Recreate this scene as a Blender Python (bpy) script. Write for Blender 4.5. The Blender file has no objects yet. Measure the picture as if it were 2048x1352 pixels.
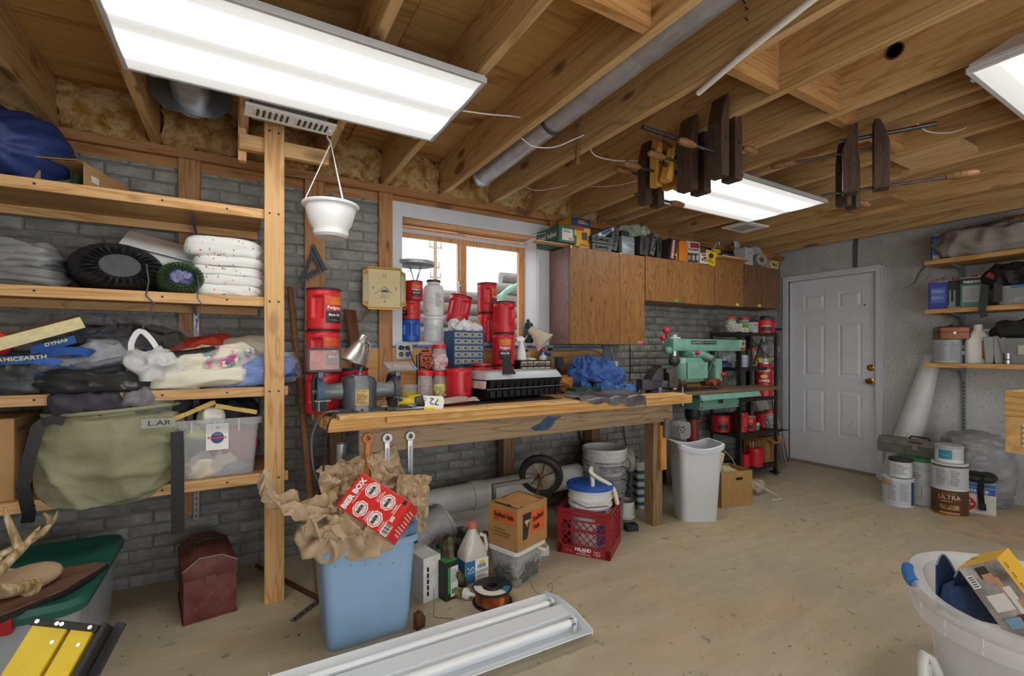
import bpy, bmesh, math, random
from mathutils import Vector, Matrix, Euler, noise
# ---------------------------------------------------------------- camera, sky, lights, exposure
F, YAW, Y0, H = 934.6, math.radians(30.28), 702.3, 1.25
SN, CS = math.sin(YAW), math.cos(YAW)
sc = bpy.context.scene
col = sc.collection
cam = bpy.data.objects.new('camera', bpy.data.cameras.new('camera'))
col.objects.link(cam)
cam.location = (0, 0, H)
cam.rotation_euler = (math.pi/2, 0, -YAW)
cam.data.lens = 36*F/2048
cam.data.sensor_width = 36
cam.data.shift_y = (Y0-676)/2048
cam.data.clip_start = 0.02
sc.camera = cam
world = bpy.data.worlds.new('sky'); sc.world = world; world.use_nodes = True
bg = world.node_tree.nodes['Background']
bg.inputs[0].default_value = (0.90, 0.95, 1.0, 1); bg.inputs[1].default_value = 2.2
LAMP = 8.0
def area(name, loc, rot, sx, sy, power, c=(1, 1, 1)):
    l = bpy.data.lights.new(name, 'AREA'); l.shape = 'RECTANGLE'; l.size = sx; l.size_y = sy; l.energy = power; l.color = c
    o = bpy.data.objects.new(name, l); col.objects.link(o); o.location = loc; o.rotation_euler = [math.radians(a) for a in rot]; return o
# added fill lamps behind the camera: one facing forward, one aimed at the ceiling
area('added_forward_fill', (1.5, -2.75, 1.2), (90, 0, 0), 5.5, 2.0, 55, (.93, .97, 1))
area('added_ceiling_fill', (.9, -1.2, .9), (180-28, 0, 0), 1.6, 1.2, 14, (.96, .98, 1))
sc.view_settings.view_transform = 'Standard'; sc.view_settings.look = 'None'
sc.view_settings.gamma = 1; sc.view_settings.use_curve_mapping = False
sc.view_settings.exposure = 0.6
sc.cycles.use_denoising = True
sc.cycles.max_bounces = 10; sc.cycles.diffuse_bounces = 6; sc.cycles.glossy_bounces = 3
sc.cycles.transparent_max_bounces = 16; sc.cycles.transmission_bounces = 6
sc.cycles.sample_clamp_indirect = 6; sc.cycles.caustics_reflective = False; sc.cycles.caustics_refractive = False
R = random.Random(7)
rad = math.radians

# ---------------------------------------------------------------- helpers: where things stand
def ray(x, y):
    u = (x-1024)/F; v = (Y0-y)/F
    return Vector((SN+CS*u, CS-SN*u, v))
def PZ(x, y, Z=0.0): q = ray(x, y); return q*((Z-H)/q.z)+Vector((0, 0, H))
def PY(x, y, Y): q = ray(x, y); return q*(Y/q.y)+Vector((0, 0, H))
def PX(x, y, X): q = ray(x, y); return q*(X/q.x)+Vector((0, 0, H))
# ---------------------------------------------------------------- helpers: materials
def lin(h):
    h = h.lstrip('#'); o = []
    for i in (0, 2, 4):
        c = int(h[i:i+2], 16)/255
        o.append(c/12.92 if c <= .04045 else ((c+.055)/1.055)**2.4)
    return (*o, 1)
def newmat(name):
    m = bpy.data.materials.new(name); m.use_nodes = True
    nt = m.node_tree; return m, nt, nt.nodes['Principled BSDF']
def nd(nt, t, **k):
    n = nt.nodes.new(t)
    for a, b in k.items():
        if isinstance(a, str) and hasattr(n, a): setattr(n, a, b)
        else: n.inputs[a].default_value = b
    return n
def coords(nt, scale=(1, 1, 1), rnd=True, rot=(0, 0, 0)):
    tc = nt.nodes.new('ShaderNodeTexCoord'); mp = nt.nodes.new('ShaderNodeMapping')
    mp.inputs['Scale'].default_value = scale; mp.inputs['Rotation'].default_value = rot
    nt.links.new(tc.outputs['Object'], mp.inputs['Vector'])
    if rnd:
        oi = nt.nodes.new('ShaderNodeObjectInfo'); mu = nt.nodes.new('ShaderNodeMath'); mu.operation = 'MULTIPLY'; mu.inputs[1].default_value = 37.0
        nt.links.new(oi.outputs['Random'], mu.inputs[0]); nt.links.new(mu.outputs[0], mp.inputs['Location'])
    return mp.outputs['Vector']
def ramp(nt, fac, stops):
    r = nt.nodes.new('ShaderNodeValToRGB'); e = r.color_ramp.elements
    while len(e) < len(stops): e.new(0.5)
    for s, (p, c) in zip(e, stops): s.position = p; s.color = c if isinstance(c, tuple) else lin(c)
    nt.links.new(fac, r.inputs[0]); return r.outputs[0]
def mixc(nt, fac, a, b, mode='MIX'):
    m = nt.nodes.new('ShaderNodeMix'); m.data_type = 'RGBA'; m.blend_type = mode
    for i, x in ((0, fac), (6, a), (7, b)):
        if isinstance(x, (float, int)): m.inputs[i].default_value = x
        elif isinstance(x, (tuple, str)): m.inputs[i].default_value = lin(x) if isinstance(x, str) else x
        else: nt.links.new(x, m.inputs[i])
    return m.outputs[2]
def bump(nt, b, h, s=.3, d=.01):
    n = nt.nodes.new('ShaderNodeBump'); n.inputs['Strength'].default_value = s; n.inputs['Distance'].default_value = d
    nt.links.new(h, n.inputs['Height']); nt.links.new(n.outputs[0], b.inputs['Normal'])
MC = {}
def M(c, r=.5, m=0., nz=0., ns=30., bp=0., bs=60., sp=.5, tr=0., al=1., c2=None, sub=None):
    """plain procedural material: colour with noise, bump, gloss; al<1 gives thin see-through plastic"""
    k = (c, r, m, nz, ns, bp, bs, sp, tr, al, c2)
    if k in MC: return MC[k]
    mt, nt, b = newmat('plain_'+c.strip('#'))
    b.inputs['Roughness'].default_value = r; b.inputs['Metallic'].default_value = m
    b.inputs['Specular IOR Level'].default_value = sp
    b.inputs['Base Color'].default_value = lin(c)
    if nz or bp or c2:
        v = coords(nt)
        n = nd(nt, 'ShaderNodeTexNoise', Scale=ns, Detail=4.0); nt.links.new(v, n.inputs['Vector'])
        if nz or c2:
            a = lin(c)
            if c2: lo, hi = lin(c2), a
            else: lo = tuple(x*(1-nz) for x in a[:3])+(1,); hi = tuple(min(1, x*(1+nz)) for x in a[:3])+(1,)
            nt.links.new(ramp(nt, n.outputs[0], [(.35, lo), (.65, hi)]), b.inputs['Base Color'])
        if bp:
            n2 = nd(nt, 'ShaderNodeTexNoise', Scale=bs, Detail=5.0); nt.links.new(v, n2.inputs['Vector'])
            bump(nt, b, n2.outputs[0], bp, .01)
    if al < 1: b.inputs['Alpha'].default_value = al
    if tr: b.inputs['Transmission Weight'].default_value = tr
    MC[k] = mt; return mt
def wood(name, light, dark, ax=0, sc_=1., knots=.5, rough=.55, ringfreq=16., var=.18):
    """boards: stretched noise grain along axis ax, growth rings, a few knots"""
    mt, nt, b = newmat(name); b.inputs['Roughness'].default_value = rough
    b.inputs['Specular IOR Level'].default_value = .3
    s = [6.*sc_]*3; s[ax] = .55*sc_
    v = coords(nt, tuple(s))
    n = nd(nt, 'ShaderNodeTexNoise', Scale=1.2, Detail=2.5, Distortion=.7); nt.links.new(v, n.inputs['Vector'])
    mu = nd(nt, 'ShaderNodeMath', operation='MULTIPLY'); mu.inputs[1].default_value = ringfreq; nt.links.new(n.outputs[0], mu.inputs[0])
    fr = nd(nt, 'ShaderNodeMath', operation='PINGPONG'); fr.inputs[1].default_value = 1.; nt.links.new(mu.outputs[0], fr.inputs[0])
    c = ramp(nt, fr.outputs[0], [(0., light), (.6, light), (1., dark)])
    s2 = [90.]*3; s2[ax] = 2.2
    v2 = coords(nt, tuple(s2)); n2 = nd(nt, 'ShaderNodeTexNoise', Scale=1., Detail=1.0); nt.links.new(v2, n2.inputs['Vector'])
    c = mixc(nt, .35, c, ramp(nt, n2.outputs[0], [(.3, dark), (.7, light)]))
    if knots:
        s3 = [8.]*3; s3[ax] = 3.2
        v3 = coords(nt, tuple(s3)); vo = nd(nt, 'ShaderNodeTexVoronoi', Scale=1.); nt.links.new(v3, vo.inputs['Vector'])
        w = nd(nt, 'ShaderNodeTexNoise', Scale=.6, Detail=0.); nt.links.new(v3, w.inputs['Vector'])
        ad = nd(nt, 'ShaderNodeMath', operation='MULTIPLY_ADD'); ad.inputs[1].default_value = .9; nt.links.new(w.outputs[0], ad.inputs[0]); nt.links.new(vo.outputs['Distance'], ad.inputs[2])
        k = ramp(nt, ad.outputs[0], [(.43, (1, 1, 1, 1)), (.56, (0, 0, 0, 1))])
        mk = nd(nt, 'ShaderNodeMath', operation='MULTIPLY'); mk.inputs[1].default_value = knots; nt.links.new(k, mk.inputs[0])
        c = mixc(nt, mk.outputs[0], c, '#4a2a12')
    oi = nt.nodes.new('ShaderNodeObjectInfo')
    hv = nt.nodes.new('ShaderNodeHueSaturation')
    ma = nd(nt, 'ShaderNodeMath', operation='MULTIPLY_ADD'); ma.inputs[1].default_value = var; ma.inputs[2].default_value = 1-var/2
    nt.links.new(oi.outputs['Random'], ma.inputs[0]); nt.links.new(ma.outputs[0], hv.inputs['Value']); nt.links.new(c, hv.inputs['Color'])
    nt.links.new(hv.outputs[0], b.inputs['Base Color'])
    bump(nt, b, n2.outputs[0], .15, .004)
    return mt
def clear(name, c='#ffffff', a=.3, r=.1, fr=0.):
    """clear or milky thin plastic / glass that really lets you see through"""
    k = ('clear', c, a, r)
    if k in MC: return MC[k]
    mt, nt, b = newmat(name)
    b.inputs['Base Color'].default_value = lin(c); b.inputs['Roughness'].default_value = r; b.inputs['Specular IOR Level'].default_value = .6
    t = nt.nodes.new('ShaderNodeBsdfTransparent'); mx = nt.nodes.new('ShaderNodeMixShader')
    mx.inputs[0].default_value = a
    out = nt.nodes['Material Output']
    nt.links.new(t.outputs[0], mx.inputs[1]); nt.links.new(b.outputs[0], mx.inputs[2]); nt.links.new(mx.outputs[0], out.inputs[0])
    MC[k] = mt; return mt
# ---------------------------------------------------------------- helpers: geometry
def TR(x=0, y=0, z=0, rx=0, ry=0, rz=0, s=1):
    return Matrix.Translation((x, y, z)) @ Euler((rad(rx), rad(ry), rad(rz))).to_matrix().to_4x4() @ Matrix.Scale(s, 4)
class G:
    def __init__(s): s.v = []; s.f = []
    def add(s, v, f, T=None):
        n = len(s.v)
        s.v += [tuple(T @ Vector(p)) for p in v] if T is not None else [tuple(p) for p in v]
        s.f += [tuple(i+n for i in q) for q in f]; return s
    def box(s, x0, x1, y0, y1, z0, z1, T=None):
        v = [(x0, y0, z0), (x1, y0, z0), (x1, y1, z0), (x0, y1, z0), (x0, y0, z1), (x1, y0, z1), (x1, y1, z1), (x0, y1, z1)]
        return s.add(v, [(3, 2, 1, 0), (4, 5, 6, 7), (0, 1, 5, 4), (1, 2, 6, 5), (2, 3, 7, 6), (3, 0, 4, 7)], T)
    def cb(s, c, d, T=None):
        return s.box(c[0]-d[0]/2, c[0]+d[0]/2, c[1]-d[1]/2, c[1]+d[1]/2, c[2]-d[2]/2, c[2]+d[2]/2, T)
    def bar(s, a, b, w, h):
        """square bar from a to b"""
        a, b = Vector(a), Vector(b); L = (b-a).length
        return s.box(-w/2, w/2, -h/2, h/2, 0, L, Matrix.Translation(a) @ (b-a).to_track_quat('Z', 'Y').to_matrix().to_4x4())
    def loft(s, rings, c0=True, c1=True, T=None, close=True):
        n = len(rings[0]); v = [p for r in rings for p in r]; f = []
        for i in range(len(rings)-1):
            for j in range(n if close else n-1):
                k = (j+1) % n; f.append((i*n+j, i*n+k, (i+1)*n+k, (i+1)*n+j))
        if c0: f.append(tuple(range(n-1, -1, -1)))
        if c1: f.append(tuple(range((len(rings)-1)*n, len(rings)*n)))
        return s.add(v, f, T)
    def lathe(s, prof, n=24, T=None, sx=1, sy=1, a0=0, a1=None):
        full = a1 is None
        if full: ang = [2*math.pi*i/n for i in range(n)]
        else: ang = [a0+(a1-a0)*i/n for i in range(n+1)]
        rings = [[(r*math.cos(a)*sx, r*math.sin(a)*sy, z) for a in ang] for r, z in prof]
        if full and len(prof) > 3 and prof[0][0] == prof[-1][0] > 0 and prof[0] != prof[-1]: rings.append(rings[0]); prof = list(prof)+[prof[0]]
        op = full and prof[0] != prof[-1]
        return s.loft(rings, op and prof[0][0] > 1e-5, op and prof[-1][0] > 1e-5, T, close=full)
    def cyl(s, a, b, r, r2=None, n=14):
        a, b = Vector(a), Vector(b); L = (b-a).length
        q = (b-a).to_track_quat('Z', 'Y').to_matrix().to_4x4()
        return s.lathe([(r, 0), (r if r2 is None else r2, L)], n, Matrix.Translation(a) @ q)
    def tube(s, pts, r, n=8, flat=None, up=None):
        pts = [Vector(p) for p in pts]; rings = []; prev = None
        for i, p in enumerate(pts):
            d = (pts[min(i+1, len(pts)-1)]-pts[max(i-1, 0)]).normalized()
            if prev is None:
                u = Vector(up) if up else (Vector((0, 0, 1)) if abs(d.z) < .9 else Vector((1, 0, 0)))
            else: u = prev
            u = (u-d*u.dot(d)); u = u.normalized() if u.length > 1e-6 else d.orthogonal().normalized()
            prev = u; w = d.cross(u); ri = r[i] if isinstance(r, (list, tuple)) else r
            if flat: rings.append([p+w*flat/2+u*ri, p-w*flat/2+u*ri, p-w*flat/2-u*ri, p+w*flat/2-u*ri])
            else: rings.append([p+u*ri*math.cos(2*math.pi*k/n)+w*ri*math.sin(2*math.pi*k/n) for k in range(n)])
        return s.loft(rings)
    def prism(s, poly, z0, z1, T=None):
        return s.loft([[(x, y, z0) for x, y in poly], [(x, y, z1) for x, y in poly]], T=T)
    def sph(s, c, r, n=14, sx=1, sy=1, sz=1):
        k = n//2
        pr = [(r*math.sin(math.pi*i/k), -r*math.cos(math.pi*i/k)*sz) for i in range(k+1)]
        pr[0] = (0, pr[0][1]); pr[-1] = (0, pr[-1][1])
        return s.lathe(pr, n, Matrix.Translation(c), sx, sy)
    def sheet(s, fn, nu, nv, th=.002):
        """two-sided sheet with thickness th; fn(u,v) gives a point"""
        top = [Vector(fn(i/nu, j/nv)) for j in range(nv+1) for i in range(nu+1)]
        W = nu+1; nrm = []
        for j in range(nv+1):
            for i in range(nu+1):
                a = top[j*W+min(i+1, nu)]-top[j*W+max(i-1, 0)]; b = top[min(j+1, nv)*W+i]-top[max(j-1, 0)*W+i]
                c = a.cross(b); nrm.append(c.normalized() if c.length > 1e-9 else Vector((0, 0, 1)))
        bot = [p-q*th for p, q in zip(top, nrm)]; N = len(top); f = []
        for j in range(nv):
            for i in range(nu):
                q = (j*W+i, j*W+i+1, (j+1)*W+i+1, (j+1)*W+i); f.append(q); f.append(tuple(N+k for k in reversed(q)))
        for i in range(nu):
            f.append((i+1, i, N+i, N+i+1)); k = nv*W+i; f.append((k, k+1, N+k+1, N+k))
        for j in range(nv):
            f.append((j*W, (j+1)*W, N+(j+1)*W, N+j*W)); k = j*W+nu; f.append((k+W, k, N+k, N+k+W))
        return s.add(top+bot, f)
def sm(pts, k=5):
    P = [Vector(p) for p in pts]; out = []
    for i in range(len(P)-1):
        a = P[max(i-1, 0)]; b = P[i]; c = P[i+1]; d = P[min(i+2, len(P)-1)]
        out += [.5*((2*b)+(c-a)*t+(2*a-5*b+4*c-d)*t*t+(3*b-a-3*c+d)*t**3) for t in [j/k for j in range(k)]]
    return out+[P[-1]]
def rr(w, d, r, z=0, n=4, cx=0, cy=0):
    """rounded rectangle ring"""
    o = []
    for sx, sy, a in ((1, 1, 0), (-1, 1, 90), (-1, -1, 180), (1, -1, 270)):
        for i in range(n+1):
            t = rad(a+90*i/n); o.append((cx+sx*(w/2-r)+r*math.cos(t), cy+sy*(d/2-r)+r*math.sin(t), z))
    return o
def obj(name, g, mat, parent=None, bev=0., smooth=35, seg=2, M_=None, kind=None, label=None):
    me = bpy.data.meshes.new(name)
    bm = bmesh.new()
    vs = [bm.verts.new(p) for p in g.v]
    for q in g.f:
        try: bm.faces.new([vs[i] for i in q])
        except ValueError: pass
    bmesh.ops.remove_doubles(bm, verts=bm.verts, dist=1e-6)
    bmesh.ops.recalc_face_normals(bm, faces=bm.faces)
    if bev:
        ed = [e for e in bm.edges if len(e.link_faces) == 2 and e.calc_face_angle(0) > rad(40)]
        bmesh.ops.bevel(bm, geom=ed, offset=bev, segments=seg, affect='EDGES', profile=.7, clamp_overlap=True)
    bm.to_mesh(me); bm.free()
    me.materials.append(mat)
    if smooth:
        me.shade_smooth(); me.set_sharp_from_angle(angle=rad(smooth))
    o = bpy.data.objects.new(name, me); col.objects.link(o)
    if parent is not None: o.parent = parent
    if M_ is not None: o.matrix_local = M_
    if kind: o['kind'] = kind
    if label: o['label'] = label
    return o
def tag(o, label, cat, group=None):
    o['label'] = label; o['category'] = cat
    if group: o['group'] = group
    return o
def T(name, label, cat, loc=(0, 0, 0), rz=0, group=None, rot=None):
    o = bpy.data.objects.new(name, None); col.objects.link(o); o.empty_display_size = .05
    o.location = loc; o.rotation_euler = rot if rot is not None else (0, 0, rad(rz))
    return tag(o, label, cat, group)
def rotd(x, y, z): return (rad(x), rad(y), rad(z))
def dup(root, loc, rz=0, label=None, group=None, rot=None):
    kids = {}
    for o in col.objects:
        if o.parent: kids.setdefault(o.parent.name, []).append(o)
    def cp(o, par):
        c = o.copy(); col.objects.link(c)
        if par is not None: c.parent = par
        for ch in kids.get(o.name, []): cp(ch, c)
        return c
    r = cp(root, None); r.location = loc; r.rotation_euler = rot if rot is not None else (0, 0, rad(rz))
    if label: r['label'] = label
    if group: r['group'] = group
    return r
def struct(name, g, mat, parent=None, **k):
    return obj(name, g, mat, parent, kind=None if parent else 'structure', **k)
def face(f, x=0, y=0, z=0, roll=0):
    """frame of a face: x to the right, y up as seen from outside; F=-Y L=-X R=+X B=+Y T=top"""
    e = {'F': (90, 0, 0), 'L': (90, 0, -90), 'R': (90, 0, 90), 'B': (90, 0, 180), 'T': (0, 0, 0)}[f]
    return TR(x, y, z, *e) @ TR(rz=roll)
TXC = {}
def text(parent, body, size, mat, T_, w=None, cyl=None, name='lettering', bold=0., h=None):
    """flat lettering; T_ its frame (centre), w fits the width, cyl bends it round a can of that radius"""
    cu = bpy.data.curves.new('t', 'FONT'); cu.body = body; cu.size = size; cu.align_x = 'CENTER'; cu.align_y = 'CENTER'
    cu.offset = bold*size; cu.resolution_u = 2
    ob = bpy.data.objects.new('t', cu); me = bpy.data.meshes.new_from_object(ob)
    bpy.data.objects.remove(ob); bpy.data.curves.remove(cu)
    xs = [v.co.x for v in me.vertices] or [0, 1]; ys = [v.co.y for v in me.vertices] or [0, 1]
    cx, cy = (min(xs)+max(xs))/2, (min(ys)+max(ys))/2
    kx = w/(max(xs)-min(xs)) if w else 1.; ky = h/(max(ys)-min(ys)) if h else (kx if w and kx < 1 else 1.)
    for v in me.vertices:
        x, y = (v.co.x-cx)*kx, (v.co.y-cy)*ky
        v.co = (cyl*math.sin(x/cyl), y, cyl*(math.cos(x/cyl)-1)) if cyl else (x, y, 0)
    me.materials.clear(); me.materials.append(mat); me.name = name
    o = bpy.data.objects.new(name, me); col.objects.link(o); o.parent = parent
    o.matrix_local = T_ @ Matrix.Translation((0, 0, .0012)); return o
def patch(parent, w, h, mat, T_, name='printed_panel', th=.0012):
    return obj(name, G().box(-w/2, w/2, -h/2, h/2, -.0002, th*.6), mat, parent, smooth=0, M_=T_)
def wrap(parent, r, z0, z1, a0, a1, mat, name='label', n=14):
    """curved label on a can; angles in degrees, -90 faces the room"""
    g = G(); g.lathe([(r+.0002, z0), (r+.0008, z0), (r+.0008, z1), (r+.0002, z1)], n, a0=rad(a0), a1=rad(a1))
    return obj(name, g, mat, parent)
def lines(parent, T_, w, h, n, mat, name='small_print', seed=1):
    """rows of small print as one flat part"""
    g = G(); q = random.Random(seed)
    for i in range(n):
        y = h/2-h*(i+.5)/n; L = w*q.uniform(.6, 1); x = -w/2
        while x < -w/2+L:
            k = q.uniform(.06, .16)*w; g.box(x, min(x+k, w/2), y-h/n*.22, y+h/n*.22, 0, .0004); x += k+.02*w
    o = obj(name, g, mat, parent, smooth=0, M_=T_ @ Matrix.Translation((0, 0, .001))); return o
def fbm(p, s, o=4):
    return noise.fractal(Vector(p)*s, 1.0, 2.0, o)
def blob(w, d, h, e=2.6, n=18, amp=.012, s=7., seed=0, ridge=.6, st=(1, 1, 1), fn=None, flat=.25):
    """soft bundle: superellipsoid of size w,d,h standing on z=0, wrinkled by ridged noise"""
    g = G(); off = Vector((seed*3.7, seed*1.3, -seed*2.1))
    idx = {}; v = []; f = []
    def vert(a, b, c):
        k = (a, b, c)
        if k not in idx:
            p = Vector((2*a/n-1, 2*b/n-1, 2*c/n-1))
            q = p/((abs(p.x)**e+abs(p.y)**e+abs(p.z)**e)**(1/e))
            x, y, z = q.x*w/2, q.y*d/2, q.z*h/2
            nr = Vector((q.x/w, q.y/d, q.z/h)).normalized()
            P = Vector((x*st[0], y*st[1], z*st[2]))
            t = noise.fractal(P*s+off, 1., 2., 4); rg = 1-abs(noise.noise(P*s*1.6-off))*2
            dl = amp*(t*(1-ridge)+rg*ridge)+amp*.8*max(0, 1-abs(noise.noise(P*s*.75+off*2))*4)**1.5+amp*.5*max(0, 1-abs(noise.noise(P*s*1.5-off))*4)
            pt = Vector((x, y, z))+nr*dl
            if fn: pt = Vector(fn(pt))
            pt.z = max(pt.z, -h/2*(1-flat*.3))
            pt.z += h/2*(1-flat*.3)
            idx[k] = len(v); v.append(pt)
        return idx[k]
    for i in range(n):
        for j in range(n):
            f += [(vert(i, j, 0), vert(i, j+1, 0), vert(i+1, j+1, 0), vert(i+1, j, 0)), (vert(i, j, n), vert(i+1, j, n), vert(i+1, j+1, n), vert(i, j+1, n)),
                  (vert(i, 0, j), vert(i+1, 0, j), vert(i+1, 0, j+1), vert(i, 0, j+1)), (vert(i, n, j), vert(i, n, j+1), vert(i+1, n, j+1), vert(i+1, n, j)),
                  (vert(0, i, j), vert(0, i, j+1), vert(0, i+1, j+1), vert(0, i+1, j)), (vert(n, i, j), vert(n, i+1, j), vert(n, i+1, j+1), vert(n, i, j+1))]
    return g.add(v, f)
# ---------------------------------------------------------------- materials used all over
W_JOIST = wood('joist_pine', '#c6a474', '#a07b4c', 1, 1., .75)
W_PLY = wood('plywood_deck', '#bf985f', '#956b38', 0, .8, .45, ringfreq=10)
W_PINEX = wood('pine_along_x', '#d8b17c', '#b5824c', 0, 1.3, .7)
W_PINEZ = wood('pine_upright', '#d5ad78', '#b58450', 2, 1.3, .35)
W_STUD = wood('stud_fir', '#b38659', '#8e5e35', 2, 1.2, .6)
W_PLATE = wood('plate_fir', '#a97c50', '#855832', 0, 1.2, .6)
W_BENCH = wood('bench_top_wood', '#d6a868', '#b27c3c', 0, 1.4, .5)
W_OLDX = wood('weathered_board', '#9a8468', '#6e5a44', 0, 1.6, .35)
W_OLDZ = wood('weathered_post', '#95795a', '#65503a', 2, 1.6, .35)
W_WALNUT = wood('walnut_laminate', '#9a6f42', '#5a381c', 2, 2.4, 0, .4, 26, .12)
W_WALNUTS = wood('walnut_laminate_side', '#96766a', '#6a4c44', 2, 2.2, 0, .4, 20, .05)
W_WALNUTD = wood('walnut_laminate_dark', '#7d5c40', '#4c3522', 2, 2.2, 0, .4, 20, .05)
W_DARK = wood('dark_beech', '#4a382c', '#2c201a', 2, 3., .1)
W_MAPLE = wood('maple_clamp', '#c99a4a', '#a8762c', 2, 3., .1)
W_HANDLE = wood('handle_wood', '#85603f', '#65432a', 2, 2., .1)
BLACK = M('#17181a', .45); DARK = M('#2a2b2d', .5); WHITE = M('#e8e9ea', .45); INK = M('#1a1a1c', .7)
STEEL = M('#a9acb0', .35, 1., nz=.12); ZINC = M('#ccd2d9', .34, .78, nz=.12, ns=12, bp=.03, bs=20); DSTEEL = M('#55575a', .45, .9, nz=.2)
IRON = M('#3a3836', .55, .8, nz=.25); BRASS = M('#c9a24a', .28, 1.)
RED = M('#c81f2c', .38, nz=.05); REDL = M('#d32a30', .35); CARD = M('#b08a5c', .8, nz=.08, ns=8); CARD2 = M('#a47a48', .8, nz=.1, ns=8)
KRAFT = M('#b09a7c', .75, nz=.10, ns=9, bp=.25, bs=30)
GREY_PRINT = M('#8c9096', .7)
# ================================================================ THE ROOM
WY, WX, ZJ, ZD = 3.13, 5.47, 2.35, 2.59       # back wall, right wall, joist underside, deck underside
XL, YF = -2.4, -2.9
# floor
def m_floor():
    mt, nt, b = newmat('concrete_floor'); b.inputs['Roughness'].default_value = .62; b.inputs['Specular IOR Level'].default_value = .35
    v = coords(nt, rnd=False)
    n = nd(nt, 'ShaderNodeTexNoise', Scale=1.1, Detail=7.0, Roughness=.62, Distortion=.6); nt.links.new(v, n.inputs['Vector'])
    c = ramp(nt, n.outputs[0], [(.3, '#a8a598'), (.45, '#b0a893'), (.55, '#b5a88d'), (.7, '#b79d6e')])
    v2 = coords(nt, (.9, 3.0, 1), False, (0, 0, .3)); n2 = nd(nt, 'ShaderNodeTexNoise', Scale=3.2, Detail=8., Roughness=.7); nt.links.new(v2, n2.inputs['Vector'])
    c = mixc(nt, .42, c, ramp(nt, n2.outputs[0], [(.3, '#978e7d'), (.5, '#b3a68c'), (.7, '#cdbfa6')]))
    n3 = nd(nt, 'ShaderNodeTexNoise', Scale=14., Detail=3.); nt.links.new(v, n3.inputs['Vector'])
    c = mixc(nt, ramp(nt, n3.outputs[0], [(.65, (0, 0, 0, 1)), (.73, (.5, .5, .5, 1))]), c, '#5e574a')
    n4 = nd(nt, 'ShaderNodeTexNoise', Scale=38., Detail=1.); nt.links.new(v, n4.inputs['Vector'])
    c = mixc(nt, ramp(nt, n4.outputs[0], [(.735, (0, 0, 0, 1)), (.77, (.75, .75, .75, 1))]), c, '#3a342a')
    nt.links.new(c, b.inputs['Base Color'])
    bump(nt, b, n2.outputs[0], .12, .01); return mt
struct('floor', G().box(XL, WX+.3, YF, WY+.3, -.1, 0), m_floor(), smooth=0)
# back wall: mortar sheet with a window opening, bricks proud of it
def m_brick(n_, a, b_, e):
    mt, nt, b = newmat(n_); b.inputs['Roughness'].default_value = .75; b.inputs['Specular IOR Level'].default_value = .25
    v = coords(nt, (1, 1, 1)); n = nd(nt, 'ShaderNodeTexNoise', Scale=9., Detail=6., Roughness=.65); nt.links.new(v, n.inputs['Vector'])
    c = ramp(nt, n.outputs[0], [(.3, a), (.5, b_), (.72, e)])
    oi = nt.nodes.new('ShaderNodeObjectInfo'); hv = nt.nodes.new('ShaderNodeHueSaturation')
    ma = nd(nt, 'ShaderNodeMath', operation='MULTIPLY_ADD'); ma.inputs[1].default_value = .25; ma.inputs[2].default_value = .87
    nt.links.new(oi.outputs['Random'], ma.inputs[0]); nt.links.new(ma.outputs[0], hv.inputs['Value']); nt.links.new(c, hv.inputs['Color']); nt.links.new(hv.outputs[0], b.inputs['Base Color'])
    v2 = coords(nt, (14, 14, 45)); n2 = nd(nt, 'ShaderNodeTexNoise', Scale=1.6, Detail=5.); nt.links.new(v2, n2.inputs['Vector']); bump(nt, b, n2.outputs[0], .7, .012)
    return mt
M_BRICK = m_brick('painted_brick', '#727370', '#898a86', '#a3a29c'); M_MORT = m_brick('painted_mortar', '#696a67', '#7e7f7b', '#949590')
WX0, WX1, WZ0, WZ1 = .955, 2.06, 1.315, 2.165          # window opening
g = G(); yb, yt = WY+.009, WY+.3
g.box(XL, WX0, yb, yt, 0, 2.34); g.box(WX1+.03, WX+.3, yb, yt, 0, 2.34); g.box(WX0-.03, WX1+.03, yb, yt, 0, WZ0-.03); g.box(WX0-.03, WX1+.03, yb, yt, WZ1+.03, 2.34)
wb = struct('wall_back', g, M_MORT, smooth=0)
bw, bh, jt = .2, .0655, .009
vari = []
for i in range(4):
    q = random.Random(i+3); g = G(); w, h, n = bw-jt, bh-jt, 6
    rings = []
    for (k, dy) in ((0, .0), (0, -.007), (.006, -.012)):
        ring = []
        for (x0, z0, x1, z1) in ((-1, -1, 1, -1), (1, -1, 1, 1), (1, 1, -1, 1), (-1, 1, -1, -1)):
            m = 4 if z0 == z1 else 1
            for t in range(m):
                x = (x0+(x1-x0)*t/m)*(w/2-k); z = (z0+(z1-z0)*t/m)*(h/2-k)
                ring.append((x, dy+(q.uniform(-.002, .002) if dy < -.01 else 0), z+(q.uniform(-.0015, .0015) if k else 0)))
        rings.append(ring)
    g.loft(rings, False, True)
    o = obj('brick', g, M_BRICK, smooth=50); vari.append(o.data); bpy.data.objects.remove(o)
zones = [(-.75, .62, .03, .62), (.55, 2.45, .06, .75), (.15, .8, .95, 2.24), (2.9, 4.3, 1.05, 1.68), (-.95, .15, 1.62, 2.26), (2.45, 3.9, .05, .9), (-.95, .15, 1.2, 1.5), (-.95, .1, .6, 1.6)]
cand = []; rest = G()
for rI in range(35):
    z = bh*(rI+.5)
    for cI in range(-8, 29):
        x = bw*cI+(bw/2 if rI % 2 else 0)
        if x > WX-.1 or (WX0-.13 < x < WX1+.13 and z > WZ0-.02): continue
        pr = next((i for i, (a, b_, c, d) in enumerate(zones) if a < x < b_ and c < z < d), 99)
        cand.append((pr, x, z, R.randrange(4), R.uniform(-.5, .5), R.uniform(0, .003)))
cand.sort(key=lambda c: c[0])
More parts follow.
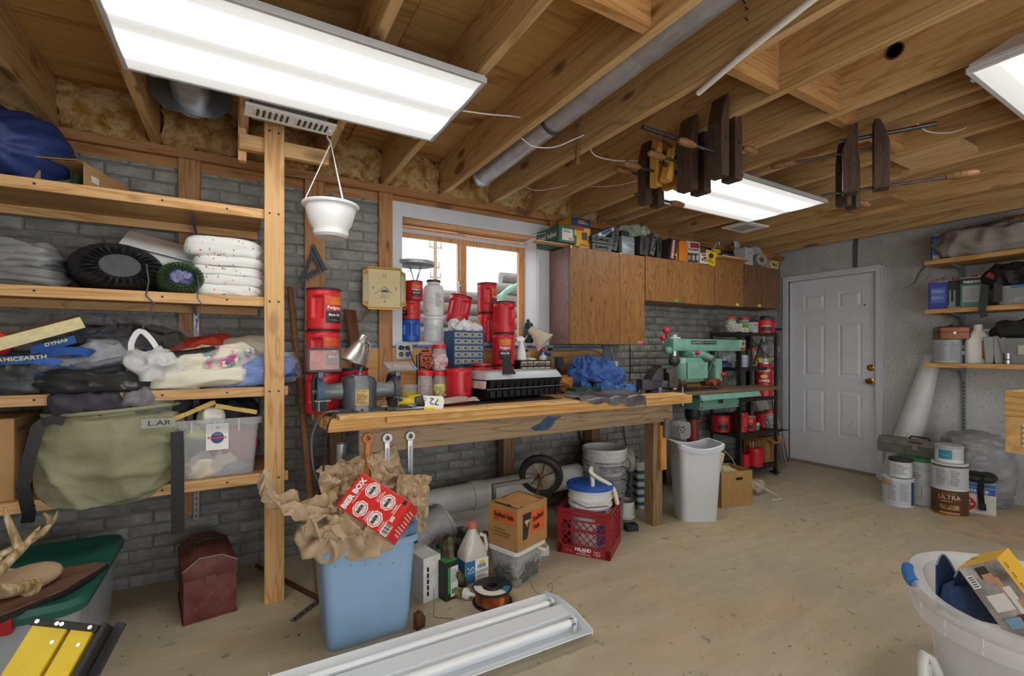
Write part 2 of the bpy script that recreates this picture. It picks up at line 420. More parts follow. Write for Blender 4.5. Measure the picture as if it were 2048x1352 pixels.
for k, (pr, x, z, vi, an, dy) in enumerate(cand):
    T_ = TR(x, WY+.0105+dy*.5, z, ry=an*.4)
    if k < 300:
        o = bpy.data.objects.new('brick', vari[vi]); col.objects.link(o); o.parent = wb; o.matrix_local = T_
    else:
        me = vari[vi]; rest.add([v.co for v in me.vertices], [tuple(p.vertices) for p in me.polygons], T_)
o = obj('bricks', rest, M_BRICK, wb, kind='stuff')
# right wall with the door opening
def m_wall():
    mt, nt, b = newmat('painted_concrete'); b.inputs['Roughness'].default_value = .8; b.inputs['Specular IOR Level'].default_value = .2
    v = coords(nt, rnd=False); n = nd(nt, 'ShaderNodeTexNoise', Scale=2.2, Detail=6., Roughness=.6); nt.links.new(v, n.inputs['Vector'])
    c = ramp(nt, n.outputs[0], [(.3, '#a6a8a9'), (.5, '#bbbec1'), (.68, '#c9cac7')])
    n2 = nd(nt, 'ShaderNodeTexNoise', Scale=55., Detail=3.); nt.links.new(v, n2.inputs['Vector'])
    c = mixc(nt, ramp(nt, n2.outputs[0], [(.55, (0, 0, 0, 1)), (.7, (.45, .45, .45, 1))]), c, '#77766f'); nt.links.new(c, b.inputs['Base Color'])
    bump(nt, b, n2.outputs[0], .25, .01); return mt
M_WALL = m_wall(); DY0, DY1, DZ = 2.185, 3.045, 2.045
g = G().box(WX, WX+.3, YF, DY0, 0, 2.42); g.box(WX, WX+.3, DY1, WY+.02, 0, 2.42); g.box(WX, WX+.3, DY0, DY1, DZ, 2.42); g.box(WX+.12, WX+.3, DY0, DY1, 0, DZ)
struct('wall_right', g, M_WALL, smooth=0)
M_WHT = M('#dcdcd8', .8)
struct('wall_left', G().box(XL-.2, XL, YF, WY+.3, 0, 2.6), M_WHT, smooth=0)
struct('wall_front', G().box(XL-.2, WX+.3, YF-.2, YF, 0, 2.6), M_WHT, smooth=0)
M_RIM = M('#7a5e44', .85, nz=.5, ns=90)
struct('trim_1', G().box(WX+.02, WX+.06, YF, WY+.3, 2.42, ZD), M_RIM, smooth=0)
struct('trim_2', G().box(WX-.005, WX+.05, YF, WY, 2.40, 2.42), W_PLATE, smooth=0)
# deck and joists
ce = struct('ceiling', G().box(XL-.2, WX+.3, YF-.2, WY+.3, ZD+.02, ZD+.06), W_PLY, smooth=0)
for i in range(8):
    for j in range(3):
        x0 = XL+1.0*i; y0 = YF+2.0*j+(1.0 if i % 2 else 0)-.5
        struct('deck_panel', G().box(x0+.001, min(x0+.999, WX+.28), max(y0, YF)+.001, min(y0+1.999, WY+.28), ZD, ZD+.02), W_PLY, ce, smooth=0)
JX = [-2.03, -1.62, -1.217, -.81, -.404, .002, .409, .815, 1.221, 1.62, 1.985, 2.39, 2.655, 2.80, 3.19, 3.59, 3.96, 4.38, 4.78, 5.18]
for k, x in enumerate(JX):
    struct('joist', G().box(x, x+.038, YF, WY+.14, ZJ, ZD), W_JOIST, ce, bev=.003, seg=1, smooth=0)
W_BLK = wood('blocking_pine', '#b98e5c', '#936638', 0, 1.3, .4)
for k, x in enumerate(JX[:-1]):
    yb = 1.10+.045*(k % 2)
    if k in (1, 2, 3, 7, 9, 10, 11, 13): struct('blocking', G().box(x+.038, JX[k+1], yb, yb+.038, ZJ+.01, ZD-.005), W_BLK, ce, smooth=0)
struct('blocking', G().box(JX[14]+.038, JX[15], .95, 1.25, ZJ+.02, ZJ+.05), wood('pale_blocking', '#d8b888', '#b08a58', 1, 1.2, .3), ce, smooth=0)
struct('blocking', G().box(JX[16]+.038, JX[17], 1.55, 1.888, ZJ+.03, ZD-.005), W_BLK, ce, smooth=0)
# top plate, furring boards on the back wall, plywood strip above the bench
struct('trim_3', G().box(XL, WX, WY-.04, WY+.14, 2.30, ZJ), W_PLATE, smooth=0)
struct('trim_4', G().box(XL, WX, WY-.003, WY+.02, 2.245, 2.30), W_PLATE, smooth=0)
for n_, (a, b_, z0) in enumerate(((-.285, -.185, .35), (.345, .462, .93), (.795, .885, 1.0), (2.165, 2.30, 2.0), (-1.35, -1.25, 0)), 5):
    struct('trim_%d' % n_, G().box(a, b_, WY-.032, WY-.001, z0, 2.30), W_STUD, bev=.002, seg=1, smooth=0)
pl = struct('trim_10', G().box(.47, 2.80, WY-.018, WY-.0005, .93, 1.272), wood('backboard_plywood', '#c69a5e', '#9c6c34', 0, .9, .5, ringfreq=9), smooth=0)
obj('edge_strip', G().box(.47, 2.80, WY-.019, WY-.0005, 1.272, 1.285), M('#2f5fa8', .5), pl, smooth=0)
struct('trim_11', G().box(2.73, 2.82, WY-.03, WY-.0005, .95, 1.30), M('#6c737c', .6), smooth=0)
struct('trim_12', G().box(XL, JX[13], WY+.10, WY+.14, ZJ, ZD), W_PLATE, smooth=0)
struct('trim_13', G().box(2.5, WX, WY+.02, WY+.06, ZJ, ZD), W_PLATE, smooth=0)
# insulation between the joist ends
def m_ins():
    mt, nt, b = newmat('glass_wool'); b.inputs['Roughness'].default_value = .95; b.inputs['Specular IOR Level'].default_value = .1
    v = coords(nt); n = nd(nt, 'ShaderNodeTexNoise', Scale=11., Detail=6., Roughness=.6, Distortion=.25); nt.links.new(v, n.inputs['Vector'])
    nt.links.new(ramp(nt, n.outputs[0], [(.3, '#73501f'), (.45, '#9c7742'), (.56, '#b39a72'), (.7, '#93682c')]), b.inputs['Base Color'])
    n2 = nd(nt, 'ShaderNodeTexNoise', Scale=40., Detail=5.); nt.links.new(v, n2.inputs['Vector']); bump(nt, b, n2.outputs[0], .6, .02); return mt
M_INS = m_ins()
where = ['at the left edge of the photo', 'above the blue sleeping bag', 'above the cardboard box on the top shelf', 'behind the round silver duct collar', 'above the white hanging pot', 'left of the window head', 'above the window head, first bay', 'above the window head at the long duct end', 'above the window head, right of the long duct', 'above the left end of the cabinets']
for i, k in enumerate(range(2, 12)):
    x0 = JX[k]+.042; w = JX[k+1]-JX[k]-.046; q = Vector((i*5.1, 2.2, i))
    def fn(u, v, x0=x0, q=q):
        p = Vector((u*2.2, 0, v*1.6)); d = .035*noise.fractal(p*1.7+q, 1., 2., 4)+.02*math.sin(math.pi*u)*math.sin(math.pi*v)
        return (x0+u*w, WY+.03-d, ZJ+.004+v*(ZD-ZJ-.008))
    o = obj('insulation_batt', G().sheet(fn, 16, 12, -.05), M_INS)
    tag(o, 'tan insulation batt '+where[i], 'insulation')
# window
M_TRIM = M('#c9ced6', .5, nz=.04, ns=6); W_SASH = wood('window_pine', '#d3a06e', '#a97544', 2, 1.2, .2)
g = G(); t0 = WY-.022; t1 = WY+.01
g.box(WX0-.068, WX0, t0, t1, WZ0-.03, WZ1+.095); g.box(WX1, WX1+.105, t0, t1, WZ0-.03, WZ1+.095); g.box(WX0, WX1, t0, t1, WZ1, WZ1+.095)
wn = struct('window_1', g, M_TRIM, bev=.003, smooth=0)
g = G().box(WX0-.02, WX0, WY+.0, WY+.29, WZ0, WZ1); g.box(WX1, WX1+.02, WY+.0, WY+.29, WZ0, WZ1)
struct('reveal', g, M('#d3d5da', .5), wn, smooth=0)
struct('reveal_head', G().box(WX0-.02, WX1+.02, WY, WY+.29, WZ1, WZ1+.02), W_SASH, wn, smooth=0)
struct('sill', G().box(WX0-.068, WX1+.1, WY-.028, WY+.29, WZ0-.022, WZ0), M_TRIM, wn, bev=.003, smooth=0)
SY = WY+.17
for (a, b_, dy) in ((WX0, 1.52, 0), (1.46, WX1, .03)):
    g = G(); f_ = .05
    g.box(a, a+f_, SY+dy, SY+dy+.03, WZ0+.01, WZ1-.02); g.box(b_-f_, b_, SY+dy, SY+dy+.03, WZ0+.01, WZ1-.02)
    g.box(a+f_, b_-f_, SY+dy, SY+dy+.03, WZ0+.01, WZ0+.05); g.box(a+f_, b_-f_, SY+dy, SY+dy+.03, WZ1-.09, WZ1-.02)
    sh = struct('window_sash', g, W_SASH, wn, bev=.003, smooth=0)
    struct('glass_pane', G().box(a+f_, b_-f_, SY+dy+.012, SY+dy+.016, WZ0+.05, WZ1-.09), clear('window_glass', '#ffffff', .06, .02), sh, smooth=0)
struct('track', G().box(WX0, WX1, SY-.015, SY-.003, WZ1-.06, WZ1-.035), M('#c3c9d2', .4), wn, smooth=0)
g = G().box(1.445, 1.46, SY-.035, SY, 1.70, 1.78); g.cyl((1.452, SY-.035, 1.74), (1.452, SY-.06, 1.74), .012)
struct('latch', g, M('#8d8578', .4, .7), wn)
# door
M_DOOR = M('#dee1e9', .45, nz=.03, ns=5); M_CASE = M('#d4d8e0', .45, nz=.03, ns=5)
dg = G(); DX = WX+.035
ys = (2.19, 2.325, 2.545, 2.675, 2.895, 3.04); zs = (.02, .34, .83, .98, 1.55, 1.70, 1.88, 2.035)
for a, b_ in ((0, 1), (2, 3), (4, 5)): dg.box(DX, DX+.035, ys[a], ys[b_], zs[0], zs[7])
for a, b_ in ((0, 1), (2, 3), (4, 5), (6, 7)):
    dg.box(DX, DX+.035, ys[1], ys[2], zs[a], zs[b_]); dg.box(DX, DX+.035, ys[3], ys[4], zs[a], zs[b_])
dg.box(DX+.012, DX+.04, ys[0], ys[5], zs[0], zs[7])
dr = struct('door_1', dg, M_DOOR, smooth=0)
for c in (1, 3):
    for r_ in (1, 3, 5):
        a, b_, c0, c1 = ys[c]+.014, ys[c+1]-.014, zs[r_]+.014, zs[r_+1]-.014
        ring = lambda x, k: [(x, a+k, c0+k), (x, b_-k, c0+k), (x, b_-k, c1-k), (x, a+k, c1-k)]
        struct('panel', G().loft([ring(DX+.014, 0), ring(DX+.012, .002), ring(DX+.002, .024), ring(DX+.0015, .026)]), M_DOOR, dr, smooth=0)
g = G().box(WX-.016, WX+.04, DY0-.06, DY0, 0, DZ+.06); g.box(WX-.016, WX+.04, DY1, DY1+.06, 0, DZ+.06); g.box(WX-.016, WX+.04, DY0, DY1, DZ, DZ+.06)
g.box(WX-.022, WX-.014, DY0-.06, DY0-.045, 0, DZ+.06); g.box(WX-.022, WX-.014, DY0-.06, DY1, DZ+.045, DZ+.06)
struct('door_casing', g, M_CASE, dr, bev=.002, smooth=0)
g = G().box(WX+.02, WX+.034, DY0, DY0+.012, 0, DZ); g.box(WX+.02, WX+.034, DY1-.012, DY1, 0, DZ); g.box(WX+.02, WX+.034, DY0, DY1, DZ-.012, DZ)
struct('door_stop', g, M_CASE, dr, smooth=0)
kz = PX(1748, 763, WX).z; dz = PX(1749, 736, WX).z
g = G().lathe([(.033, 0), (.033, .006), (.014, .012), (.012, .03), (.024, .036), (.030, .05), (.024, .064), (0, .067)], 20, TR(DX, 2.245, kz, 0, -90, 0))
struct('door_knob', g, BRASS, dr)
g = G().lathe([(.032, 0), (.032, .008), (.022, .014), (.02, .022), (0, .022)], 20, TR(DX, 2.245, dz, 0, -90, 0)); g.cb((DX-.028, 2.245, dz), (.014, .008, .03))
struct('deadbolt', g, BRASS, dr)
struct('peephole', G().cyl((DX, 2.30, 1.72), (DX-.003, 2.30, 1.72), .008), DSTEEL, dr)
struct('threshold', G().box(WX-.03, WX+.07, DY0, DY1, 0, .016), M('#8b8170', .6), dr, bev=.003, smooth=0)
MT, nt, b = newmat('scuff'); b.inputs['Base Color'].default_value = lin('#6a6a72')
g = G().box(DX-.0006, DX+.0, 2.41, 2.416, .50, .56, TR(0, 0, 0)); struct('scuff_mark', G().bar((DX-.0005, 2.44, .45), (DX-.0005, 2.40, .54), .004, .001), MT, dr, smooth=0)
# outside: stacked timbers in the window well, utility pole, wires
W_LOG = wood('grey_timber', '#77726a', '#544f48', 0, 1.2, .3)
g0 = T('timber_retaining_wall', 'stacked grey timbers of the retaining wall outside the window', 'wall', (0, 0, 0))
for r_ in range(12):
    x0 = .2+.1*(r_ % 2) if r_ < 10 else 2.42+.22*(r_-10)
    pts = [(x0+(6-x0)*t/8, 4.35-.04*math.sin(t)+.04*r_, .62+.135*r_) for t in range(9)]
    obj('timber', G().tube(pts, .072, 10), W_LOG, g0, smooth=60)
tag(obj('ground_bank', G().box(-6, 14, 4.95, 30, -.2, 1.3), M('#8d8678', .9, nz=.2, ns=3), kind='structure'), 'grey ground behind the timbers outside the window', 'ground')
p0 = T('utility_pole', 'distant wooden utility pole seen through the left window pane', 'pole', (10.15, 26.5, 0))
obj('pole_shaft', G().cyl((0, 0, 0), (0, 0, 8.6), .14, .1), W_OLDZ, p0)
for z, w in ((8.2, 1.1), (7.4, .8), (6.2, .5), (5.6, .7)):
    obj('crossarm', G().box(-w/2, w/2, -.08, .0, z, z+.1), W_OLDX, p0)
    obj('insulator', G().cyl((-w*.45, -.04, z+.1), (-w*.45, -.04, z+.4), .06, .04), M('#7a7f86', .3), p0)
    obj('insulator', G().cyl((w*.45, -.04, z+.1), (w*.45, -.04, z+.4), .06, .04), M('#7a7f86', .3), p0)
wr = T('power_lines', 'thin power lines crossing the sky outside the window', 'wire', (0, 0, 0))
for z in (9.1, 8.3, 7.4, 6.6, 5.7, 5.0):
    obj('wire', G().tube([(x, 26.4+z*.02, z-.3*math.sin((x+15)/60*math.pi)) for x in range(-15, 46, 6)], .012, 4), M('#9aa0a8', .6), wr)
g = T('garden_hose', 'green garden hose hanging over the timbers outside right window pane', 'hose', PY(1000, 620, 4.1))
obj('hose_loop', G().tube([(-.35, .0, -.35), (-.1, 0, -.05), (.08, .05, .18), (.3, .1, .3), (.5, .1, .28)], .028, 8), M('#6f9c84', .5), g)
obj('hose_loop', G().tube([(-.1, .02, -.45), (-.08, .02, -.1), (.0, .05, .12), (.2, .1, .26)], .028, 8), M('#6f9c84', .5), g)
# behind the camera the room goes on; unseen copies of the fixture are added there as fill light
# ================================================================ CEILING: fixtures, ducts, vents, things hung from joists
def m_diff():
    mt, nt, b = newmat('lit_diffuser')
    tc = nt.nodes.new('ShaderNodeTexCoord'); sp = nt.nodes.new('ShaderNodeSeparateXYZ'); nt.links.new(tc.outputs['Object'], sp.inputs[0])
    ab = nd(nt, 'ShaderNodeMath', operation='ABSOLUTE'); nt.links.new(sp.outputs[1], ab.inputs[0])
    sc_ = nd(nt, 'ShaderNodeMath', operation='MULTIPLY'); sc_.inputs[1].default_value = 1/.31; nt.links.new(ab.outputs[0], sc_.inputs[0])
    f = ramp(nt, sc_.outputs[0], [(0, (.056,)*3+(1,)), (.10, (.062,)*3+(1,)), (.36, (1, 1, 1, 1)), (.46, (1, 1, 1, 1)), (.74, (.062,)*3+(1,)), (1., (.050,)*3+(1,))])
    nt.nodes[-1].color_ramp.interpolation = 'EASE'
    mu = nd(nt, 'ShaderNodeMath', operation='MULTIPLY'); mu.inputs[1].default_value = LAMP; nt.links.new(f, mu.inputs[0])
    b.inputs['Base Color'].default_value = (.25, .25, .25, 1); b.inputs['Roughness'].default_value = .4
    b.inputs['Emission Color'].default_value = (1, .98, .94, 1); nt.links.new(mu.outputs[0], b.inputs['Emission Strength'])
    wv = nd(nt, 'ShaderNodeTexWave', Scale=60.); nt.links.new(tc.outputs['Object'], wv.inputs['Vector']); bump(nt, b, wv.outputs[1], .1, .002)
    return mt
M_DIFF = m_diff(); M_TRAY = M('#c9ccd0', .4, .2); M_ALU = M('#c6cacd', .4, .25)
def fixture(x, y, z, label, deep=.04):
    t = T('fluorescent_ceiling_light', label, 'light', (x, y, z), group='four foot ceiling light fixtures')
    L, W = 1.22, .61
    obj('diffuser', G().box(-L/2+.014, L/2-.014, -W/2+.014, W/2-.014, .004, .008), M_DIFF, t, smooth=0)
    g = G(); k = .016
    g.box(-L/2, L/2, -W/2, -W/2+k, 0, .02); g.box(-L/2, L/2, W/2-k, W/2, 0, .02); g.box(-L/2, -L/2+k, -W/2+k, W/2-k, 0, .02); g.box(L/2-k, L/2, -W/2+k, W/2-k, 0, .02)
    obj('lens_frame', g, M_ALU, t, bev=.002, seg=1, smooth=0)
    g = G().loft([[(a*(L/2-i), c*(W/2-i*2.2), zz) for a, c in ((-1, -1), (1, -1), (1, 1), (-1, 1))] for i, zz in ((.004, .021), (.004, .03), (.05, deep), (.06, deep))])
    obj('housing', g, M_TRAY, t, smooth=0)
    for a in (-1, 1):
        obj('hinge_clip', G().box(a*.52-.012, a*.52+.012, W/2-.002, W/2+.008, .002, .024), M_ALU, t, smooth=0)
    return t
fixture(.235, 1.945, 2.308, 'large lit ceiling light nearest the camera, above the shelving')
fixture(3.02, 2.045, 2.308, 'lit ceiling light behind the wooden hand clamps')
fixture(2.885, .33, 2.255, 'lit ceiling light cut off by the right edge of the photo', .09)
for (x, y, nm) in ((.2, -1.4, 'straight behind the camera'), (3.2, -1.5, 'at the back right'), (-1.5, .2, 'at the far left')):  # extra fixtures out of view, added to brighten the room
    fixture(x, y, 2.308, 'added fill light %s, outside the photo' % nm)
# long duct and round collar
t = T('round_duct', 'long round galvanised duct running between the joists towards the window', 'duct', (1.335, 0, 2.452), rz=-2.1)
yy = [YF+.3, -1.6, -.1, 1.35, 2.86]
for a, b_ in zip(yy, yy[1:]):
    g = G(); g.lathe([(.066, 0), (.068, .01), (.068, b_-a-.03), (.066, b_-a)], 28, TR(0, a, 0, -90)); obj('pipe_section', g, ZINC, t)
obj('end_collar', G().lathe([(.060, 0), (.072, 0), (.073, .012), (.073, .03), (.069, .035)], 28, TR(0, 2.85, 0, -90)), ZINC, t)
obj('hanger_strap', G().tube([(-.0+.075*math.cos(a), 1.99, .075*math.sin(a)) for a in [rad(-200+22*i) for i in range(11)]], .0015, flat=.02), DSTEEL, t)
t = T('duct_collar', 'round metal duct collar with square flange above the top shelf', 'duct', (-.195, 2.62, 2.47))
obj('pipe_section', G().cyl((0, -1.6, 0), (0, .1, 0), .078, n=28), ZINC, t)
obj('end_collar', G().lathe([(.07, 0), (.086, 0), (.088, .012), (.088, .03), (.08, .034)], 28, TR(0, .09, 0, -90)), ZINC, t)
g = G().prism([(-.165, .11), (.165, .11), (.165, -.03), (.10, -.10), (-.10, -.10), (-.165, -.03)], 0, .004, TR(0, .06, 0, 90)); obj('flange', g, M('#83878d', .35, .9), t, smooth=0)
# white register and its sheet metal boot
t = T('floor_register', 'white slotted air register hanging from the joists beside the near light', 'vent', (.21, 2.39, 2.318), rz=3)
obj('face_plate', G().box(-.19, .19, -.06, .06, 0, .012), WHITE, t, bev=.003, smooth=0)
for j in (-1, 1):
    for i in range(12):
        x = j*.085-.066+i*.012
        obj('louver', G().box(x-.0042, x+.0042, -.038, .026, -.0035, .001), DARK if i % 2 else M('#d5d8d8', .5), t, smooth=0)
obj('damper_lever', G().cyl((.17, .0, -.008), (.17, 0, .002), .006), WHITE, t)
t = T('sheet_metal_boot', 'sheet metal duct boot above the white register', 'duct', (.21, 2.45, 2.335))
g = G().loft([[(a*.16, c*.05, 0) for a, c in ((-1, -1), (1, -1), (1, 1), (-1, 1))], [(a*.165, c*.1, .22) for a, c in ((-1, -1), (1, -1), (1, 1), (-1, 1))]]); obj('boot_body', g, M('#83878d', .35, .9), t, smooth=0)
# flat ceiling grille far
t = T('ceiling_grille', 'white square air grille on the joists above the cabinets', 'vent', (3.85, 2.52, 2.335), rz=0)
obj('face_plate', G().box(-.16, .16, -.12, .12, 0, .014), WHITE, t, bev=.002, smooth=0)
for i in range(9): obj('louver', G().box(-.10, .06, -.075+.017*i, -.068+.017*i, -.004, .001), GREY_PRINT, t, smooth=0)
# hanging pot
pc = Vector((.400, 2.5, 0))
t = T('hanging_planter', 'white plastic hanging planter on three thin straps and a hook', 'planter', (pc.x, pc.y, 1.83))
M_POT = M('#e6e8ea', .4)
obj('pot', G().lathe([(0, .02), (.066, .02), (.072, .03), (.098, .07), (.115, .13), (.117, .152), (.136, .158), (.138, .153), (.134, .145), (.121, .142), (.118, .125), (.102, .066), (.078, .022), (.072, .0), (0, .0)], 36), M_POT, t)
obj('saucer', G().lathe([(0, -.008), (.070, -.008), (.082, .004), (.085, .022), (.081, .022), (.075, -.004), (0, -.004)], 36), M_POT, t)
for a in (-75, 45, 165):
    c, s_ = math.cos(rad(a)), math.sin(rad(a))
    obj('strap', G().tube([(.127*c, .127*s_, .162), (.066*c, .066*s_, .31), (.004*c, .004*s_, .46)], .0028, 6), M_POT, t)
obj('hook', G().tube([(.0, 0, .455), (.0, 0, .475), (-.012, 0, .488), (-.018, 0, .50), (-.012, 0, .515), (0, 0, .52)], .004, 8), M_POT, t)
# hand-screw clamps on the joists
JA = JX[10]+.019; JB = JX[12]+.019
def handscrew(label, loc, L, wd, th, gap, mj, mh, rods, rz=0, rot=None, rr_=.007):
    t = T('hand_screw_clamp', label, 'clamp', loc, rz, 'wooden hand screw clamps on the joists', rot)
    pr = [(0, 0), (th, 0), (th, L*.66), (th*.45, L*.97), (th*.25, L), (0, L)]
    for s_ in (-1, 1):
        g = G().prism([(s_*(gap/2+a), b_) for a, b_ in pr], -wd/2, wd/2, TR(rx=90)); obj('jaw', g, mj, t, bev=.003, smooth=0)
    for zf, x0, x1, s_ in rods:
        z = zf*L; obj('screw_rod', G().cyl((x0, 0, z), (x1, 0, z), rr_ if s_ else .010, n=10), DSTEEL, t)
        if not s_: continue
        x0 = x1-.01 if s_ > 0 else x0+.01; k = .11
        g = G().lathe([(.006, 0), (.011, .004), (.013, .02), (.017, .03), (.018, k*.6), (.016, k*.9), (.008, k), (0, k)], 12, TR(x0, 0, z, 0, s_*90, 0)); obj('handle', g, mh, t)
    for s_ in (-1, 1): obj('barrel_nut', G().cyl((s_*(gap/2+th/2), -wd/2-.002, L*.46), (s_*(gap/2+th/2), wd/2+.002, L*.46), .008, n=10), DSTEEL, t)
    return t
handscrew('tall dark hand screw clamp nearest the camera, left cluster on the joist', (JA-.02, 1.40, 2.06), .38, .075, .055, .045, W_DARK, W_HANDLE, [(.30, -.22, .09, -1), (.48, -.09, .15, 1), (.12, -.02, .13, 0)])
handscrew('dark hand screw clamp with a long black rod, middle of left cluster', (JA-.02, 1.575, 2.05), .37, .085, .055, .045, W_DARK, W_HANDLE, [(.66, -.36, .09, 0), (.36, -.22, .09, -1)])
handscrew('dark hand screw clamp farthest left over the ceiling light', (JA-.02, 1.86, 2.06), .35, .06, .05, .045, W_DARK, W_HANDLE, [(.13, -.12, .17, 1), (.45, -.16, .08, -1)])
handscrew('small yellow maple hand screw clamp beside the leftmost dark clamp', (JA-.05, 1.755, 2.12), .27, .05, .04, .05, W_MAPLE, W_HANDLE, [(.30, -.17, .09, -1), (.70, -.09, .08, 0)])
handscrew('tilted small yellow maple hand screw clamp, middle of the cluster', (JA-.07, 1.675, 2.11), .27, .05, .04, .05, W_MAPLE, W_HANDLE, [(.28, -.09, .09, 0), (.66, -.15, .08, -1)], rot=rotd(4, 16, 0))
handscrew('big dark hand screw clamp, left of the right cluster, long thin rods', (JB-.06, 1.09, 2.02), .33, .075, .06, .06, W_DARK, W_HANDLE, [(.04, -.18, .30, 1), (.80, -.10, .26, 0), (.62, -.30, .08, -1)], rz=-62, rr_=.006)
handscrew('dark hand screw clamp behind the others in the right cluster', (JB+.02, 1.20, 1.985), .33, .055, .045, .045, W_DARK, W_HANDLE, [(.14, -.08, .12, 1), (.5, -.1, .08, 0)])
# pipe, pull handle, cables
tag(obj('pvc_pipe', G().tube([(1.652, 1.29, 2.325), (1.60, 1.06, 2.338), (1.47, .52, 2.338)], .012, 12), M('#e4e2da', .4)), 'thin white plastic pipe under the joists at top of photo', 'pipe')
q = Vector((1.60, 2.03, 2.27))
t = T('pull_handle', 'wooden pull handle hanging on a wire from a joist', 'handle', q)
obj('grip', G().lathe([(0, 0), (.011, 0), (.013, .01), (.012, .08), (.006, .095), (.005, .20), (0, .20)], 12), W_HANDLE, t)
obj('eye', G().sph((0, 0, .21), .010, 10), DSTEEL, t)
obj('wire', G().tube([(0, 0, .215), (.02, -.02, .27), (.01, -.01, .33)], .0012, 5), DSTEEL, t)
M_CBL = M('#d9d7d0', .5)
def cable(label, pts, r=.0035, m=None, name='cable', cat='cable'):
    out = sm(pts, 6)
    return tag(obj(name, G().tube(out, r, 6), m or M_CBL, smooth=60), label, cat)
cable('white cable from the near light into a joist', [(.845, 1.93, 2.33), (1.0, 1.95, 2.36), (1.14, 1.98, 2.40), (1.215, 2.0, 2.42)])
cable('white cable sagging below the long duct between two joists', [(1.26, 2.06, 2.35), (1.36, 2.1, 2.345), (1.48, 2.08, 2.36), (1.57, 2.02, 2.40), (1.625, 2.0, 2.43)])
cable('white cable sagging from a joist to the leftmost hand clamp', [(1.67, 2.02, 2.40), (1.74, 2.05, 2.36), (1.85, 2.0, 2.335), (2.0, 1.95, 2.35), (2.03, 1.95, 2.38)])
cable('thin cable hanging along joists above the window corner', [(1.67, 2.75, 2.40), (1.8, 2.72, 2.37), (2.03, 2.6, 2.42), (2.07, 2.6, 2.41), (2.25, 2.45, 2.40), (2.43, 2.3, 2.44)], .002)
cable('white cable between joists right of the right clamps', [(2.9, 1.0, 2.40), (3.0, .98, 2.36), (3.12, .92, 2.36), (3.25, .86, 2.42)])
cable('white conduit running along the top of the door wall', [(WX-.01, 2.0, 2.436), (WX-.01, 1.5, 2.44), (WX-.015, 1.0, 2.445), (WX-.015, .2, 2.45)], .011, M('#cfd2d4', .5), 'conduit', 'pipe')
tag(obj('strap_strip', G().sheet(lambda u, v: (WX-.004-.004*math.sin(v*5), 2.34+u*.045+.01*v, 2.40-.30*v), 2, 10, .003), M('#5d6266', .6)), 'grey tape strip hanging on wall above the door', 'tape')
for n_, (k, y, z) in enumerate(((9, 1.05, 2.47), (9, 1.05, 2.51), (9, 1.06, 2.54), (12, .95, 2.44), (13, 1.3, 2.42))):
    tag(obj('nail', G().cyl((JX[k], y, z), (JX[k]-.03, y-.01, z-.008), .003, n=6), DSTEEL), 'bent nail in a joist face, '+('lowest of three by the white pipe', 'middle of three by the white pipe', 'topmost of three by the white pipe', 'right of the left clamps', 'near the right clamps')[n_], 'nail', 'nails in the joists')
cup = PX(1790, 102, JX[11])
tag(obj('joist_hole', G().lathe([(.034, 0), (.034, .004), (.028, .004), (.028, .0)], 20, TR(JX[11]-.004, cup.y, cup.z, 0, 90, 0)), M('#5a3f22', .8)), 'dark round drilled hole rim in the joist above the clamps', 'hole')

# ================================================================ BIG FURNITURE
# wooden shelving on the left
t = T('wooden_shelving', 'pine shelving with four long shelves and one front post', 'shelf', (0, 0, 0))
SZ = (1.952, 1.516, 1.071, .641); SXR = (.11, .11, .215, .215)
W_SHELF = wood('shelf_plywood', '#c9a06a', '#a0743f', 0, .9, .4, ringfreq=9)
for z, xr in zip(SZ, SXR):
    s_ = obj('shelf_board', G().box(-2.2, xr-.01, 2.642, 3.095, z-.019, z), W_SHELF, t, smooth=0)
    obj('edge_strip', G().box(-2.2, xr, 2.622, 2.641, z-.045, z+.002), W_PINEX, s_, bev=.002, seg=1, smooth=0)
    for x in (-.72, -.3, -.05): obj('screw_head', G().cyl((x, 2.6225, z-.02), (x, 2.6205, z-.02), .005, n=10), DARK, s_)
    obj('cleat', G().box(-2.2, xr-.02, 3.06, 3.094, z-.06, z-.0195), W_PINEX, s_, smooth=0)
po = obj('post', G().box(.107, .196, 2.598, 2.620, 0, 2.385), W_PINEZ, t, bev=.002, seg=1, smooth=0)
for z in SZ:
    for x in (.13, .17): obj('screw_head', G().cyl((x, 2.5985, z-.02), (x, 2.597, z-.02), .0055, n=10), DARK, po)
for x, z in ((.13, 2.34), (.17, 2.335)): obj('screw_head', G().cyl((x, 2.5985, z), (x, 2.597, z), .0055, n=10), DARK, po)
obj('crosspiece', G().box(0.0, .41, 2.621, 2.659, 2.235, 2.31), W_PINEX, t, bev=.002, seg=1, smooth=0)
obj('hanger_board', G().box(-.005, .031, 2.66, 2.70, 2.19, 2.52), W_PINEZ, t, bev=.002, seg=1, smooth=0)
for z0, z1 in ((.33, 1.03), (1.08, 1.9)):
    s_ = obj('slotted_standard', G().box(-.215, -.19, 3.078, 3.094, z0, z1), M('#8c939b', .4, .7), t, smooth=0)
    for i in range(int((z1-z0)/.032)): obj('slot', G().box(-.205, -.20, 3.0772, 3.078, z0+.01+.032*i, z0+.027+.032*i), BLACK, s_, smooth=0)
for z in SZ[:3]: obj('bracket', G().prism([(3.08, z-.02), (2.72, z-.02), (2.72, z-.03), (3.08, z-.07)], -.206, -.198, Matrix(((0, 0, 1, 0), (1, 0, 0, 0), (0, 1, 0, 0), (0, 0, 0, 1)))), M('#8c939b', .4, .7), t, smooth=0)

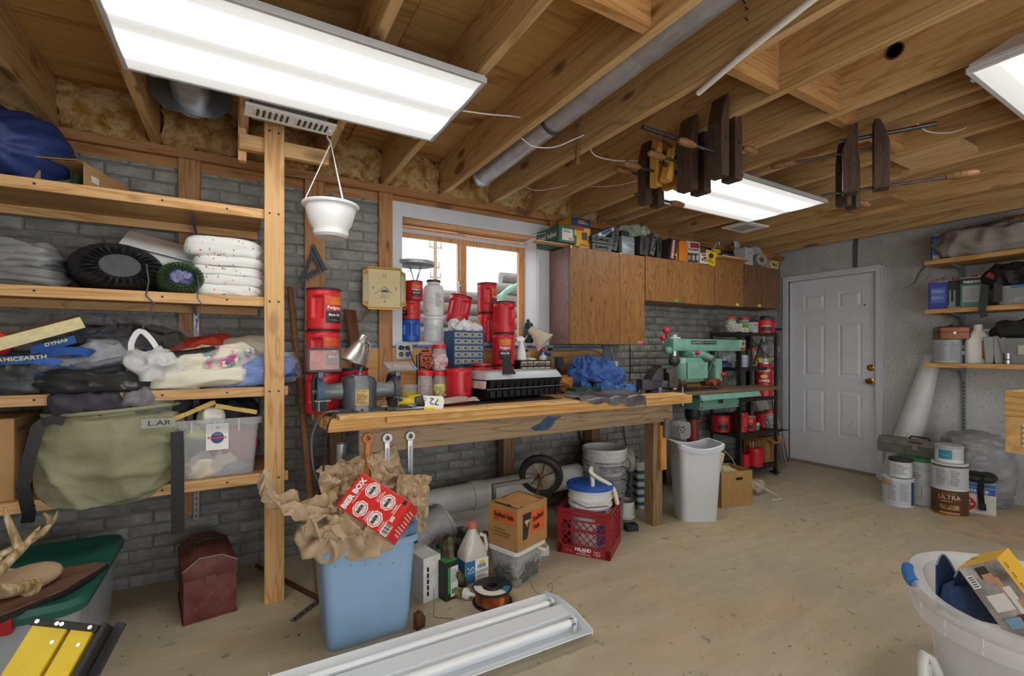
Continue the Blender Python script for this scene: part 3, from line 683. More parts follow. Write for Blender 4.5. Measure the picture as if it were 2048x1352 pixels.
# workbench
t = T('workbench', 'long wooden workbench with weathered apron under the window', 'workbench', (0, 0, 0))
BZ = .93; bx0, bx1, by0 = .352, 2.87, 2.29
for i in range(5):
    y = by0+.158*i; obj('top_plank', G().box(bx0-.006*(i % 2), bx1, y+.001, y+.156, BZ-.058, BZ), W_BENCH, t, bev=.003, seg=1, smooth=0)
obj('front_strip', G().box(.40, 2.76, by0-.026, by0+.09, BZ, BZ+.019), wood('strip_pine', '#dcb478', '#b98a48', 0, 1.6, .3), t, bev=.002, seg=1, smooth=0)
obj('lower_strip', G().box(.62, 2.70, by0-.022, by0-.0005, BZ-.03, BZ-.001), W_BENCH, t, bev=.002, seg=1, smooth=0)
ap = obj('apron', G().box(.50, 2.70, by0+.035, by0+.075, .748, BZ-.059), W_OLDX, t, bev=.003, seg=1, smooth=0)
obj('paint_stain', G().prism([(1.60+.10*math.cos(a)*(1+.25*math.sin(3*a)), .815+.030*math.sin(a)*(1+.3*math.cos(4*a))+.1*math.cos(a)*.3) for a in [rad(15*i) for i in range(24)]], -by0-.0352, -by0-.034, TR(rx=90)), M('#2b4a68', .7, nz=.3, ns=20), ap, smooth=0)
obj('cup_hook', G().tube([(2.63, by0+.034, .845), (2.63, by0+.01, .845), (2.64, by0+.0, .835), (2.645, by0+.005, .825)], .003, 6), ZINC, ap)
for x in (.52, 2.55):
    obj('leg', G().box(x, x+.09, by0+.077, by0+.167, 0, BZ-.059), W_OLDZ, t, bev=.003, seg=1, smooth=0)
    obj('leg', G().box(x-.05, x+.04, 2.98, 3.07, 0, BZ-.059), W_OLDZ, t, bev=.003, seg=1, smooth=0)
obj('leg', G().box(1.66, 1.75, 2.96, 3.05, 0, BZ-.059), W_OLDZ, t, bev=.003, seg=1, smooth=0)
lp = obj('splice_board', G().box(2.642, 2.665, by0+.075, by0+.165, .40, .745), wood('splice_pine', '#d8a054', '#a86c2c', 2, 2.2, .3), t, bev=.002, seg=1, smooth=0)
lp.location = (-.0, 0, 0)
obj('splice_board', G().box(2.595, 2.655, by0+.050, by0+.0765, .40, .72), wood('splice_pine_front', '#d8a054', '#a86c2c', 2, 2.2, .3), t, bev=.002, seg=1, smooth=0)
t = T('outlet_box', 'grey metal motor switch box on the bench leg', 'outlet', (2.66, by0+.035, .69))
M_GB = M('#8d8f90', .5, .3)
obj('box_body', G().loft([rr(.11, .12, .03, 0), rr(.11, .12, .03, .10)], T=TR(.055, .0, .0, 90)), M_GB, t, bev=.004)
obj('mount_plate', G().box(-.05, 0, -.012, .01, -.055, .075), M('#77797b', .5, .4), t, bev=.002, smooth=0)
obj('vent_ring', G().lathe([(.0, 0), (.03, 0), (.034, .006), (.034, .012), (.02, .012), (0, .012)], 20, TR(.02, -.09, .01, 90)), M_GB, t)
for i in range(6): obj('vent_hole', G().cyl((.02+.02*math.cos(i*1.047), -.1021, .01+.02*math.sin(i*1.047)), (.02+.02*math.cos(i*1.047), -.104, .01+.02*math.sin(i*1.047)), .006, n=10), BLACK, t)
# cabinets
def cabinet(label, x0, x1, y, z0, z1, doors, m, ms, stickers=(), grp='walnut wall cabinets'):
    t = T('wall_cabinet', label, 'cabinet', (x0, y, z0), group=grp)
    w, h, d = x1-x0, z1-z0, WY-y-.003
    obj('body', G().box(0, w, .021, d, 0, h), ms, t, bev=.001, seg=1, smooth=0)
    for a, b_ in zip(doors, doors[1:]):
        dd = obj('door', G().box(a+.0015, b_-.0015, 0, .0195, .002, h-.002), m, t, bev=.0015, seg=1, smooth=0)
        for zz in (.0, h-.012): obj('hinge', G().box(a+.002, a+.012, -.004, -.0002, zz, zz+.012), BRASS, dd, smooth=0)
    for x, c in stickers: patch(t, .052, .024, M(c, .6), face('F', x, 0, .022), 'price_sticker', .002)
    return t
cabinet('tall walnut wall cabinet nearest the window with pink sticker', 2.163, 2.945, 2.83, 1.303, 2.048, (0, .50, .782), W_WALNUT, W_WALNUTS, ((.73, '#e0707a'),))
cabinet('short wide walnut wall cabinet with green sticker', 2.952, 3.845, 2.83, 1.676, 2.053, (0, .46, .893), W_WALNUT, W_WALNUTS, ((.38, '#4aa548'),))
cabinet('raised narrow walnut wall cabinet with long yellow sticker', 3.85, 4.27, 2.815, 1.68, 2.125, (0, .42), W_WALNUT, W_WALNUTS, ((.33, '#d8c23a'),))
cabinet('dark walnut wall cabinet at the far corner with small yellow sticker', 4.278, 4.92, 2.83, 1.69, 2.112, (0, .36, .642), W_WALNUTD, W_WALNUTD, ((.28, '#d8c23a'),))
# radial arm saw
SGR = M('#659486', .42, nz=.08, ns=9); SGR2 = M('#76a596', .42, nz=.1, ns=14)
t = T('radial_arm_saw', 'green radial arm saw on a red pedestal beside the bench', 'saw', (0, 0, 0))
W_TAB = wood('saw_table_board', '#7d6a55', '#5c4b3a', 0, 1.5, .3)
obj('table_board', G().box(2.99, 4.29, 2.45, 2.695, .902, .927), W_TAB, t, bev=.002, seg=1, smooth=0)
obj('table_board', G().box(2.99, 4.045, 2.697, 2.98, .902, .927), W_TAB, t, bev=.002, seg=1, smooth=0)
obj('fence', G().box(3.02, 4.04, 2.82, 2.84, .927, .965), W_TAB, t, smooth=0)
obj('fence_block', G().box(3.42, 3.72, 2.79, 2.819, .927, .955), W_BENCH, t, smooth=0)
obj('front_rail', G().prism([(2.452, .90), (2.47, .90), (2.452, .862), (2.432, .858)], 3.16, 3.95, Matrix(((0, 0, 1, 0), (1, 0, 0, 0), (0, 1, 0, 0), (0, 0, 0, 1)))), SGR2, t, smooth=0)
bs = obj('base', G().box(3.21, 3.72, 2.49, 2.97, .77, .90), SGR, t, bev=.006, smooth=0)
obj('slot_plate', G().box(3.44, 3.50, 2.486, 2.4895, .815, .855), DARK, bs, smooth=0)
for x in (3.23, 3.70):
    for z in (.79, .84): obj('bolt', G().cyl((x, 2.490, z), (x, 2.485, z), .007, n=8), DARK, bs)
obj('pedestal', G().lathe([(.05, 0), (.05, .70)], 24, TR(3.41, 2.72, 0)), M('#7e1f22', .45, nz=.15), t)
obj('pedestal_collar', G().lathe([(.06, .66), (.066, .68), (.066, .768)], 24, TR(3.41, 2.72, 0)), BLACK, t)
obj('pedestal_foot', G().lathe([(.16, 0), (.16, .015), (.06, .03)], 24, TR(3.41, 2.72, 0)), M('#7e1f22', .45, nz=.15), t)
obj('column', G().cyl((3.17, 2.72, .92), (3.17, 2.72, 1.27), .035, n=20), STEEL, t)
rg = lambda x, k: [(x, 2.66-k, 1.262), (x, 2.66-k*.6, 1.252), (x, 2.78+k*.6, 1.252), (x, 2.78+k, 1.262), (x, 2.78+k, 1.345), (x, 2.76, 1.355), (x, 2.68, 1.355), (x, 2.66-k, 1.345)]
ar = obj('arm', G().loft([rg(3.10, 0), rg(3.12, .01), rg(4.03, .0), rg(4.06, -.01)]), SGR2, t, bev=.004)
patch(ar, .33, .030, M('#33352f', .5), face('F', 3.47, 2.651, 1.325), 'name_plate')
text(ar, 'DeWALT', .03, M('#d8d4c4', .5), face('F', 3.39, 2.6495, 1.325), w=.15, h=.018); text(ar, 'PowerShop', .03, M('#d8d4c4', .5), face('F', 3.55, 2.6495, 1.325), w=.14, h=.014)
e = obj('arm_cap', G().box(3.965, 4.06, 2.652, 2.788, 1.256, 1.352), M('#8fb9a8', .4), t, bev=.008)
obj('badge', G().cyl((4.02, 2.651, 1.32), (4.02, 2.648, 1.32), .018), RED, e); patch(e, .075, .022, M('#a8302c', .5), face('F', 4.012, 2.651, 1.272), 'badge_plate')
cr = obj('elevating_crank', G().tube([(3.06, 2.70, 1.25), (3.02, 2.68, 1.265), (2.99, 2.67, 1.30), (2.985, 2.67, 1.34)], .006, 6), STEEL, t)
obj('knob_ball', G().sph((2.985, 2.67, 1.355), .022), RED, cr); obj('knob_ball', G().sph((3.035, 2.68, 1.418), .027), RED, cr); obj('knob_stem', G().cyl((3.035, 2.68, 1.395), (3.04, 2.69, 1.355), .005), DARK, cr)
obj('column_cap', G().lathe([(.05, 0), (.05, .012), (.02, .016), (.018, .035), (0, .036)], 16, TR(3.18, 2.72, 1.355)), M('#c7cbc8', .4), t)
obj('crank_gear', G().sph((3.07, 2.69, 1.255), .035, sx=1.2), SGR, t)
mo = obj('motor', G().loft([rr(.30, .20, .07, 0, 6), rr(.33, .22, .08, .03, 6), rr(.33, .22, .08, .15, 6), rr(.26, .18, .07, .19, 6)], T=TR(3.16, 2.60, 1.005)), SGR, t)
obj('motor_plate', G().box(3.05, 3.29, 2.478, 2.489, 1.03, 1.16), SGR2, mo, bev=.004, smooth=0)
obj('motor_knob', G().sph((2.99, 2.56, 1.17), .042, sx=1.25), DARK, mo)
yk = obj('yoke', G().tube([(3.24, 2.60, 1.21), (3.36, 2.60, 1.22), (3.50, 2.60, 1.19), (3.57, 2.60, 1.10), (3.56, 2.60, 1.0), (3.50, 2.60, .965)], .03, 10), SGR2, t)
obj('yoke_arm', G().box(3.53, 3.62, 2.58, 2.66, .985, 1.185), SGR2, yk, bev=.012)
obj('carriage', G().box(3.25, 3.50, 2.64, 2.74, 1.205, 1.252), SGR, yk, bev=.01)
obj('lever', G().cyl((3.52, 2.56, 1.24), (3.33, 2.54, 1.0), .008), DSTEEL, yk); obj('lever_knob', G().sph((3.27, 2.56, 1.235), .02), RED, yk); obj('lever_knob', G().sph((3.62, 2.57, 1.05), .02, sx=1.4), RED, yk)
obj('saw_arbor', G().cyl((3.36, 2.58, .985), (3.56, 2.58, .985), .03), M('#7a4a34', .5, .6), t); obj('arbor_nut', G().cyl((3.44, 2.56, .99), (3.44, 2.52, .99), .028, n=6), M('#9a4a3a', .5), t)
# black steel shelving with things (items later)
t = T('steel_shelving', 'dark steel shelving unit in the corner by the door', 'shelf', (0, 0, 0))
M_RK = M('#35302c', .55, .4, nz=.2); RX0, RX1, RY0, RY1 = 4.07, 4.69, 2.72, 3.04
RZ = (1.43, 1.095, .80, .465, .125)
for x in (RX0, RX1):
    for y in (RY0, RY1):
        sx = 1 if x == RX0 else -1; sy = 1 if y == RY0 else -1
        obj('upright', G().box(x, x+sx*.034, y, y+sy*.003, 0, 1.435).box(x, x+sx*.003, y, y+sy*.034, 0, 1.435), M_RK, t, smooth=0)
for z in RZ:
    obj('shelf_tray', G().box(RX0+.004, RX1-.004, RY0+.004, RY1-.004, z-.004, z).box(RX0+.004, RX1-.004, RY0+.003, RY0+.006, z-.034, z).box(RX0+.004, RX1-.004, RY1-.006, RY1-.003, z-.034, z).box(RX0+.003, RX0+.006, RY0+.006, RY1-.006, z-.034, z), M_RK, t, smooth=0)
for (a, b_) in (((RX0+.01, RY1, 1.08), (RX1-.01, RY1, 1.40)), ((RX1, RY0, 1.10), (RX1, RY1, 1.42)), ((RX0+.34, RY0-.002, 1.36), (RX0+.22, RY0-.002, 1.12)), ((RX0+.02, RY1, .80), (RX0+.25, RY1, 1.08))):
    obj('brace', G().bar(a, b_, .016, .003), M_RK, t, smooth=0)
obj('upright', G().box(RX0+.16, RX0+.20, RY0-.003, RY0+.001, .80, 1.435), M_RK, t, smooth=0)
# shelves on the door wall
t = T('wall_shelves', 'three pine shelves on metal brackets on the door wall', 'shelf', (0, 0, 0))
QX = 5.11; QZ = (2.027, 1.607, 1.148)
for z in QZ:
    s_ = obj('shelf_board', G().box(QX+.02, WX-.004, .2, 1.69, z-.036, z), wood('shelf_pine_y', '#c79a5e', '#996a34', 1, 1.2, .6), t, smooth=0)
    obj('edge_strip', G().box(QX, QX+.0195, .2, 1.69, z-.036, z+.001), wood('shelf_edge_y', '#d2a568', '#a8763c', 1, 1.4, .8), s_, bev=.002, seg=1, smooth=0)
    for y in (1.535, .6): obj('bracket', G().prism([(WX-.02, z-.037), (QX+.08, z-.037), (QX+.10, z-.05), (WX-.06, z-.07), (WX-.02, z-.16)], -y-.006, -y+.006, TR(rx=90)), M('#8fa0a8', .45, .5), s_, smooth=0)
for y in (1.535, .6):
    s_ = obj('slotted_standard', G().box(WX-.016, WX-.001, y-.013, y+.013, .53, 2.1), M('#8b9aa0', .4, .6), t, smooth=0)
    if y > 1:
        for i in range(48): obj('slot', G().box(WX-.0168, WX-.016, y-.004, y+.004, .545+.032*i, .562+.032*i), BLACK, s_, smooth=0)
# ================================================================ LEFT: what lies on the wooden shelving
def soft(name, label, cat, loc, w, d, h, mat, seed=0, rz=0, amp=.012, s=7., e=2.6, n=20, ridge=.6, st=(1, 1, 1), group=None, fn=None, cover=None, rot=None, flat=.25):
    t = obj(name, blob(w, d, h, e, n, amp, s, seed, ridge, st, fn, flat), mat, smooth=70)
    t.location = loc; t.rotation_euler = rot if rot else (0, 0, rad(rz)); tag(t, label, cat, group)
    if cover: obj('plastic_cover', blob(w*1.05, d*1.05, h*1.08, e, n, amp*1.5, s*1.7, seed+5, .9, st, fn, flat), cover, t, smooth=25)
    return t
def at(x, z, y=2.86): return Vector((x, y, z))
M_FILM = clear('garment_film', '#3a3e44', .20, .07)
S1, S2, S3, S4 = SZ
NYB = M('#23366e', .55, nz=.15, ns=6, bp=.2, bs=25)
t = T('sleeping_bag', 'big blue rolled sleeping bag on the top shelf at left edge', 'sleeping bag', (-.93, 2.84, S1))
def bagfn(p, r0=.15):
    a = math.atan2(p.z, p.x); k = 1-.28*max(0, -p.y-.08)/.2; f = .010*math.sin(a*17+3*noise.noise(p*6))*min(1, max(0, (-p.y+.02)/.1)); q = math.hypot(p.x, p.z)+1e-6
    return (p.x*k*(1+f/q), p.y, p.z*k*(1+f/q))
o = obj('roll', blob(.52, .50, .33, 2.8, 30, .014, 6, 3, .5, (1, .4, 1), bagfn), NYB, t, smooth=70)
obj('end_lining', blob(.16, .06, .14, 2.2, 12, .010, 12, 4), M('#3d6b4a', .7, c2='#a8b8a0', ns=14), t, smooth=70, M_=TR(.25, .02, .02, 0, 0, 60))
# opened cardboard box
def open_box(name, label, w, d, h, loc, rz, mat, flaps=(), cat='box', th=.004, rot=None, group=None, top=True):
    t = T(name, label, cat, loc, rz, group, rot)
    g = G().box(-w/2, w/2, -d/2, d/2, 0, th); g.box(-w/2, w/2, -d/2, -d/2+th, th, h); g.box(-w/2, w/2, d/2-th, d/2, th, h); g.box(-w/2, -w/2+th, -d/2+th, d/2-th, th, h); g.box(w/2-th, w/2, -d/2+th, d/2-th, th, h)
    obj('box_body', g, mat, t, smooth=0)
    for (s_, L, a) in flaps:
        ww = w if s_ in 'FB' else d
        T_ = {'F': TR(0, -d/2, h, 0, 0, 0), 'B': TR(0, d/2, h, 0, 0, 180), 'L': TR(-w/2, 0, h, 0, 0, -90), 'R': TR(w/2, 0, h, 0, 0, 90)}[s_]
        obj('flap', G().box(-ww/2+.002, ww/2-.002, -L, 0, -.0015, .0015), mat, t, smooth=0, M_=T_ @ TR(rx=a))
    return t
p = PY(150, 360, 2.74)
b = open_box('cardboard_box', 'empty open cardboard box lying on the top shelf beside blue bag', .18, .11, .32, (p.x+.0, 2.675, S1+.05), 0, CARD, (('F', .075, 80), ('L', .08, 60), ('B', .05, -100)), rot=rotd(90, 0, -20))
b.rotation_euler = Euler(rotd(-90, 0, -18)); b.location = (p.x, 2.99, S1+.058)
b.rotation_euler = (Euler((0, 0, rad(-18))).to_matrix() @ Euler((rad(90), 0, 0)).to_matrix()).to_euler(); b.location = (p.x+.06, 3.0, S1+.057)
obj('flap', G().box(-.10, -.068, -.05, .125, .32, .323), CARD, b, smooth=0); patch(b, .028, .05, M('#d8d8d4', .6), TR(.0905, 0, .25, 90, 0, 90), 'shipping_label')
# shelf two
M_VIN = M('#7d8082', .42, nz=.12, ns=8, c2='#5d6063')
for i, (w, h, z, x, sd) in enumerate(((.42, .075, 0, -.86, 1), (.40, .13, .068, -.88, 2))):
    soft('folded_tarp', ('lower grey vinyl sheet folded flat under the other at left edge', 'upper grey vinyl sheet in thick loose folds at the left edge')[i], 'tarp', at(x, S2+z, 2.82), w, .34, h, M_VIN, sd, 4*i, .016, 9, 4., 22, .8, (.35, .5, 3.2), group='grey folded tarps')
def sack(label, loc, rx, rz_, L, mat, dark, rz, seed, lining=None, grp=None):
    t = T('stuff_sack', label, 'sack', loc, rz, grp); n = 150; R_ = random.Random(seed); ph = [R_.uniform(0, 6) for _ in range(4)]
    prof = [(.0, .03), (.40, .022), (.45, .008), (.52, .0), (.60, -.002), (.70, .004), (.80, .022), (.90, .06), (.97, .12), (1., .18), (1.0, L-.10), (.9, L-.03), (.5, L), (0, L)]
    rings = []
    for r, y in prof:
        ring = []
        for k in range(n):
            a = 2*math.pi*k/n; amp = .06*max(0, 1-abs(r-.62)/.3) if .42 < r < .93 and y < .1 else .010
            f = 1+amp*(math.sin(a*23+ph[0])*.6+math.sin(a*37+ph[1])*.4)+.03*math.sin(a*2+ph[2])
            z = rz_*r*f*math.sin(a); ring.append((rx*r*f*math.cos(a), y+.25*amp*math.sin(a*29+ph[3]), max(z, -rz_*.93)))
        rings.append(ring)
    obj('sack_body', G().loft(rings), mat, t, smooth=70, M_=TR(0, -L/2, rz_*.93))
    if lining: obj('lining', blob(rx*.8, .05, rz_*.75, 2.2, 14, .012, 25, seed), lining, t, smooth=60, M_=TR(.0, -L/2+.035, rz_*.55))
    else: obj('end_panel', G().lathe([(0, .0), (.36, .004), (.42, .012)], 30, TR(0, -L/2+.020, rz_*.93, 90) @ Matrix.Diagonal((rx, rz_, .6, 1))), dark, t, smooth=60)
    obj('toggle', G().sph((rx*.52, -L/2-.004, rz_*1.0), .010), BLACK, t)
    pts = [(rx*.52, -L/2-.012, rz_*.95), (rx*.56, -L/2-.02, rz_*.4), (rx*.5, -L/2-.03, -.02), (rx*.66, -L/2-.03, -.05), (rx*.55, -L/2-.025, -.11), (rx*.42, -L/2-.025, -.17)]
    obj('drawcord', G().tube(pts, .0035 if rx > .14 else .0025, 6), M('#4a4d52', .6), t, smooth=60); return t
sack('large black stuff sack with a gathered end on the second shelf', (-.485, 2.80, S2), .172, .118, .36, M('#232428', .5, nz=.2, ns=10, bp=.15, bs=40), M('#35373c', .45, nz=.2), 12, 3)
sack('small green stuff sack with blue lining showing on the second shelf', (-.245, 2.76, S2), .108, .082, .30, M('#3e5a3c', .6, nz=.15, ns=10, bp=.15, bs=50), None, 8, 5, M('#34488f', .6, c2='#8d8aa4', ns=22))
t = T('ring_binder', 'large white ring binder lying slanted over the stuff sacks', 'binder', (-.29, 2.90, 1.71), rot=rotd(24, 11, 6))
M_BND = M('#d5dbdf', .4); g = G().box(-.20, .20, -.14, .14, .052, .056); g.box(-.20, .20, -.14, .14, 0, .004); g.box(.196, .20, -.14, .14, .004, .052); obj('cover', g, M_BND, t, bev=.001, smooth=0)
obj('page_block', G().box(-.19, .15, -.13, .13, .006, .040), M('#e9e9e4', .7), t, smooth=0)
obj('spine_ring', G().lathe([(.020, 0), (.024, 0), (.024, .002), (.020, .002), (.020, 0)], 20, TR(.16, -.1415, .03, 90)), STEEL, t)
def m_floral():
    mt, nt, b = newmat('floral_sheet'); b.inputs['Roughness'].default_value = .8
    v = coords(nt, (30, 30, 34)); vo = nd(nt, 'ShaderNodeTexVoronoi', Scale=1.); nt.links.new(v, vo.inputs['Vector'])
    c = ramp(nt, vo.outputs['Distance'], [(.10, (1, 1, 1, 1)), (.17, (0, 0, 0, 1))])
    hs = nt.nodes.new('ShaderNodeSeparateColor'); nt.links.new(vo.outputs['Color'], hs.inputs[0])
    fc = ramp(nt, hs.outputs[0], [(.0, '#c83a30'), (.25, '#e08a3a'), (.45, '#5a7fc0'), (.65, '#b8323c'), (.85, '#d8a838')]); nt.nodes[-1].color_ramp.interpolation = 'CONSTANT'
    v2 = coords(nt, (44, 44, 20)); vo2 = nd(nt, 'ShaderNodeTexVoronoi', Scale=1.); nt.links.new(v2, vo2.inputs['Vector'])
    gr = ramp(nt, vo2.outputs['Distance'], [(.12, (.8, .8, .8, 1)), (.18, (0, 0, 0, 1))])
    base = mixc(nt, gr, '#dfe1e0', '#5f9050'); nt.links.new(mixc(nt, c, base, fc), b.inputs['Base Color']); return mt
M_FLO = m_floral()
for i, (h, w, dx, nm) in enumerate(((.062, .30, .0, 'bottom'), (.05, .30, .004, 'second from the bottom'), (.05, .31, -.004, 'middle'), (.05, .30, .006, 'second from the top'), (.095, .33, -.014, 'puffed topmost'))):
    z = S2+sum((.054, .046, .046, .046, 0)[:i])
    soft('folded_bed_sheet', 'white floral bed sheet folded, %s in its stack by the post' % nm, 'sheet', at(-.045+dx, z, 2.83), w, .36, h, M_FLO, i+20, R.uniform(-3, 3), .007, 8, 5., 20, .5, (.5, .5, 2.5), group='folded floral sheets')
# shelf three
t = T('red_pouch', 'bright red rounded pouch at the left edge of third shelf', 'pouch', (-.86, 2.68, S3+.16)); obj('pouch_body', blob(.12, .10, .10, 2.5, 12, .006, 9, 2), M('#d02a20', .5), t, smooth=60); obj('cord', G().tube([(.02, -.05, .02), (.05, -.045, .05), (.06, -.03, .08)], .004, 6), BLACK, t)
b = open_box('shallow_box', 'shallow cream and brown box lid tilted on the blue webbing', .30, .20, .05, (-.735, 2.75, S3+.235), 0, M('#8a6a46', .8, nz=.1), (), 'box', rot=rotd(6, -22, 12))
patch(b, .298, .048, M('#d9cf9f', .75, nz=.08, ns=40), face('F', 0, -.1003, .025), 'cream_side'); patch(b, .10, .03, M('#b8b09a', .7), face('T', -.02, .02, .004), 'tape_strip')
M_WEB = M('#2a5cab', .6, bp=.2, bs=120); YEL = M('#d8cf8a', .6)
t = T('webbing_strap', 'blue lettered webbing strap coiled on the third shelf', 'strap', (-.725, 2.645, S3+.105))
obj('strap_band', G().tube([(-.20, -.02, -.005), (-.10, -.025, .035), (.0, -.03, .04), (.08, -.02, .02), (.12, .03, .0)], .0015, flat=.034, up=(0, -1, .2)), M_WEB, t)
obj('strap_loop', G().tube(sm([(.0, -.02, -.03), (.06, -.035, -.035), (.115, -.02, -.02), (.125, .0, .02), (.09, .02, .035), (.03, .02, .03)]), .0015, flat=.034, up=(0, 1, .3)), M_WEB, t)
obj('strap_loop', G().tube(sm([(.02, .0, .06), (.10, -.02, .075), (.165, -.01, .07), (.17, .03, .06), (.10, .06, .055)]), .0015, flat=.034, up=(0, 1, .3)), M_WEB, t)
obj('strap_band', G().tube([(-.02, .03, .075), (.06, .0, .10), (.13, -.02, .125)], .0015, flat=.034, up=(0, -1, .2)), M_WEB, t)
text(t, 'DYNAMICEARTH', .024, YEL, TR(-.055, -.0325, .042, 80, -6, 0), w=.20, h=.017, bold=.02); text(t, '58-22', .018, YEL, TR(-.155, -.03, .008, 75, -20, 0), w=.06, h=.014); text(t, 'DYNAMI', .02, YEL, TR(.075, -.0125, .112, 75, -18, 0), w=.085, h=.015, bold=.02)
GRJ = M('#6c7178', .5, nz=.12, ns=8); BLJ = M('#131416', .6, nz=.2); DGJ = M('#55606a', .55, nz=.15)
soft('garment_bag', 'black and grey garment in clear plastic at left end of third shelf', 'garment', at(-.84, S3, 2.76), .34, .30, .15, M('#1c1e20', .5, c2='#5a6068', ns=5), 31, 8, .015, 8, 3, 20, .6, (.6, 1, 1.5), cover=M_FILM)
soft('garment_bag', 'black garment in shiny clear plastic at centre of third shelf', 'garment', at(-.55, S3, 2.74), .42, .28, .105, BLJ, 32, 3, .015, 9, 3, 20, .7, (.6, 1, 1.8), cover=M_FILM)
soft('folded_jacket', 'grey folded jacket lying on the black bagged garment', 'jacket', at(-.62, S3+.075, 2.78), .40, .26, .085, GRJ, 33, 6, .016, 8, 3, 20, .7, (.5, 1, 2), rot=rotd(0, -6, 5))
soft('folded_jacket', 'grey jacket hood with a pale zipper folded over, third shelf centre', 'jacket', at(-.515, S3+.115, 2.76), .22, .17, .10, M('#85898f', .45, nz=.1), 34, 20, .018, 9, 2.4, 18, .7, rot=rotd(10, 14, 20))
soft('bagged_jacket', 'pale grey jacket in plastic behind the white carrier bag', 'jacket', at(-.50, S3+.13, 2.92), .36, .20, .12, DGJ, 35, 6, .014, 8, 3, 20, .7, (.6, 1, 2), rot=rotd(0, 12, 4))
soft('fur_coat_bag', 'dark brown coat in clear plastic piled at back of third shelf', 'coat', at(-.46, S3, 2.97), .56, .22, .30, M('#2b2225', .8, nz=.3, ns=20, bp=.3, bs=90), 36, 0, .022, 6, 2.4, 24, .6, cover=clear('coat_film', '#dfe6ee', .10, .08))
t = soft('carrier_bag', 'white plastic carrier bag with knotted handles on third shelf', 'bag', at(-.335, S3+.045, 2.70), .20, .18, .13, clear('white_film', '#e9ecef', .62, .25), 37, 0, .020, 12, 2.2, 20, .9)
obj('handle', G().tube(sm([(-.07, -.01, .08), (-.085, -.02, .16), (-.055, -.02, .225), (-.015, -.015, .19), (.03, -.01, .10)]), .004, flat=.022, up=(0, -1, 0)), clear('white_film2', '#eef0f2', .7, .25), t)
soft('orange_jacket', 'orange red jacket bundled behind the cream quilt', 'jacket', at(-.17, S3+.10, 2.93), .34, .22, .145, M('#c8452c', .6, nz=.1), 38, 0, .014, 7, 2.6, 18, .6, rot=rotd(0, -14, 0))
tag(obj('black_belt', G().tube([(-.36, 2.70, S3+.165), (-.25, 2.67, S3+.170), (-.15, 2.67, S3+.185), (-.10, 2.68, S3+.195)], .006, flat=.03, up=(0, -.4, 1)), M('#1c1c1f', .6)), 'black webbing belt lying across orange jacket and cream quilt', 'belt')
def m_quilt():
    mt, nt, b = newmat('quilt'); b.inputs['Roughness'].default_value = .85; v = coords(nt)
    vo = nd(nt, 'ShaderNodeTexVoronoi', Scale=55.); nt.links.new(v, vo.inputs['Vector']); n = nd(nt, 'ShaderNodeTexNoise', Scale=7., Detail=1.); nt.links.new(v, n.inputs['Vector'])
    hs = nt.nodes.new('ShaderNodeSeparateColor'); nt.links.new(vo.outputs['Color'], hs.inputs[0])
    fc = ramp(nt, hs.outputs[0], [(0, '#b9508a'), (.3, '#7a5aa0'), (.5, '#6aa890'), (.7, '#d0807a'), (.85, '#e4dfcc')]); nt.nodes[-1].color_ramp.interpolation = 'CONSTANT'
    nt.links.new(mixc(nt, ramp(nt, n.outputs[0], [(.56, (0, 0, 0, 1)), (.62, (1, 1, 1, 1))]), '#e0dccb', fc), b.inputs['Base Color'])
    n2 = nd(nt, 'ShaderNodeTexVoronoi', Scale=22.); nt.links.new(v, n2.inputs['Vector']); bump(nt, b, n2.outputs[0], .35, .02); return mt
M_QLT = m_quilt(); M_CRM = M('#ddd9c6', .85, bp=.3, bs=25)
soft('quilt', 'cream quilt folded thick, lower fold, on third shelf', 'quilt', at(-.16, S3+.005, 2.76), .42, .30, .085, M_CRM, 41, -4, .012, 8, 3.4, 22, .5, (.5, 1, 2), rot=rotd(0, -5, -3))
soft('quilt', 'patterned cream quilt folded over on top of the plain fold', 'quilt', at(-.10, S3+.075, 2.78), .38, .28, .125, M_QLT, 42, 0, .014, 7, 2.8, 22, .5, (.5, 1, 2), rot=rotd(0, -10, 2))
soft('pillow', 'plain cream pillow standing behind the post on third shelf', 'pillow', at(.045, S3+.09, 2.90), .28, .20, .17, M_CRM, 43, 0, .010, 6, 2.6, 18, .5)
soft('fabric_scrap', 'white scrap of cloth with coloured dots at the shelf front', 'cloth', at(-.25, S3, 2.68), .17, .07, .022, M_FLO, 44, -10, .006, 18, 3, 14, .6)
soft('blue_bedding_pack', 'blue bedding sealed in clear plastic, sticking out past the post', 'bedding', at(.05, S3+.002, 2.79), .42, .27, .14, M('#3e6fc0', .5, nz=.15, ns=7), 45, 0, .014, 8, 3.2, 22, .7, (.6, 1, 1.8), cover=clear('pack_film', '#dfe8ff', .22, .06), rot=rotd(0, -6, 0))
# shelf four
t = T('cardboard_carton', 'closed brown carton at the left end of lowest shelf', 'box', (-.90, 2.83, S4))
cl_, cr_ = -.20, PY(27, 1010, 2.66).x+.90
obj('carton_body', G().box(cl_, cr_, -.165, .165, 0, .335), CARD, t, bev=.002, seg=1, smooth=0); obj('tape_strip', G().box(cl_, cr_+.0006, -.02, .02, .3351, .3356), M('#b79a6c', .4), t, smooth=0)
text(t, 'ELEXEED', .03, INK, face('R', cr_, -.08, .285), w=.10); lines(t, face('R', cr_, -.02, .05), .1, .02, 2, INK); obj('handle_hole', G().cyl((cr_, .10, .2), (cr_+.001, .10, .2), .02), M('#6a5236', .9), t)
for r_ in (.05, .065, .08): obj('printed_arc', G().tube([(cr_+.0004, -.0+r_*1.2*math.cos(a), .18+r_*math.sin(a)) for a in [rad(60+12*i) for i in range(18)]], .0008, 4), M('#7d6545', .8), t)
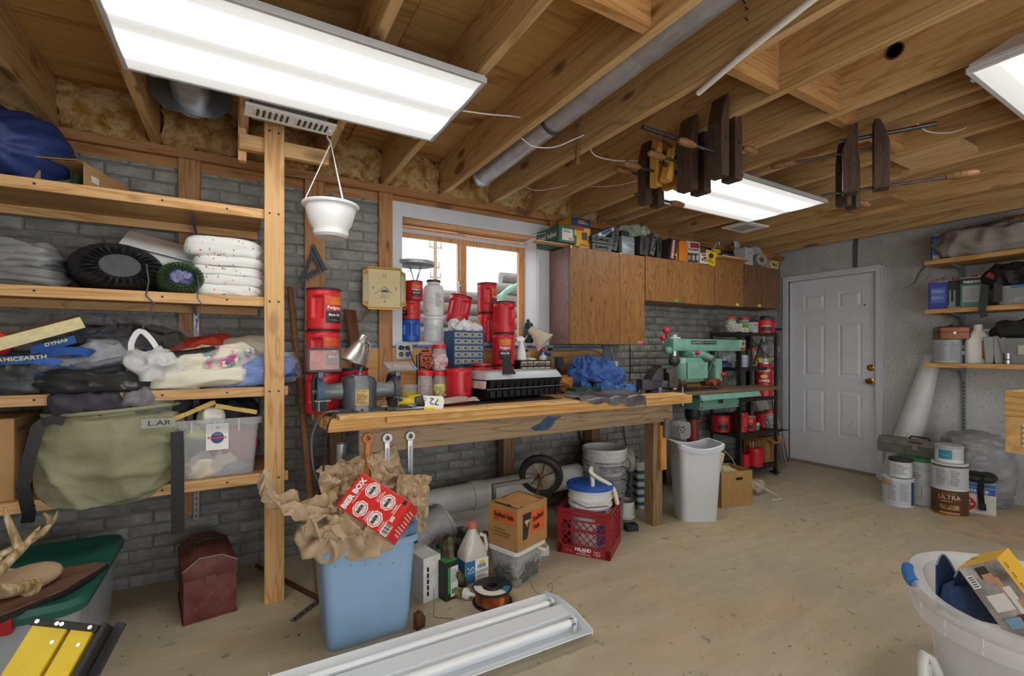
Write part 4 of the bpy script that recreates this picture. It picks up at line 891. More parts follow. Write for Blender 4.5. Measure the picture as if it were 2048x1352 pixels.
OLV = M('#8b8c70', .8, nz=.08, ns=6, bp=1., bs=9)
def duf(p):
    k = max(0, .12-(p.z+.26))/.30; y = p.y; z = p.z
    if p.y < 0: y = p.y*(1+.05*math.sin(p.x*9+p.z*14)); z -= .11*max(0, -p.y-.06)/.15*max(0, min(1, (.16-p.z)/.3))*(1-.5*abs(p.x-.02)/.3)
    f = .034*(.5-abs(math.sin((p.z+p.x*.75)*13+2.2*noise.noise(p*4))))*(1 if p.y < 0 else .3)*max(0, min(1, (.2-p.z)*4)); y -= f
    return (p.x*(1-.05*max(0, p.z)/.2)-.12*max(0, -p.z-.02), y, z)
t = T('canvas_duffel', 'olive canvas duffel bag stuffed with clothes, sagging over the lowest shelf', 'bag', (-.475, 2.76, S4))
g = blob(.52, .40, .39, 3.2, 44, .013, 6, 51, .5, (.45, 1, 1.5)); g.v = [(lambda q: (q[0], q[1], q[2]+.20))(duf(Vector((v[0], v[1], v[2]-.20)))) for v in g.v]
obj('bag_body', g, OLV, t, smooth=70)
obj('rim_hem', G().tube([(.25*math.cos(a), .19*math.sin(a)-.01, .352+.015*math.cos(a)) for a in [rad(10*i) for i in range(37)]], .009, 8), M('#8d8e6d', .8), t)
soft2 = obj('dark_clothes', blob(.30, .24, .12, 2.4, 16, .02, 9, 52), M('#3a3842', .85, nz=.2), t, smooth=70, M_=TR(-.07, -.05, .325)); obj('grey_shirt', blob(.22, .2, .12, 2.4, 16, .02, 10, 53), M('#77757c', .85, nz=.1), t, smooth=70, M_=TR(.10, -.05, .325)); obj('navy_clothes', blob(.2, .18, .14, 2.4, 14, .02, 9, 54), M('#22252f', .85), t, smooth=70, M_=TR(.17, .0, .32))
NYL = M('#17181c', .6, bp=.2, bs=120)
obj('carry_strap', G().tube([(-.19, -.215, .33), (-.21, -.225, .31), (-.23, -.235, .20), (-.25, -.235, .08), (-.24, -.21, -.03), (-.25, -.19, -.07)], .003, flat=.04, up=(0, -1, 0)), NYL, t)
obj('strap_fold', G().tube([(-.195, -.222, .325), (-.165, -.222, .335), (-.135, -.218, .325)], .003, flat=.035, up=(0, -1, 0)), NYL, t)
obj('hanging_strap', G().tube([(.235, -.205, .25), (.24, -.225, .15), (.24, -.23, .0), (.24, -.228, -.20)], .003, flat=.048, up=(0, -1, 0)), NYL, t)
patch(t, .12, .04, M('#9a9a94', .6), TR(.17, -.212, .295, 90, 2, 12), 'name_tape'); text(t, 'L.AR', .03, INK, TR(.175, -.2135, .295, 90, 2, 12), w=.08)
# clear tote with flap lid
t = T('clear_tote', 'clear plastic tote with yellow flap lid and round label, lowest shelf', 'bin', (-.085, 2.80, S4))
w, d, h = .34, .32, .285; M_CLR = clear('tote_plastic', '#dfe4ea', .30, .18)
rs = [rr(w*.86, d*.86, .02, 0), rr(w*.87, d*.87, .02, .004), rr(w, d, .02, h-.03), rr(w+.03, d+.03, .02, h-.03), rr(w+.034, d+.034, .02, h), rr(w-.004, d-.004, .02, h), rr(w*.86, d*.86, .02, .008)]
obj('tote_body', G().loft(rs), M_CLR, t, bev=0); 
for x in (-.11, -.02, .08): obj('rim_rib', G().box(x, x+.008, -d/2-.016, -d/2-.010, h-.06, h-.002), M_CLR, t, smooth=0)
for (x, y, z, a, b_, c, m, sd) in ((-.085, -.07, .18, .13, .1, .06, M('#c3d32c', .7), 1), (.06, -.06, .07, .20, .12, .17, M('#9c2a3a', .8), 2), (-.06, -.08, .0, .16, .12, .11, M('#ddd5c0', .9, bp=.3), 3), (.03, -.09, .05, .1, .07, .07, M('#e2dccb', .9), 4), (-.02, .03, .05, .26, .17, .22, M('#2c3345', .8, nz=.3), 5), (0, -.02, .0, .27, .2, .06, M('#7f93b0', .8), 6)):
    obj('clothing', blob(a, b_, c, 2.4, 12, .012, 14, sd), m, t, smooth=70, M_=TR(x, y, z))
pt = obj('label_sheet', G().box(-.046, .046, -.001, .0, -.062, .062), M('#e6e8e4', .5), t, smooth=0, M_=TR(-.005, -.1565, .20, -4.5))
obj('label_disc', G().lathe([(0, 0), (.027, 0), (.027, .0006), (0, .0006)], 24), M('#26407e', .5), t, M_=TR(-.005, -.1588, .195, 85)); text(t, 'KeepBox', .02, M('#d5222a', .5), TR(-.005, -.1595, .195, 85, 0, 0), w=.078, h=.018, bold=.03); text(t, 'STORAGE', .008, WHITE, TR(-.005, -.1603, .211, 85), w=.03); text(t, 'SYSTEMS', .008, WHITE, TR(-.005, -.1588, .178, 85), w=.03); text(t, '3M', .014, M('#d5222a', .5), TR(-.005, -.161, .242, 85), w=.014); lines(t, TR(-.005, -.1565, .155, 85), .07, .02, 3, GREY_PRINT)
M_YF = M('#cba955', .55)
for (x, a, w_) in ((-.105, -24, .20), (.075, 14, .18)):
    f = obj('lid_flap', G().box(-w_/2, w_/2, -.004, .004, -.010, .010).box(-w_/2, w_/2, 0, .11, -.004, -.001), M_YF, t, bev=.001, seg=1, smooth=0, M_=TR(x, -.145, .325, 0, a, 0))
    for k in (-.5, .1): obj('lid_tooth', G().box(w_*k, w_*(k+.35), -.012, -.004, -.008, .012), M_YF, f, smooth=0)
obj('dark_garment', blob(.24, .2, .10, 2.4, 14, .02, 11, 9), M('#26282c', .85), t, smooth=70, M_=TR(.03, .02, .255)); obj('white_cloth', blob(.1, .08, .08, 2.3, 12, .015, 12, 8), M('#d8d6cc', .85), t, smooth=70, M_=TR(-.03, -.09, .26))
# ---------------------------------------------------------------- left wall side hangings
t = T('speed_square', 'black triangular speed square hanging on the wall stud', 'square', (0, 0, 0))
A, B_, C = PY(625, 490, 3.07), PY(599, 568, 3.07), PY(650, 541, 3.07); ctr = (A+B_+C)/3
oute = [A, B_, C]; inn = [ctr+(q-ctr)*.42 for q in oute]
for i in range(3):
    a, b_, c, d_ = oute[i], oute[(i+1) % 3], inn[(i+1) % 3], inn[i]
    obj('blade', G().loft([[(q.x, 3.068, q.z) for q in (a, b_, c, d_)], [(q.x, 3.074, q.z) for q in (a, b_, c, d_)]]), M('#2b3036', .5, .4, nz=.3, ns=90), t, smooth=0)
obj('fence_edge', G().bar((A.x, 3.062, A.z), (C.x, 3.062, C.z), .008, .022), BLACK, t, smooth=0)
for k in range(9): obj('graduation', G().bar(tuple(B_+(C-B_)*(k+.5)/9-Vector((0, .003, 0))), tuple(B_+(C-B_)*(k+.5)/9+Vector((-.003, -.003, .012))), .0015, .001), M('#c8ccd0', .5), t, smooth=0)
# brass clock
t = T('wall_clock', 'square brass clock with cut corners hanging beside the window', 'clock', PY(769, 577, 3.0), rz=-6)
w = .132; k = .031
pc_ = [(-w+k, w), (w-k, w), (w-k, w-.012), (w, w-k), (w, -w+k), (w-k, -w+.012), (w-k, -w), (-w+k, -w), (-w+k, -w+.012), (-w, -w+k), (-w, w-k), (-w+k, w-.012)]
GOLD = M('#96722f', .3, .9, nz=.1); DIAL = M('#c4b686', .4, nz=.05, ns=5)
obj('case', G().prism(pc_, -.04, 0, TR(rx=90) @ TR(0, 0, .0)), M('#7f6c40', .4, .5), t, bev=.002, smooth=0)
obj('dial', G().box(-.100, .100, -.0015, 0, -.120, .120), DIAL, t, smooth=0)
g = G()
for i in range(12):
    a, b_ = pc_[i], pc_[(i+1) % 12]; g.bar((a[0], -.002, a[1]), (b_[0], -.002, b_[1]), .006, .008)
obj('brass_edge', g, GOLD, t, smooth=0)
for x in (-.115, .115): obj('side_glass', G().box(x-.012, x+.012, -.003, -.001, -.085, .085), M('#a5a28c', .15, .1), t, smooth=0)
for s_, a in (('12', 90), ('3', 0), ('6', 270), ('9', 180)): text(t, s_, .034, M('#5a4e30', .6), face('F', .070*math.cos(rad(a)), -.0016, .082*math.sin(rad(a))), w=.024 if s_ == '12' else .012)
for i in range(12):
    if i % 3: a = rad(30*i); obj('hour_line', G().bar((.045*math.cos(a), -.002, .055*math.sin(a)), (.085*math.cos(a), -.002, .10*math.sin(a)), .001, .0006), M('#8a7c50', .6), t, smooth=0)
obj('hour_hand', G().bar((0, -.004, .012), (.045, -.004, -.028), .009, .001), INK, t, smooth=0); obj('minute_hand', G().bar((0, -.0045, .012), (-.062, -.0045, -.04), .005, .001), INK, t, smooth=0)
g = G().prism([(.026*math.cos(rad(a)), .018*math.sin(rad(a))) for a in range(0, 181, 20)], 0, .0006, TR(rx=90) @ TR(.002, -.025, .0018)); obj('umbrella_emblem', g, M('#46526a', .6), t, smooth=0)
text(t, 'SEIKO', .012, M('#4a4230', .6), face('F', 0, -.0016, -.05), w=.034); text(t, 'QUARTZ', .006, M('#4a4230', .6), face('F', 0, -.0016, .045), w=.02); obj('logo_frame', G().tube([(-.025, -.002, -.062), (.025, -.002, -.062), (.022, -.002, -.038), (-.022, -.002, -.038), (-.025, -.002, -.062)], .0008, 4), M('#4a4230', .6), t)
a, b_ = PY(713, 650, 3.06), PY(742, 618, 3.06)
tag(obj('wooden_dowel', G().cyl(a, b_, .006), W_HANDLE), 'thin wooden dowel leaning below the brass clock', 'stick')
a, b_ = PY(699, 620, 3.08), PY(728, 772, 2.98)
o = obj('wood_plank', G().bar((b_.x, b_.y, BZ+.002), (a.x, a.y-.0, a.z), .086, .02), wood('brown_plank', '#6e4630', '#4c2e1e', 2, 1.5, .1), smooth=0); tag(o, 'dark brown plank leaning on the brick wall behind grinder lamp', 'board')
a, b_ = PY(580, 576, 3.06), PZ(641, 1196, 0)
o = obj('pole', G().cyl(b_+Vector((0, 0, .012)), a, .021, .017, 16), W_HANDLE); tag(o, 'long brown wooden pole leaning on wall between shelving and bench', 'pole')
# ---------------------------------------------------------------- floor at the left
t = T('storage_tote', 'large clear storage tote with green lid and red latch', 'bin', (-.86, 2.47, 0))
w, d, h = .80, .70, .40
obj('tote_body', G().loft([rr(w*.88, d*.88, .06, 0), rr(w*.96, d*.96, .06, h-.03), rr(w*.94, d*.94, .06, h-.03), rr(w*.86, d*.86, .06, .006)]), clear('tote_clear', '#c9d2dc', .45, .25), t)
def lidfn(p): return p
LID = M('#1f5f55', .4, nz=.08, ns=5)
obj('lid', G().loft([rr(w, d, .07, h-.045, 6), rr(w+.01, d+.01, .075, h-.02, 6), rr(w-.01, d-.01, .07, h, 6), rr(w-.10, d-.10, .06, h-.004, 6), rr(w-.16, d-.16, .05, h-.022, 6)]), LID, t)
obj('latch', G().box(-.30, .23, -d/2-.018, -d/2+.02, h-.06, h+.004), M('#a01e2a', .4), t, bev=.008)
for i in range(9): obj('latch_rib', G().box(-.27+i*.055, -.26+i*.055, -d/2-.021, -d/2-.017, h-.055, h-.02), M('#7e1620', .45), t, smooth=0)
for (x, y, z, a, b_, c, m) in ((-.0, -.12, .02, .6, .35, .25, M('#6f8296', .8, nz=.3, ns=9)), (.15, .1, .02, .3, .3, .2, M('#b9b4a6', .8, nz=.2))): obj('contents', blob(a, b_, c, 3, 14, .02, 8, 3), m, t, smooth=70, M_=TR(x, y, z))
# antler mount on the lid
t = T('antler_mount', 'deer antlers on a brown shield plaque lying on green lid', 'antlers', (-.66, 2.24, .405), rz=24, rot=rotd(4, -2, 24))
shp = [(-.34, -.12), (-.05, -.135), (.10, -.10), (.24, .0), (.22, .04), (.05, .12), (-.30, .12)]
obj('plaque', G().prism(shp, 0, .022), wood('plaque_wood', '#77584a', '#54382c', 0, 1.5, .1), t, bev=.004); obj('plaque_edge', G().prism([(x*1.03, y*1.05) for x, y in shp], -.003, .016), M('#1f1c1b', .6, bp=.4, bs=60), t, bev=.003)
obj('skull_pad', blob(.20, .13, .075, 2.2, 18, .002, 9, 1, .2), M('#b39a7e', .75), t, smooth=70, M_=TR(.02, .0, .02, 0, 0, 10))
def m_ant():
    mt, nt, b = newmat('antler'); b.inputs['Roughness'].default_value = .5; v = coords(nt, (30, 30, 8)); n = nd(nt, 'ShaderNodeTexNoise', Scale=2., Detail=5.); nt.links.new(v, n.inputs['Vector'])
    nt.links.new(ramp(nt, n.outputs[0], [(.3, '#6e5638'), (.5, '#ab9468'), (.7, '#d2c6a8')]), b.inputs['Base Color']); bump(nt, b, n.outputs[0], .5, .01); return mt
M_ANT = m_ant(); Ti = (TR(-.66, 2.24, .405) @ Euler(rotd(4, -2, 24)).to_matrix().to_4x4()).inverted()
def ant(pts, rs, name='antler'):
    P = [Ti @ PY(x, y, Y) for x, y, Y in pts]; return obj(name, G().tube(P, rs, 10), M_ANT, t, smooth=70)
for k, (pts, rs) in enumerate((([(62, 1172, 2.13), (20, 1180, 2.06), (-20, 1175, 2.02), (-18, 1158, 2.05), (12, 1128, 2.12), (45, 1095, 2.18), (66, 1072, 2.22), (80, 1053, 2.25)], [.021, .017, .016, .016, .015, .014, .010, .003]),
                               ([(38, 1098, 2.17), (33, 1085, 2.18), (25, 1062, 2.17), (14, 1035, 2.15), (8, 1014, 2.14)], [.013, .013, .011, .008, .002]),
                               ([(50, 1152, 2.30), (15, 1146, 2.32), (-12, 1132, 2.36), (0, 1110, 2.4), (50, 1088, 2.44), (85, 1066, 2.46), (108, 1040, 2.48), (116, 1022, 2.48)], [.019, .016, .015, .015, .014, .013, .009, .003]),
                               ([(99, 1044, 2.47), (97, 1034, 2.46), (87, 1026, 2.45)], [.012, .008, .003]))):
    ant(pts, rs)
obj('burr', G().tube([Ti @ PY(66, 1171, 2.135), Ti @ PY(56, 1174, 2.12)], .030, 12), M_ANT, t, smooth=70)
# red steel box
t = T('steel_toolbox', 'old dark red steel box with gabled lid on the floor', 'box', (-.115, 2.60, 0), rz=8)
M_RB = M('#5b2622', .5, .1, nz=.25, ns=12, c2='#74423c'); W2, D2, HH = .105, .36, .215
obj('box_body', G().box(-W2, W2, 0, D2, 0, HH), M_RB, t, bev=.003)
lid = [(-W2-.004, HH-.02), (W2+.004, HH-.02), (W2+.004, HH+.035), (.045, HH+.075), (-.045, HH+.078), (-W2-.004, HH+.03)]
ld = obj('lid', G().prism(lid, -D2-.004, .004, TR(rx=90)), M_RB, t, bev=.003)
for a, b_ in (((-W2-.004, HH+.03), (-.045, HH+.078)), ((-.045, HH+.078), (.045, HH+.075)), ((.045, HH+.075), (W2+.004, HH+.035))):
    obj('worn_edge', G().bar((a[0], -.0045, a[1]), (b_[0], -.0045, b_[1]), .005, .004), M('#8d8480', .5, .3, nz=.3), ld, smooth=0)
obj('handle', G().tube([(-.04, .15, HH+.08), (-.045, .15, HH+.10), (-.0, .15, HH+.112), (.04, .15, HH+.10), (.035, .15, HH+.08)], .006, 8), IRON, ld)
obj('hasp', G().box(-.02, .02, -.008, -.003, HH-.05, HH-.01), M('#6e4a46', .5, .3), t, smooth=0); obj('base_rim', G().box(-W2-.004, W2+.004, -.004, D2, 0, .008), M_RB, t, smooth=0)
for k in range(7): obj('scratch', G().bar((-.06+.02*k, -.0006, .05+.02*(k % 4)), (-.05+.02*k, -.0006, .065+.02*(k % 4)), .002, .0006), M('#a59b96', .6), t, smooth=0)
# yellow step ladder
t = T('step_ladder', 'yellow folded step ladder with black top cap, cut by bottom edge', 'ladder', (0, 0, 0))
top = PZ(132, 1256, .60); ax = (Vector((-.30, -.42, -.60))).normalized()
wv = Vector((.8636, -.504, 0))*.80+Vector((.504, .8636, 0))*.35; wv = (wv-ax*wv.dot(ax)).normalized(); nv = wv.cross(ax).normalized()
Tm = Matrix((( *wv, 0), (*nv, 0), (*ax, 0), (0, 0, 0, 1))).transposed(); Tm.translation = top
YL = M('#d9bd12', .4, nz=.04, ns=20)
for i, (x0, x1, dz) in enumerate(((-.066, .003, 0), (.012, .056, -.0))):
    g = G().box(x0, x1, -.002, .002, dz, .80); g.box(x0, x0+.003, .002, .024, dz, .80); g.box(x1-.003, x1, .002, .024, dz, .80)
    r_ = obj('side_rail', g, YL, t, bev=.001, seg=1, smooth=0, M_=Tm)
    for z in (.03, .12): obj('rivet', G().cyl((x1-.012, -.002, z), (x1-.012, -.005, z), .004, n=10), ZINC, r_)
cp = obj('top_cap', G().box(-.074, .064, -.006, .03, -.014, .003), M('#202022', .5), t, bev=.006, M_=Tm)
for x in (-.06, -.02, -.01, .048): obj('rivet', G().cyl((x, -.006, -.006), (x, -.0075, -.006), .0045, n=10), ZINC, cp)
obj('rear_frame', G().box(.064, .075, .0, .06, -.02, .78).box(.075, .098, .05, .06, -.03, .78), M('#242426', .5), t, bev=.002, seg=1, smooth=0, M_=Tm)
obj('spreader', G().box(.076, .095, .04, .048, .10, .14), M('#8a8a86', .5, .5), t, smooth=0, M_=Tm)
em = obj('oval_emblem', G().lathe([(0, 0), (.026, 0), (.026, .001), (0, .001)], 24, TR(-.045, -.002, .155, 90) @ Matrix.Diagonal((1, 1.5, 1, 1))), M('#2a4a9a', .5), t, M_=Tm); obj('emblem_ring', G().lathe([(.026, 0), (.030, 0), (.030, .001), (.026, .001)], 24, TR(-.045, -.002, .155, 90) @ Matrix.Diagonal((1, 1.5, 1, 1))), WHITE, t, M_=Tm)
# bits behind the post
a, b_ = PZ(513, 1131, .02), PZ(640, 1198, .012)
tag(obj('iron_rod', G().cyl(a, b_, .011), M('#5a3524', .7, .3, nz=.3)), 'rusty brown iron rod lying on the floor behind the post', 'rod')
a, b_ = PZ(585, 1243, .003), PZ(640, 1199, .003)
o = T('metal_ruler', 'worn grey slotted metal strip on the floor beside the post', 'ruler', (a+b_)/2); v = (b_-a); o.rotation_euler = (0, 0, math.atan2(v.y, v.x)); L = v.length
obj('strip', G().box(-L/2, L/2, -.014, .014, 0, .003), M('#7d7c78', .5, .6, nz=.3), o, smooth=0)
for i in range(5): obj('slot', G().box(-L/2+L*(i+.3)/5, -L/2+L*(i+.7)/5, -.006, .006, .003, .0035), DARK, o, smooth=0)
# ================================================================ ON THE BENCH AND THE WINDOW SILL
M_CAN = M('#c4202c', .36, nz=.04, ns=6); M_LIDB = M('#1d1d20', .45); M_LBL = M('#2a2324', .5); M_ORG = M('#d8862a', .5, c2='#c22f22', ns=9)
def to_cam(loc): return math.degrees(math.atan2(-loc[1], -loc[0]))
def canister(label, loc, r=.078, h=.225, grip=-25, lab=None, lid=True, body=None, group='red coffee canisters', rot=None, words='Folgers', small='Black Silk', name='coffee_canister', lidm=None, a2=None):
    """plastic coffee tub with a moulded hand grip; grip / lab are angles off the line of sight"""
    t = T(name, label, 'canister', loc, 0, group, rot); f = to_cam(loc); n = 48; body = body or M_CAN
    prof = [(0, .0), (.90, 0), (.97, .012), (.97, .03), (1., .04), (1., .2), (1, .26), (1, .3), (1, .5), (1, .7), (1, .76), (1, .82), (1, .90), (.96, .92), (.985, .93), (.985, .965), (.94, .97), (0, .97)]
    rings = []; gs = [rad(f+g_) for g_ in ([grip] if grip is not None else [])+([a2] if a2 is not None else [])]
    for q, z in prof:
        ring = []
        for k in range(n):
            a = 2*math.pi*k/n; rr_ = r*q
            for ga in gs:
                da = abs((a-ga+math.pi) % (2*math.pi)-math.pi)
                if .26 < z < .80: rr_ -= r*.17*max(0, min(1, (.36-da)/.10))
            ring.append((rr_*math.cos(a), rr_*math.sin(a), z*h))
        rings.append(ring)
    obj('tub', G().loft(rings, False, False), body, t, smooth=40)
    if lid: obj('lid', G().lathe([(0, .955*h), (r*1.01, .955*h), (r*1.03, .965*h), (r*1.03, .985*h), (r*.99, h), (r*.9, h*.998), (r*.88, h*.985), (0, h*.985)], 32), lidm or M_LIDB, t)
    if lab is not None:
        a = f+lab; wrap(t, r, h*.16, h*.44, a-33, a+33, M_LBL); wrap(t, r, h*.60, h*.80, a-33, a+33, M_ORG, 'label_flash'); wrap(t, r, h*.44, h*.60, a-33, a+33, M('#b51f26', .45), 'label_band')
        for s_, z, w, hh in ((words, .52, r*.95, h*.11), (small, .36, r*.8, h*.06)):
            if s_: text(t, s_, .03, WHITE, TR(rz=a+90) @ TR(0, -r-.0008, z*h, 90), w=w, h=hh, cyl=r+.001, bold=.02)
        lines(t, TR(rz=a+90) @ TR(0, -r-.002, .23*h, 90), r*.5, h*.05, 2, GREY_PRINT)
    return t
GS = 'canisters stacked at the left end of the bench'
cx, cy = .385, 2.62
canister('red coffee canister on top of the three-high stack behind the grinder', (cx, cy, BZ+.43), .085, .215, -22, 38, group=GS)
canister('red coffee canister in the middle of the stack behind the grinder', (cx-.003, cy+.002, BZ+.215), .085, .2145, -22, 40, group=GS)
canister('red coffee canister at the bottom of the stack behind the grinder', (cx-.006, cy, BZ), .085, .2145, -30, None, group=GS)
canister('red coffee canister alone on bench behind the grinder motor', (.545, 2.70, BZ), .085, .225, 60, -35, group=GS)
GW = 'containers on the window sill'
sz = WZ0+.001
canister('blue canister on the sill under two small red ones', (1.02, 3.14, sz), .068, .152, -20, None, body=M('#1f55ae', .38), lid=False, group=GW, a2=35)
canister('small red canister sitting on the blue one by the window', (1.025, 3.14, sz+.150), .064, .135, 8, -55, group=GW)
canister('small red canister under the round metal dish', (1.045, 3.14, sz+.2855), .062, .132, None, 18, group=GW)
t = T('dish_stand', 'round grey metal dish on a wire stand atop small red canister', 'dish', (1.06, 3.15, sz+.418))
obj('dish', G().lathe([(0, .105), (.115, .105), (.132, .112), (.134, .136), (.130, .136), (.126, .116), (0, .110)], 32), M('#a9b0b5', .45, .5, nz=.2, ns=40, bp=.3, bs=120), t)
for a in (20, 110, 200, 290): obj('wire_leg', G().tube([(.01*math.cos(rad(a)), .01*math.sin(rad(a)), .002), (.055*math.cos(rad(a)), .055*math.sin(rad(a)), .105)], .003, 6), DSTEEL, t)
obj('wire_ring', G().tube([(.012*math.cos(rad(30*i)), .012*math.sin(rad(30*i)), .003) for i in range(13)], .003, 6), DSTEEL, t)
t = T('white_tub', 'tall white tub with a dark lid and print, upper of two on sill', 'tub', (1.19, 3.14, sz+.183), group=GW)
PW = M('#d8dcde', .4, sub=1)
obj('tub_body', G().lathe([(0, 0), (.068, 0), (.073, .02), (.074, .17), (.068, .205), (.05, .222), (.045, .226), (.045, .24), (0, .24)], 32), PW, t); obj('lid', G().lathe([(0, .236), (.050, .236), (.050, .252), (.046, .254), (0, .254)], 28), M('#3b3632', .5), t)
a = to_cam((1.19, 3.14)); T_ = TR(rz=a+90+12) @ TR(0, -.0745, .11, 90)
lines(t, T_ @ TR(.018, 0, .0), .045, .10, 9, GREY_PRINT); obj('print_ring', G().tube([(.018*math.cos(rad(30*i))-.03, .018*math.sin(rad(30*i))-.01, .002) for i in range(13)], .0012, 4), GREY_PRINT, t, M_=T_); patch(t, .02, .012, M('#c9c83a', .5), TR(rz=a+50) @ TR(0, -.0745, .03, 90), 'yellow_sticker')
t = T('white_tub', 'milky white pail, lower of the two white tubs on sill', 'tub', (1.19, 3.14, sz), group=GW)
obj('tub_body', G().lathe([(0, 0), (.062, 0), (.064, .004), (.070, .155), (.076, .158), (.077, .176), (.072, .180), (0, .180)], 32), clear('milky', '#e3e8ea', .8, .3), t); lines(t, TR(rz=a+90) @ TR(0, -.068, .10, 90), .08, .045, 4, M('#b7bcc0', .6))
t = T('clear_jug', 'clear square jug with a blue lid under the tilted red canister', 'jug', (1.36, 3.13, sz), group=GW)
obj('jug_body', G().loft([rr(.13, .12, .025, 0), rr(.135, .125, .03, .01), rr(.135, .125, .03, .085), rr(.11, .10, .03, .105)]), clear('jug_clear', '#dfe6ea', .35, .12), t); obj('lid', G().lathe([(0, .104), (.05, .104), (.05, .122), (0, .122)], 28), M('#2c4f93', .4), t)
canister('tilted red canister leaning on the clear jug at the window', (1.355, 3.125, sz+.135), .079, .205, 30, None, group=GW, rot=rotd(4, 11, 0), a2=-60)
canister('red canister on the sill, lower of two behind the tall stack', (1.62, 3.14, sz), .074, .222, 8, -70, group=GW)
canister('red canister at the very top in the right window pane', (1.615, 3.14, sz+.223), .074, .222, 5, 62, group=GW)
GT_ = 'canisters stacked below the right window pane'
canister('red coffee canister topping the stack in front of the window', (1.65, 2.94, BZ+.45), .079, .224, 45, None, group=GT_, a2=-50)
canister('red coffee canister with front label in the middle of front stack', (1.645, 2.94, BZ+.225), .080, .2245, None, 10, group=GT_)
canister('red coffee canister at the foot of stack behind the seed tray', (1.645, 2.94, BZ), .080, .2245, -40, None, group=GT_)
canister('red canister on bench left of the seed trays', (1.19, 2.70, BZ), .080, .226, 50, None, group=GT_)
canister('red canister behind, half hidden below the blue drawer cabinet', (1.405, 2.83, BZ), .080, .224, None, -35, group=GT_)
canister('red canister hidden behind glass jars under the blue drawer cabinet', (1.26, 2.99, BZ), .078, .2245, None, None, group=GT_)
canister('red canister under the right end of the blue drawer cabinet', (1.44, 3.01, BZ), .078, .2245, None, None, group=GT_)
tag(obj('lost_tub_cover', G().lathe([(0, 0), (.062, 0), (.062, .014), (.056, .016), (0, .012)], 28, TR(1.40, 2.80, BZ+.2245)), M('#c8242c', .4)), 'loose red lid lying on the canister below drawer cabinet', 'lid')
# blue drawer cabinet
t = T('drawer_cabinet', 'blue small parts cabinet with five rows of clear drawers', 'organizer', (1.365, 3.005, BZ+.2255), rz=4)
BLU = M('#2b5b8e', .45, nz=.06); w, d, h = .235, .15, .235
g = G().box(-w/2, -w/2+.004, -d/2, d/2, 0, h); g.box(w/2-.004, w/2, -d/2, d/2, 0, h); g.box(-w/2, w/2, d/2-.004, d/2, 0, h)
for i in range(6): g.box(-w/2+.004, w/2-.004, -d/2, d/2-.004, i*(h-.008)/5, i*(h-.008)/5+.008)
obj('frame', g, BLU, t, smooth=0)
CLD = clear('drawer_plastic', '#d5d8d8', .35, .15)
for i in range(5):
    for j in range(4):
        x0 = -w/2+.007+j*.0555; z0 = i*(h-.008)/5+.009
        dr_ = obj('drawer', G().box(x0, x0+.053, -d/2+.002, -d/2+.004, z0, z0+.033).box(x0+.002, x0+.051, -d/2+.004, d/2-.01, z0, z0+.002), CLD, t, smooth=0)
        obj('pull', G().box(x0+.018, x0+.034, -d/2-.005, -d/2+.002, z0+.012, z0+.022), DARK, dr_, smooth=0)
        obj('contents', blob(.04, .10, .018+.01*((i+j) % 2), 3, 6, .004, 30, i*4+j), M(('#55504a', '#8a8478', '#a09a8c', '#6e6e70')[(i*3+j) % 4], .7, nz=.4, ns=60), dr_, M_=TR(x0+.0265, -.01, z0+.002))
soft('crumpled_paper', 'white crumpled tissue paper on top of the blue drawer cabinet', 'paper', (1.33, 2.99, BZ+.4615), .13, .10, .06, M('#dfe1e4', .7), 61, 0, .018, 16, 2.3, 16, .9)
soft('crumpled_paper', 'small piece of white crumpled paper beside the larger one', 'paper', (1.44, 2.99, BZ+.4615), .08, .07, .04, M('#d5dade', .7), 62, 0, .014, 18, 2.3, 14, .9)
# sign
t = T('warning_sign', 'black sign with sideways orange letters standing behind the jars', 'sign', (1.18, 3.085, BZ+.002), rot=rotd(-4, 0, -3))
obj('panel', G().box(-.13, .13, 0, .004, 0, .375), M('#161618', .5), t, smooth=0); obj('white_border', G().box(-.118, .118, -.0006, 0, .355, .358).box(-.118, -.115, -.0006, 0, .012, .358), WHITE, t, smooth=0)
text(t, 'TRESPASSING', .1, M('#e0641f', .5), TR(-.06, -.0008, .18, 90) @ TR(rz=-90), w=.34, h=.085, bold=.04); text(t, 'NO', .1, M('#e0641f', .5), TR(.05, -.0008, .18, 90) @ TR(rz=-90), w=.12, h=.085, bold=.04)
# jars
M_GLS = clear('jar_plastic', '#e8eef0', .16, .05)
def jar(label, loc, r, h, lidc, fill=None, lab=None, group='clear jars with red lids', name='jar'):
    t = T(name, label, 'jar', loc, 0, group)
    obj('jar_body', G().lathe([(0, 0), (r*.9, 0), (r, .01), (r, h*.72), (r*.88, h*.82), (r*.88, h*.9), (r*.86, h*.9), (r*.86, h*.82), (r*.96, h*.71), (r*.96, .012), (0, .004)], 28), M_GLS, t)
    obj('lid', G().lathe([(0, h*.86), (r*.95, h*.86), (r*.97, h*.88), (r*.97, h*.985), (r*.93, h), (0, h)], 28), lidc, t)
    if fill: obj('contents', blob(r*1.75, r*1.75, h*fill[1], 2.8, 12, .008, 40, int(h*999), .8), fill[0], t, smooth=50, M_=TR(0, 0, .006))
    if lab: a = to_cam(loc); wrap(t, r, h*.18, h*.6, a-55, a+55, lab); lines(t, TR(rz=a+90) @ TR(0, -r-.001, h*.4, 90), r*1.1, h*.25, 4, GREY_PRINT, seed=5)
    return t
JL = M('#cf2430', .4)
jar('tall empty clear jar with red lid, front left of jars', (.985, 2.74, BZ), .047, .20, JL)
jar('clear jar with red lid and yellow label, lower of two stacked jars', (1.085, 2.76, BZ), .044, .195, JL, (M('#b8a25a', .7, nz=.4, ns=50), .5), M('#d9d27a', .5))
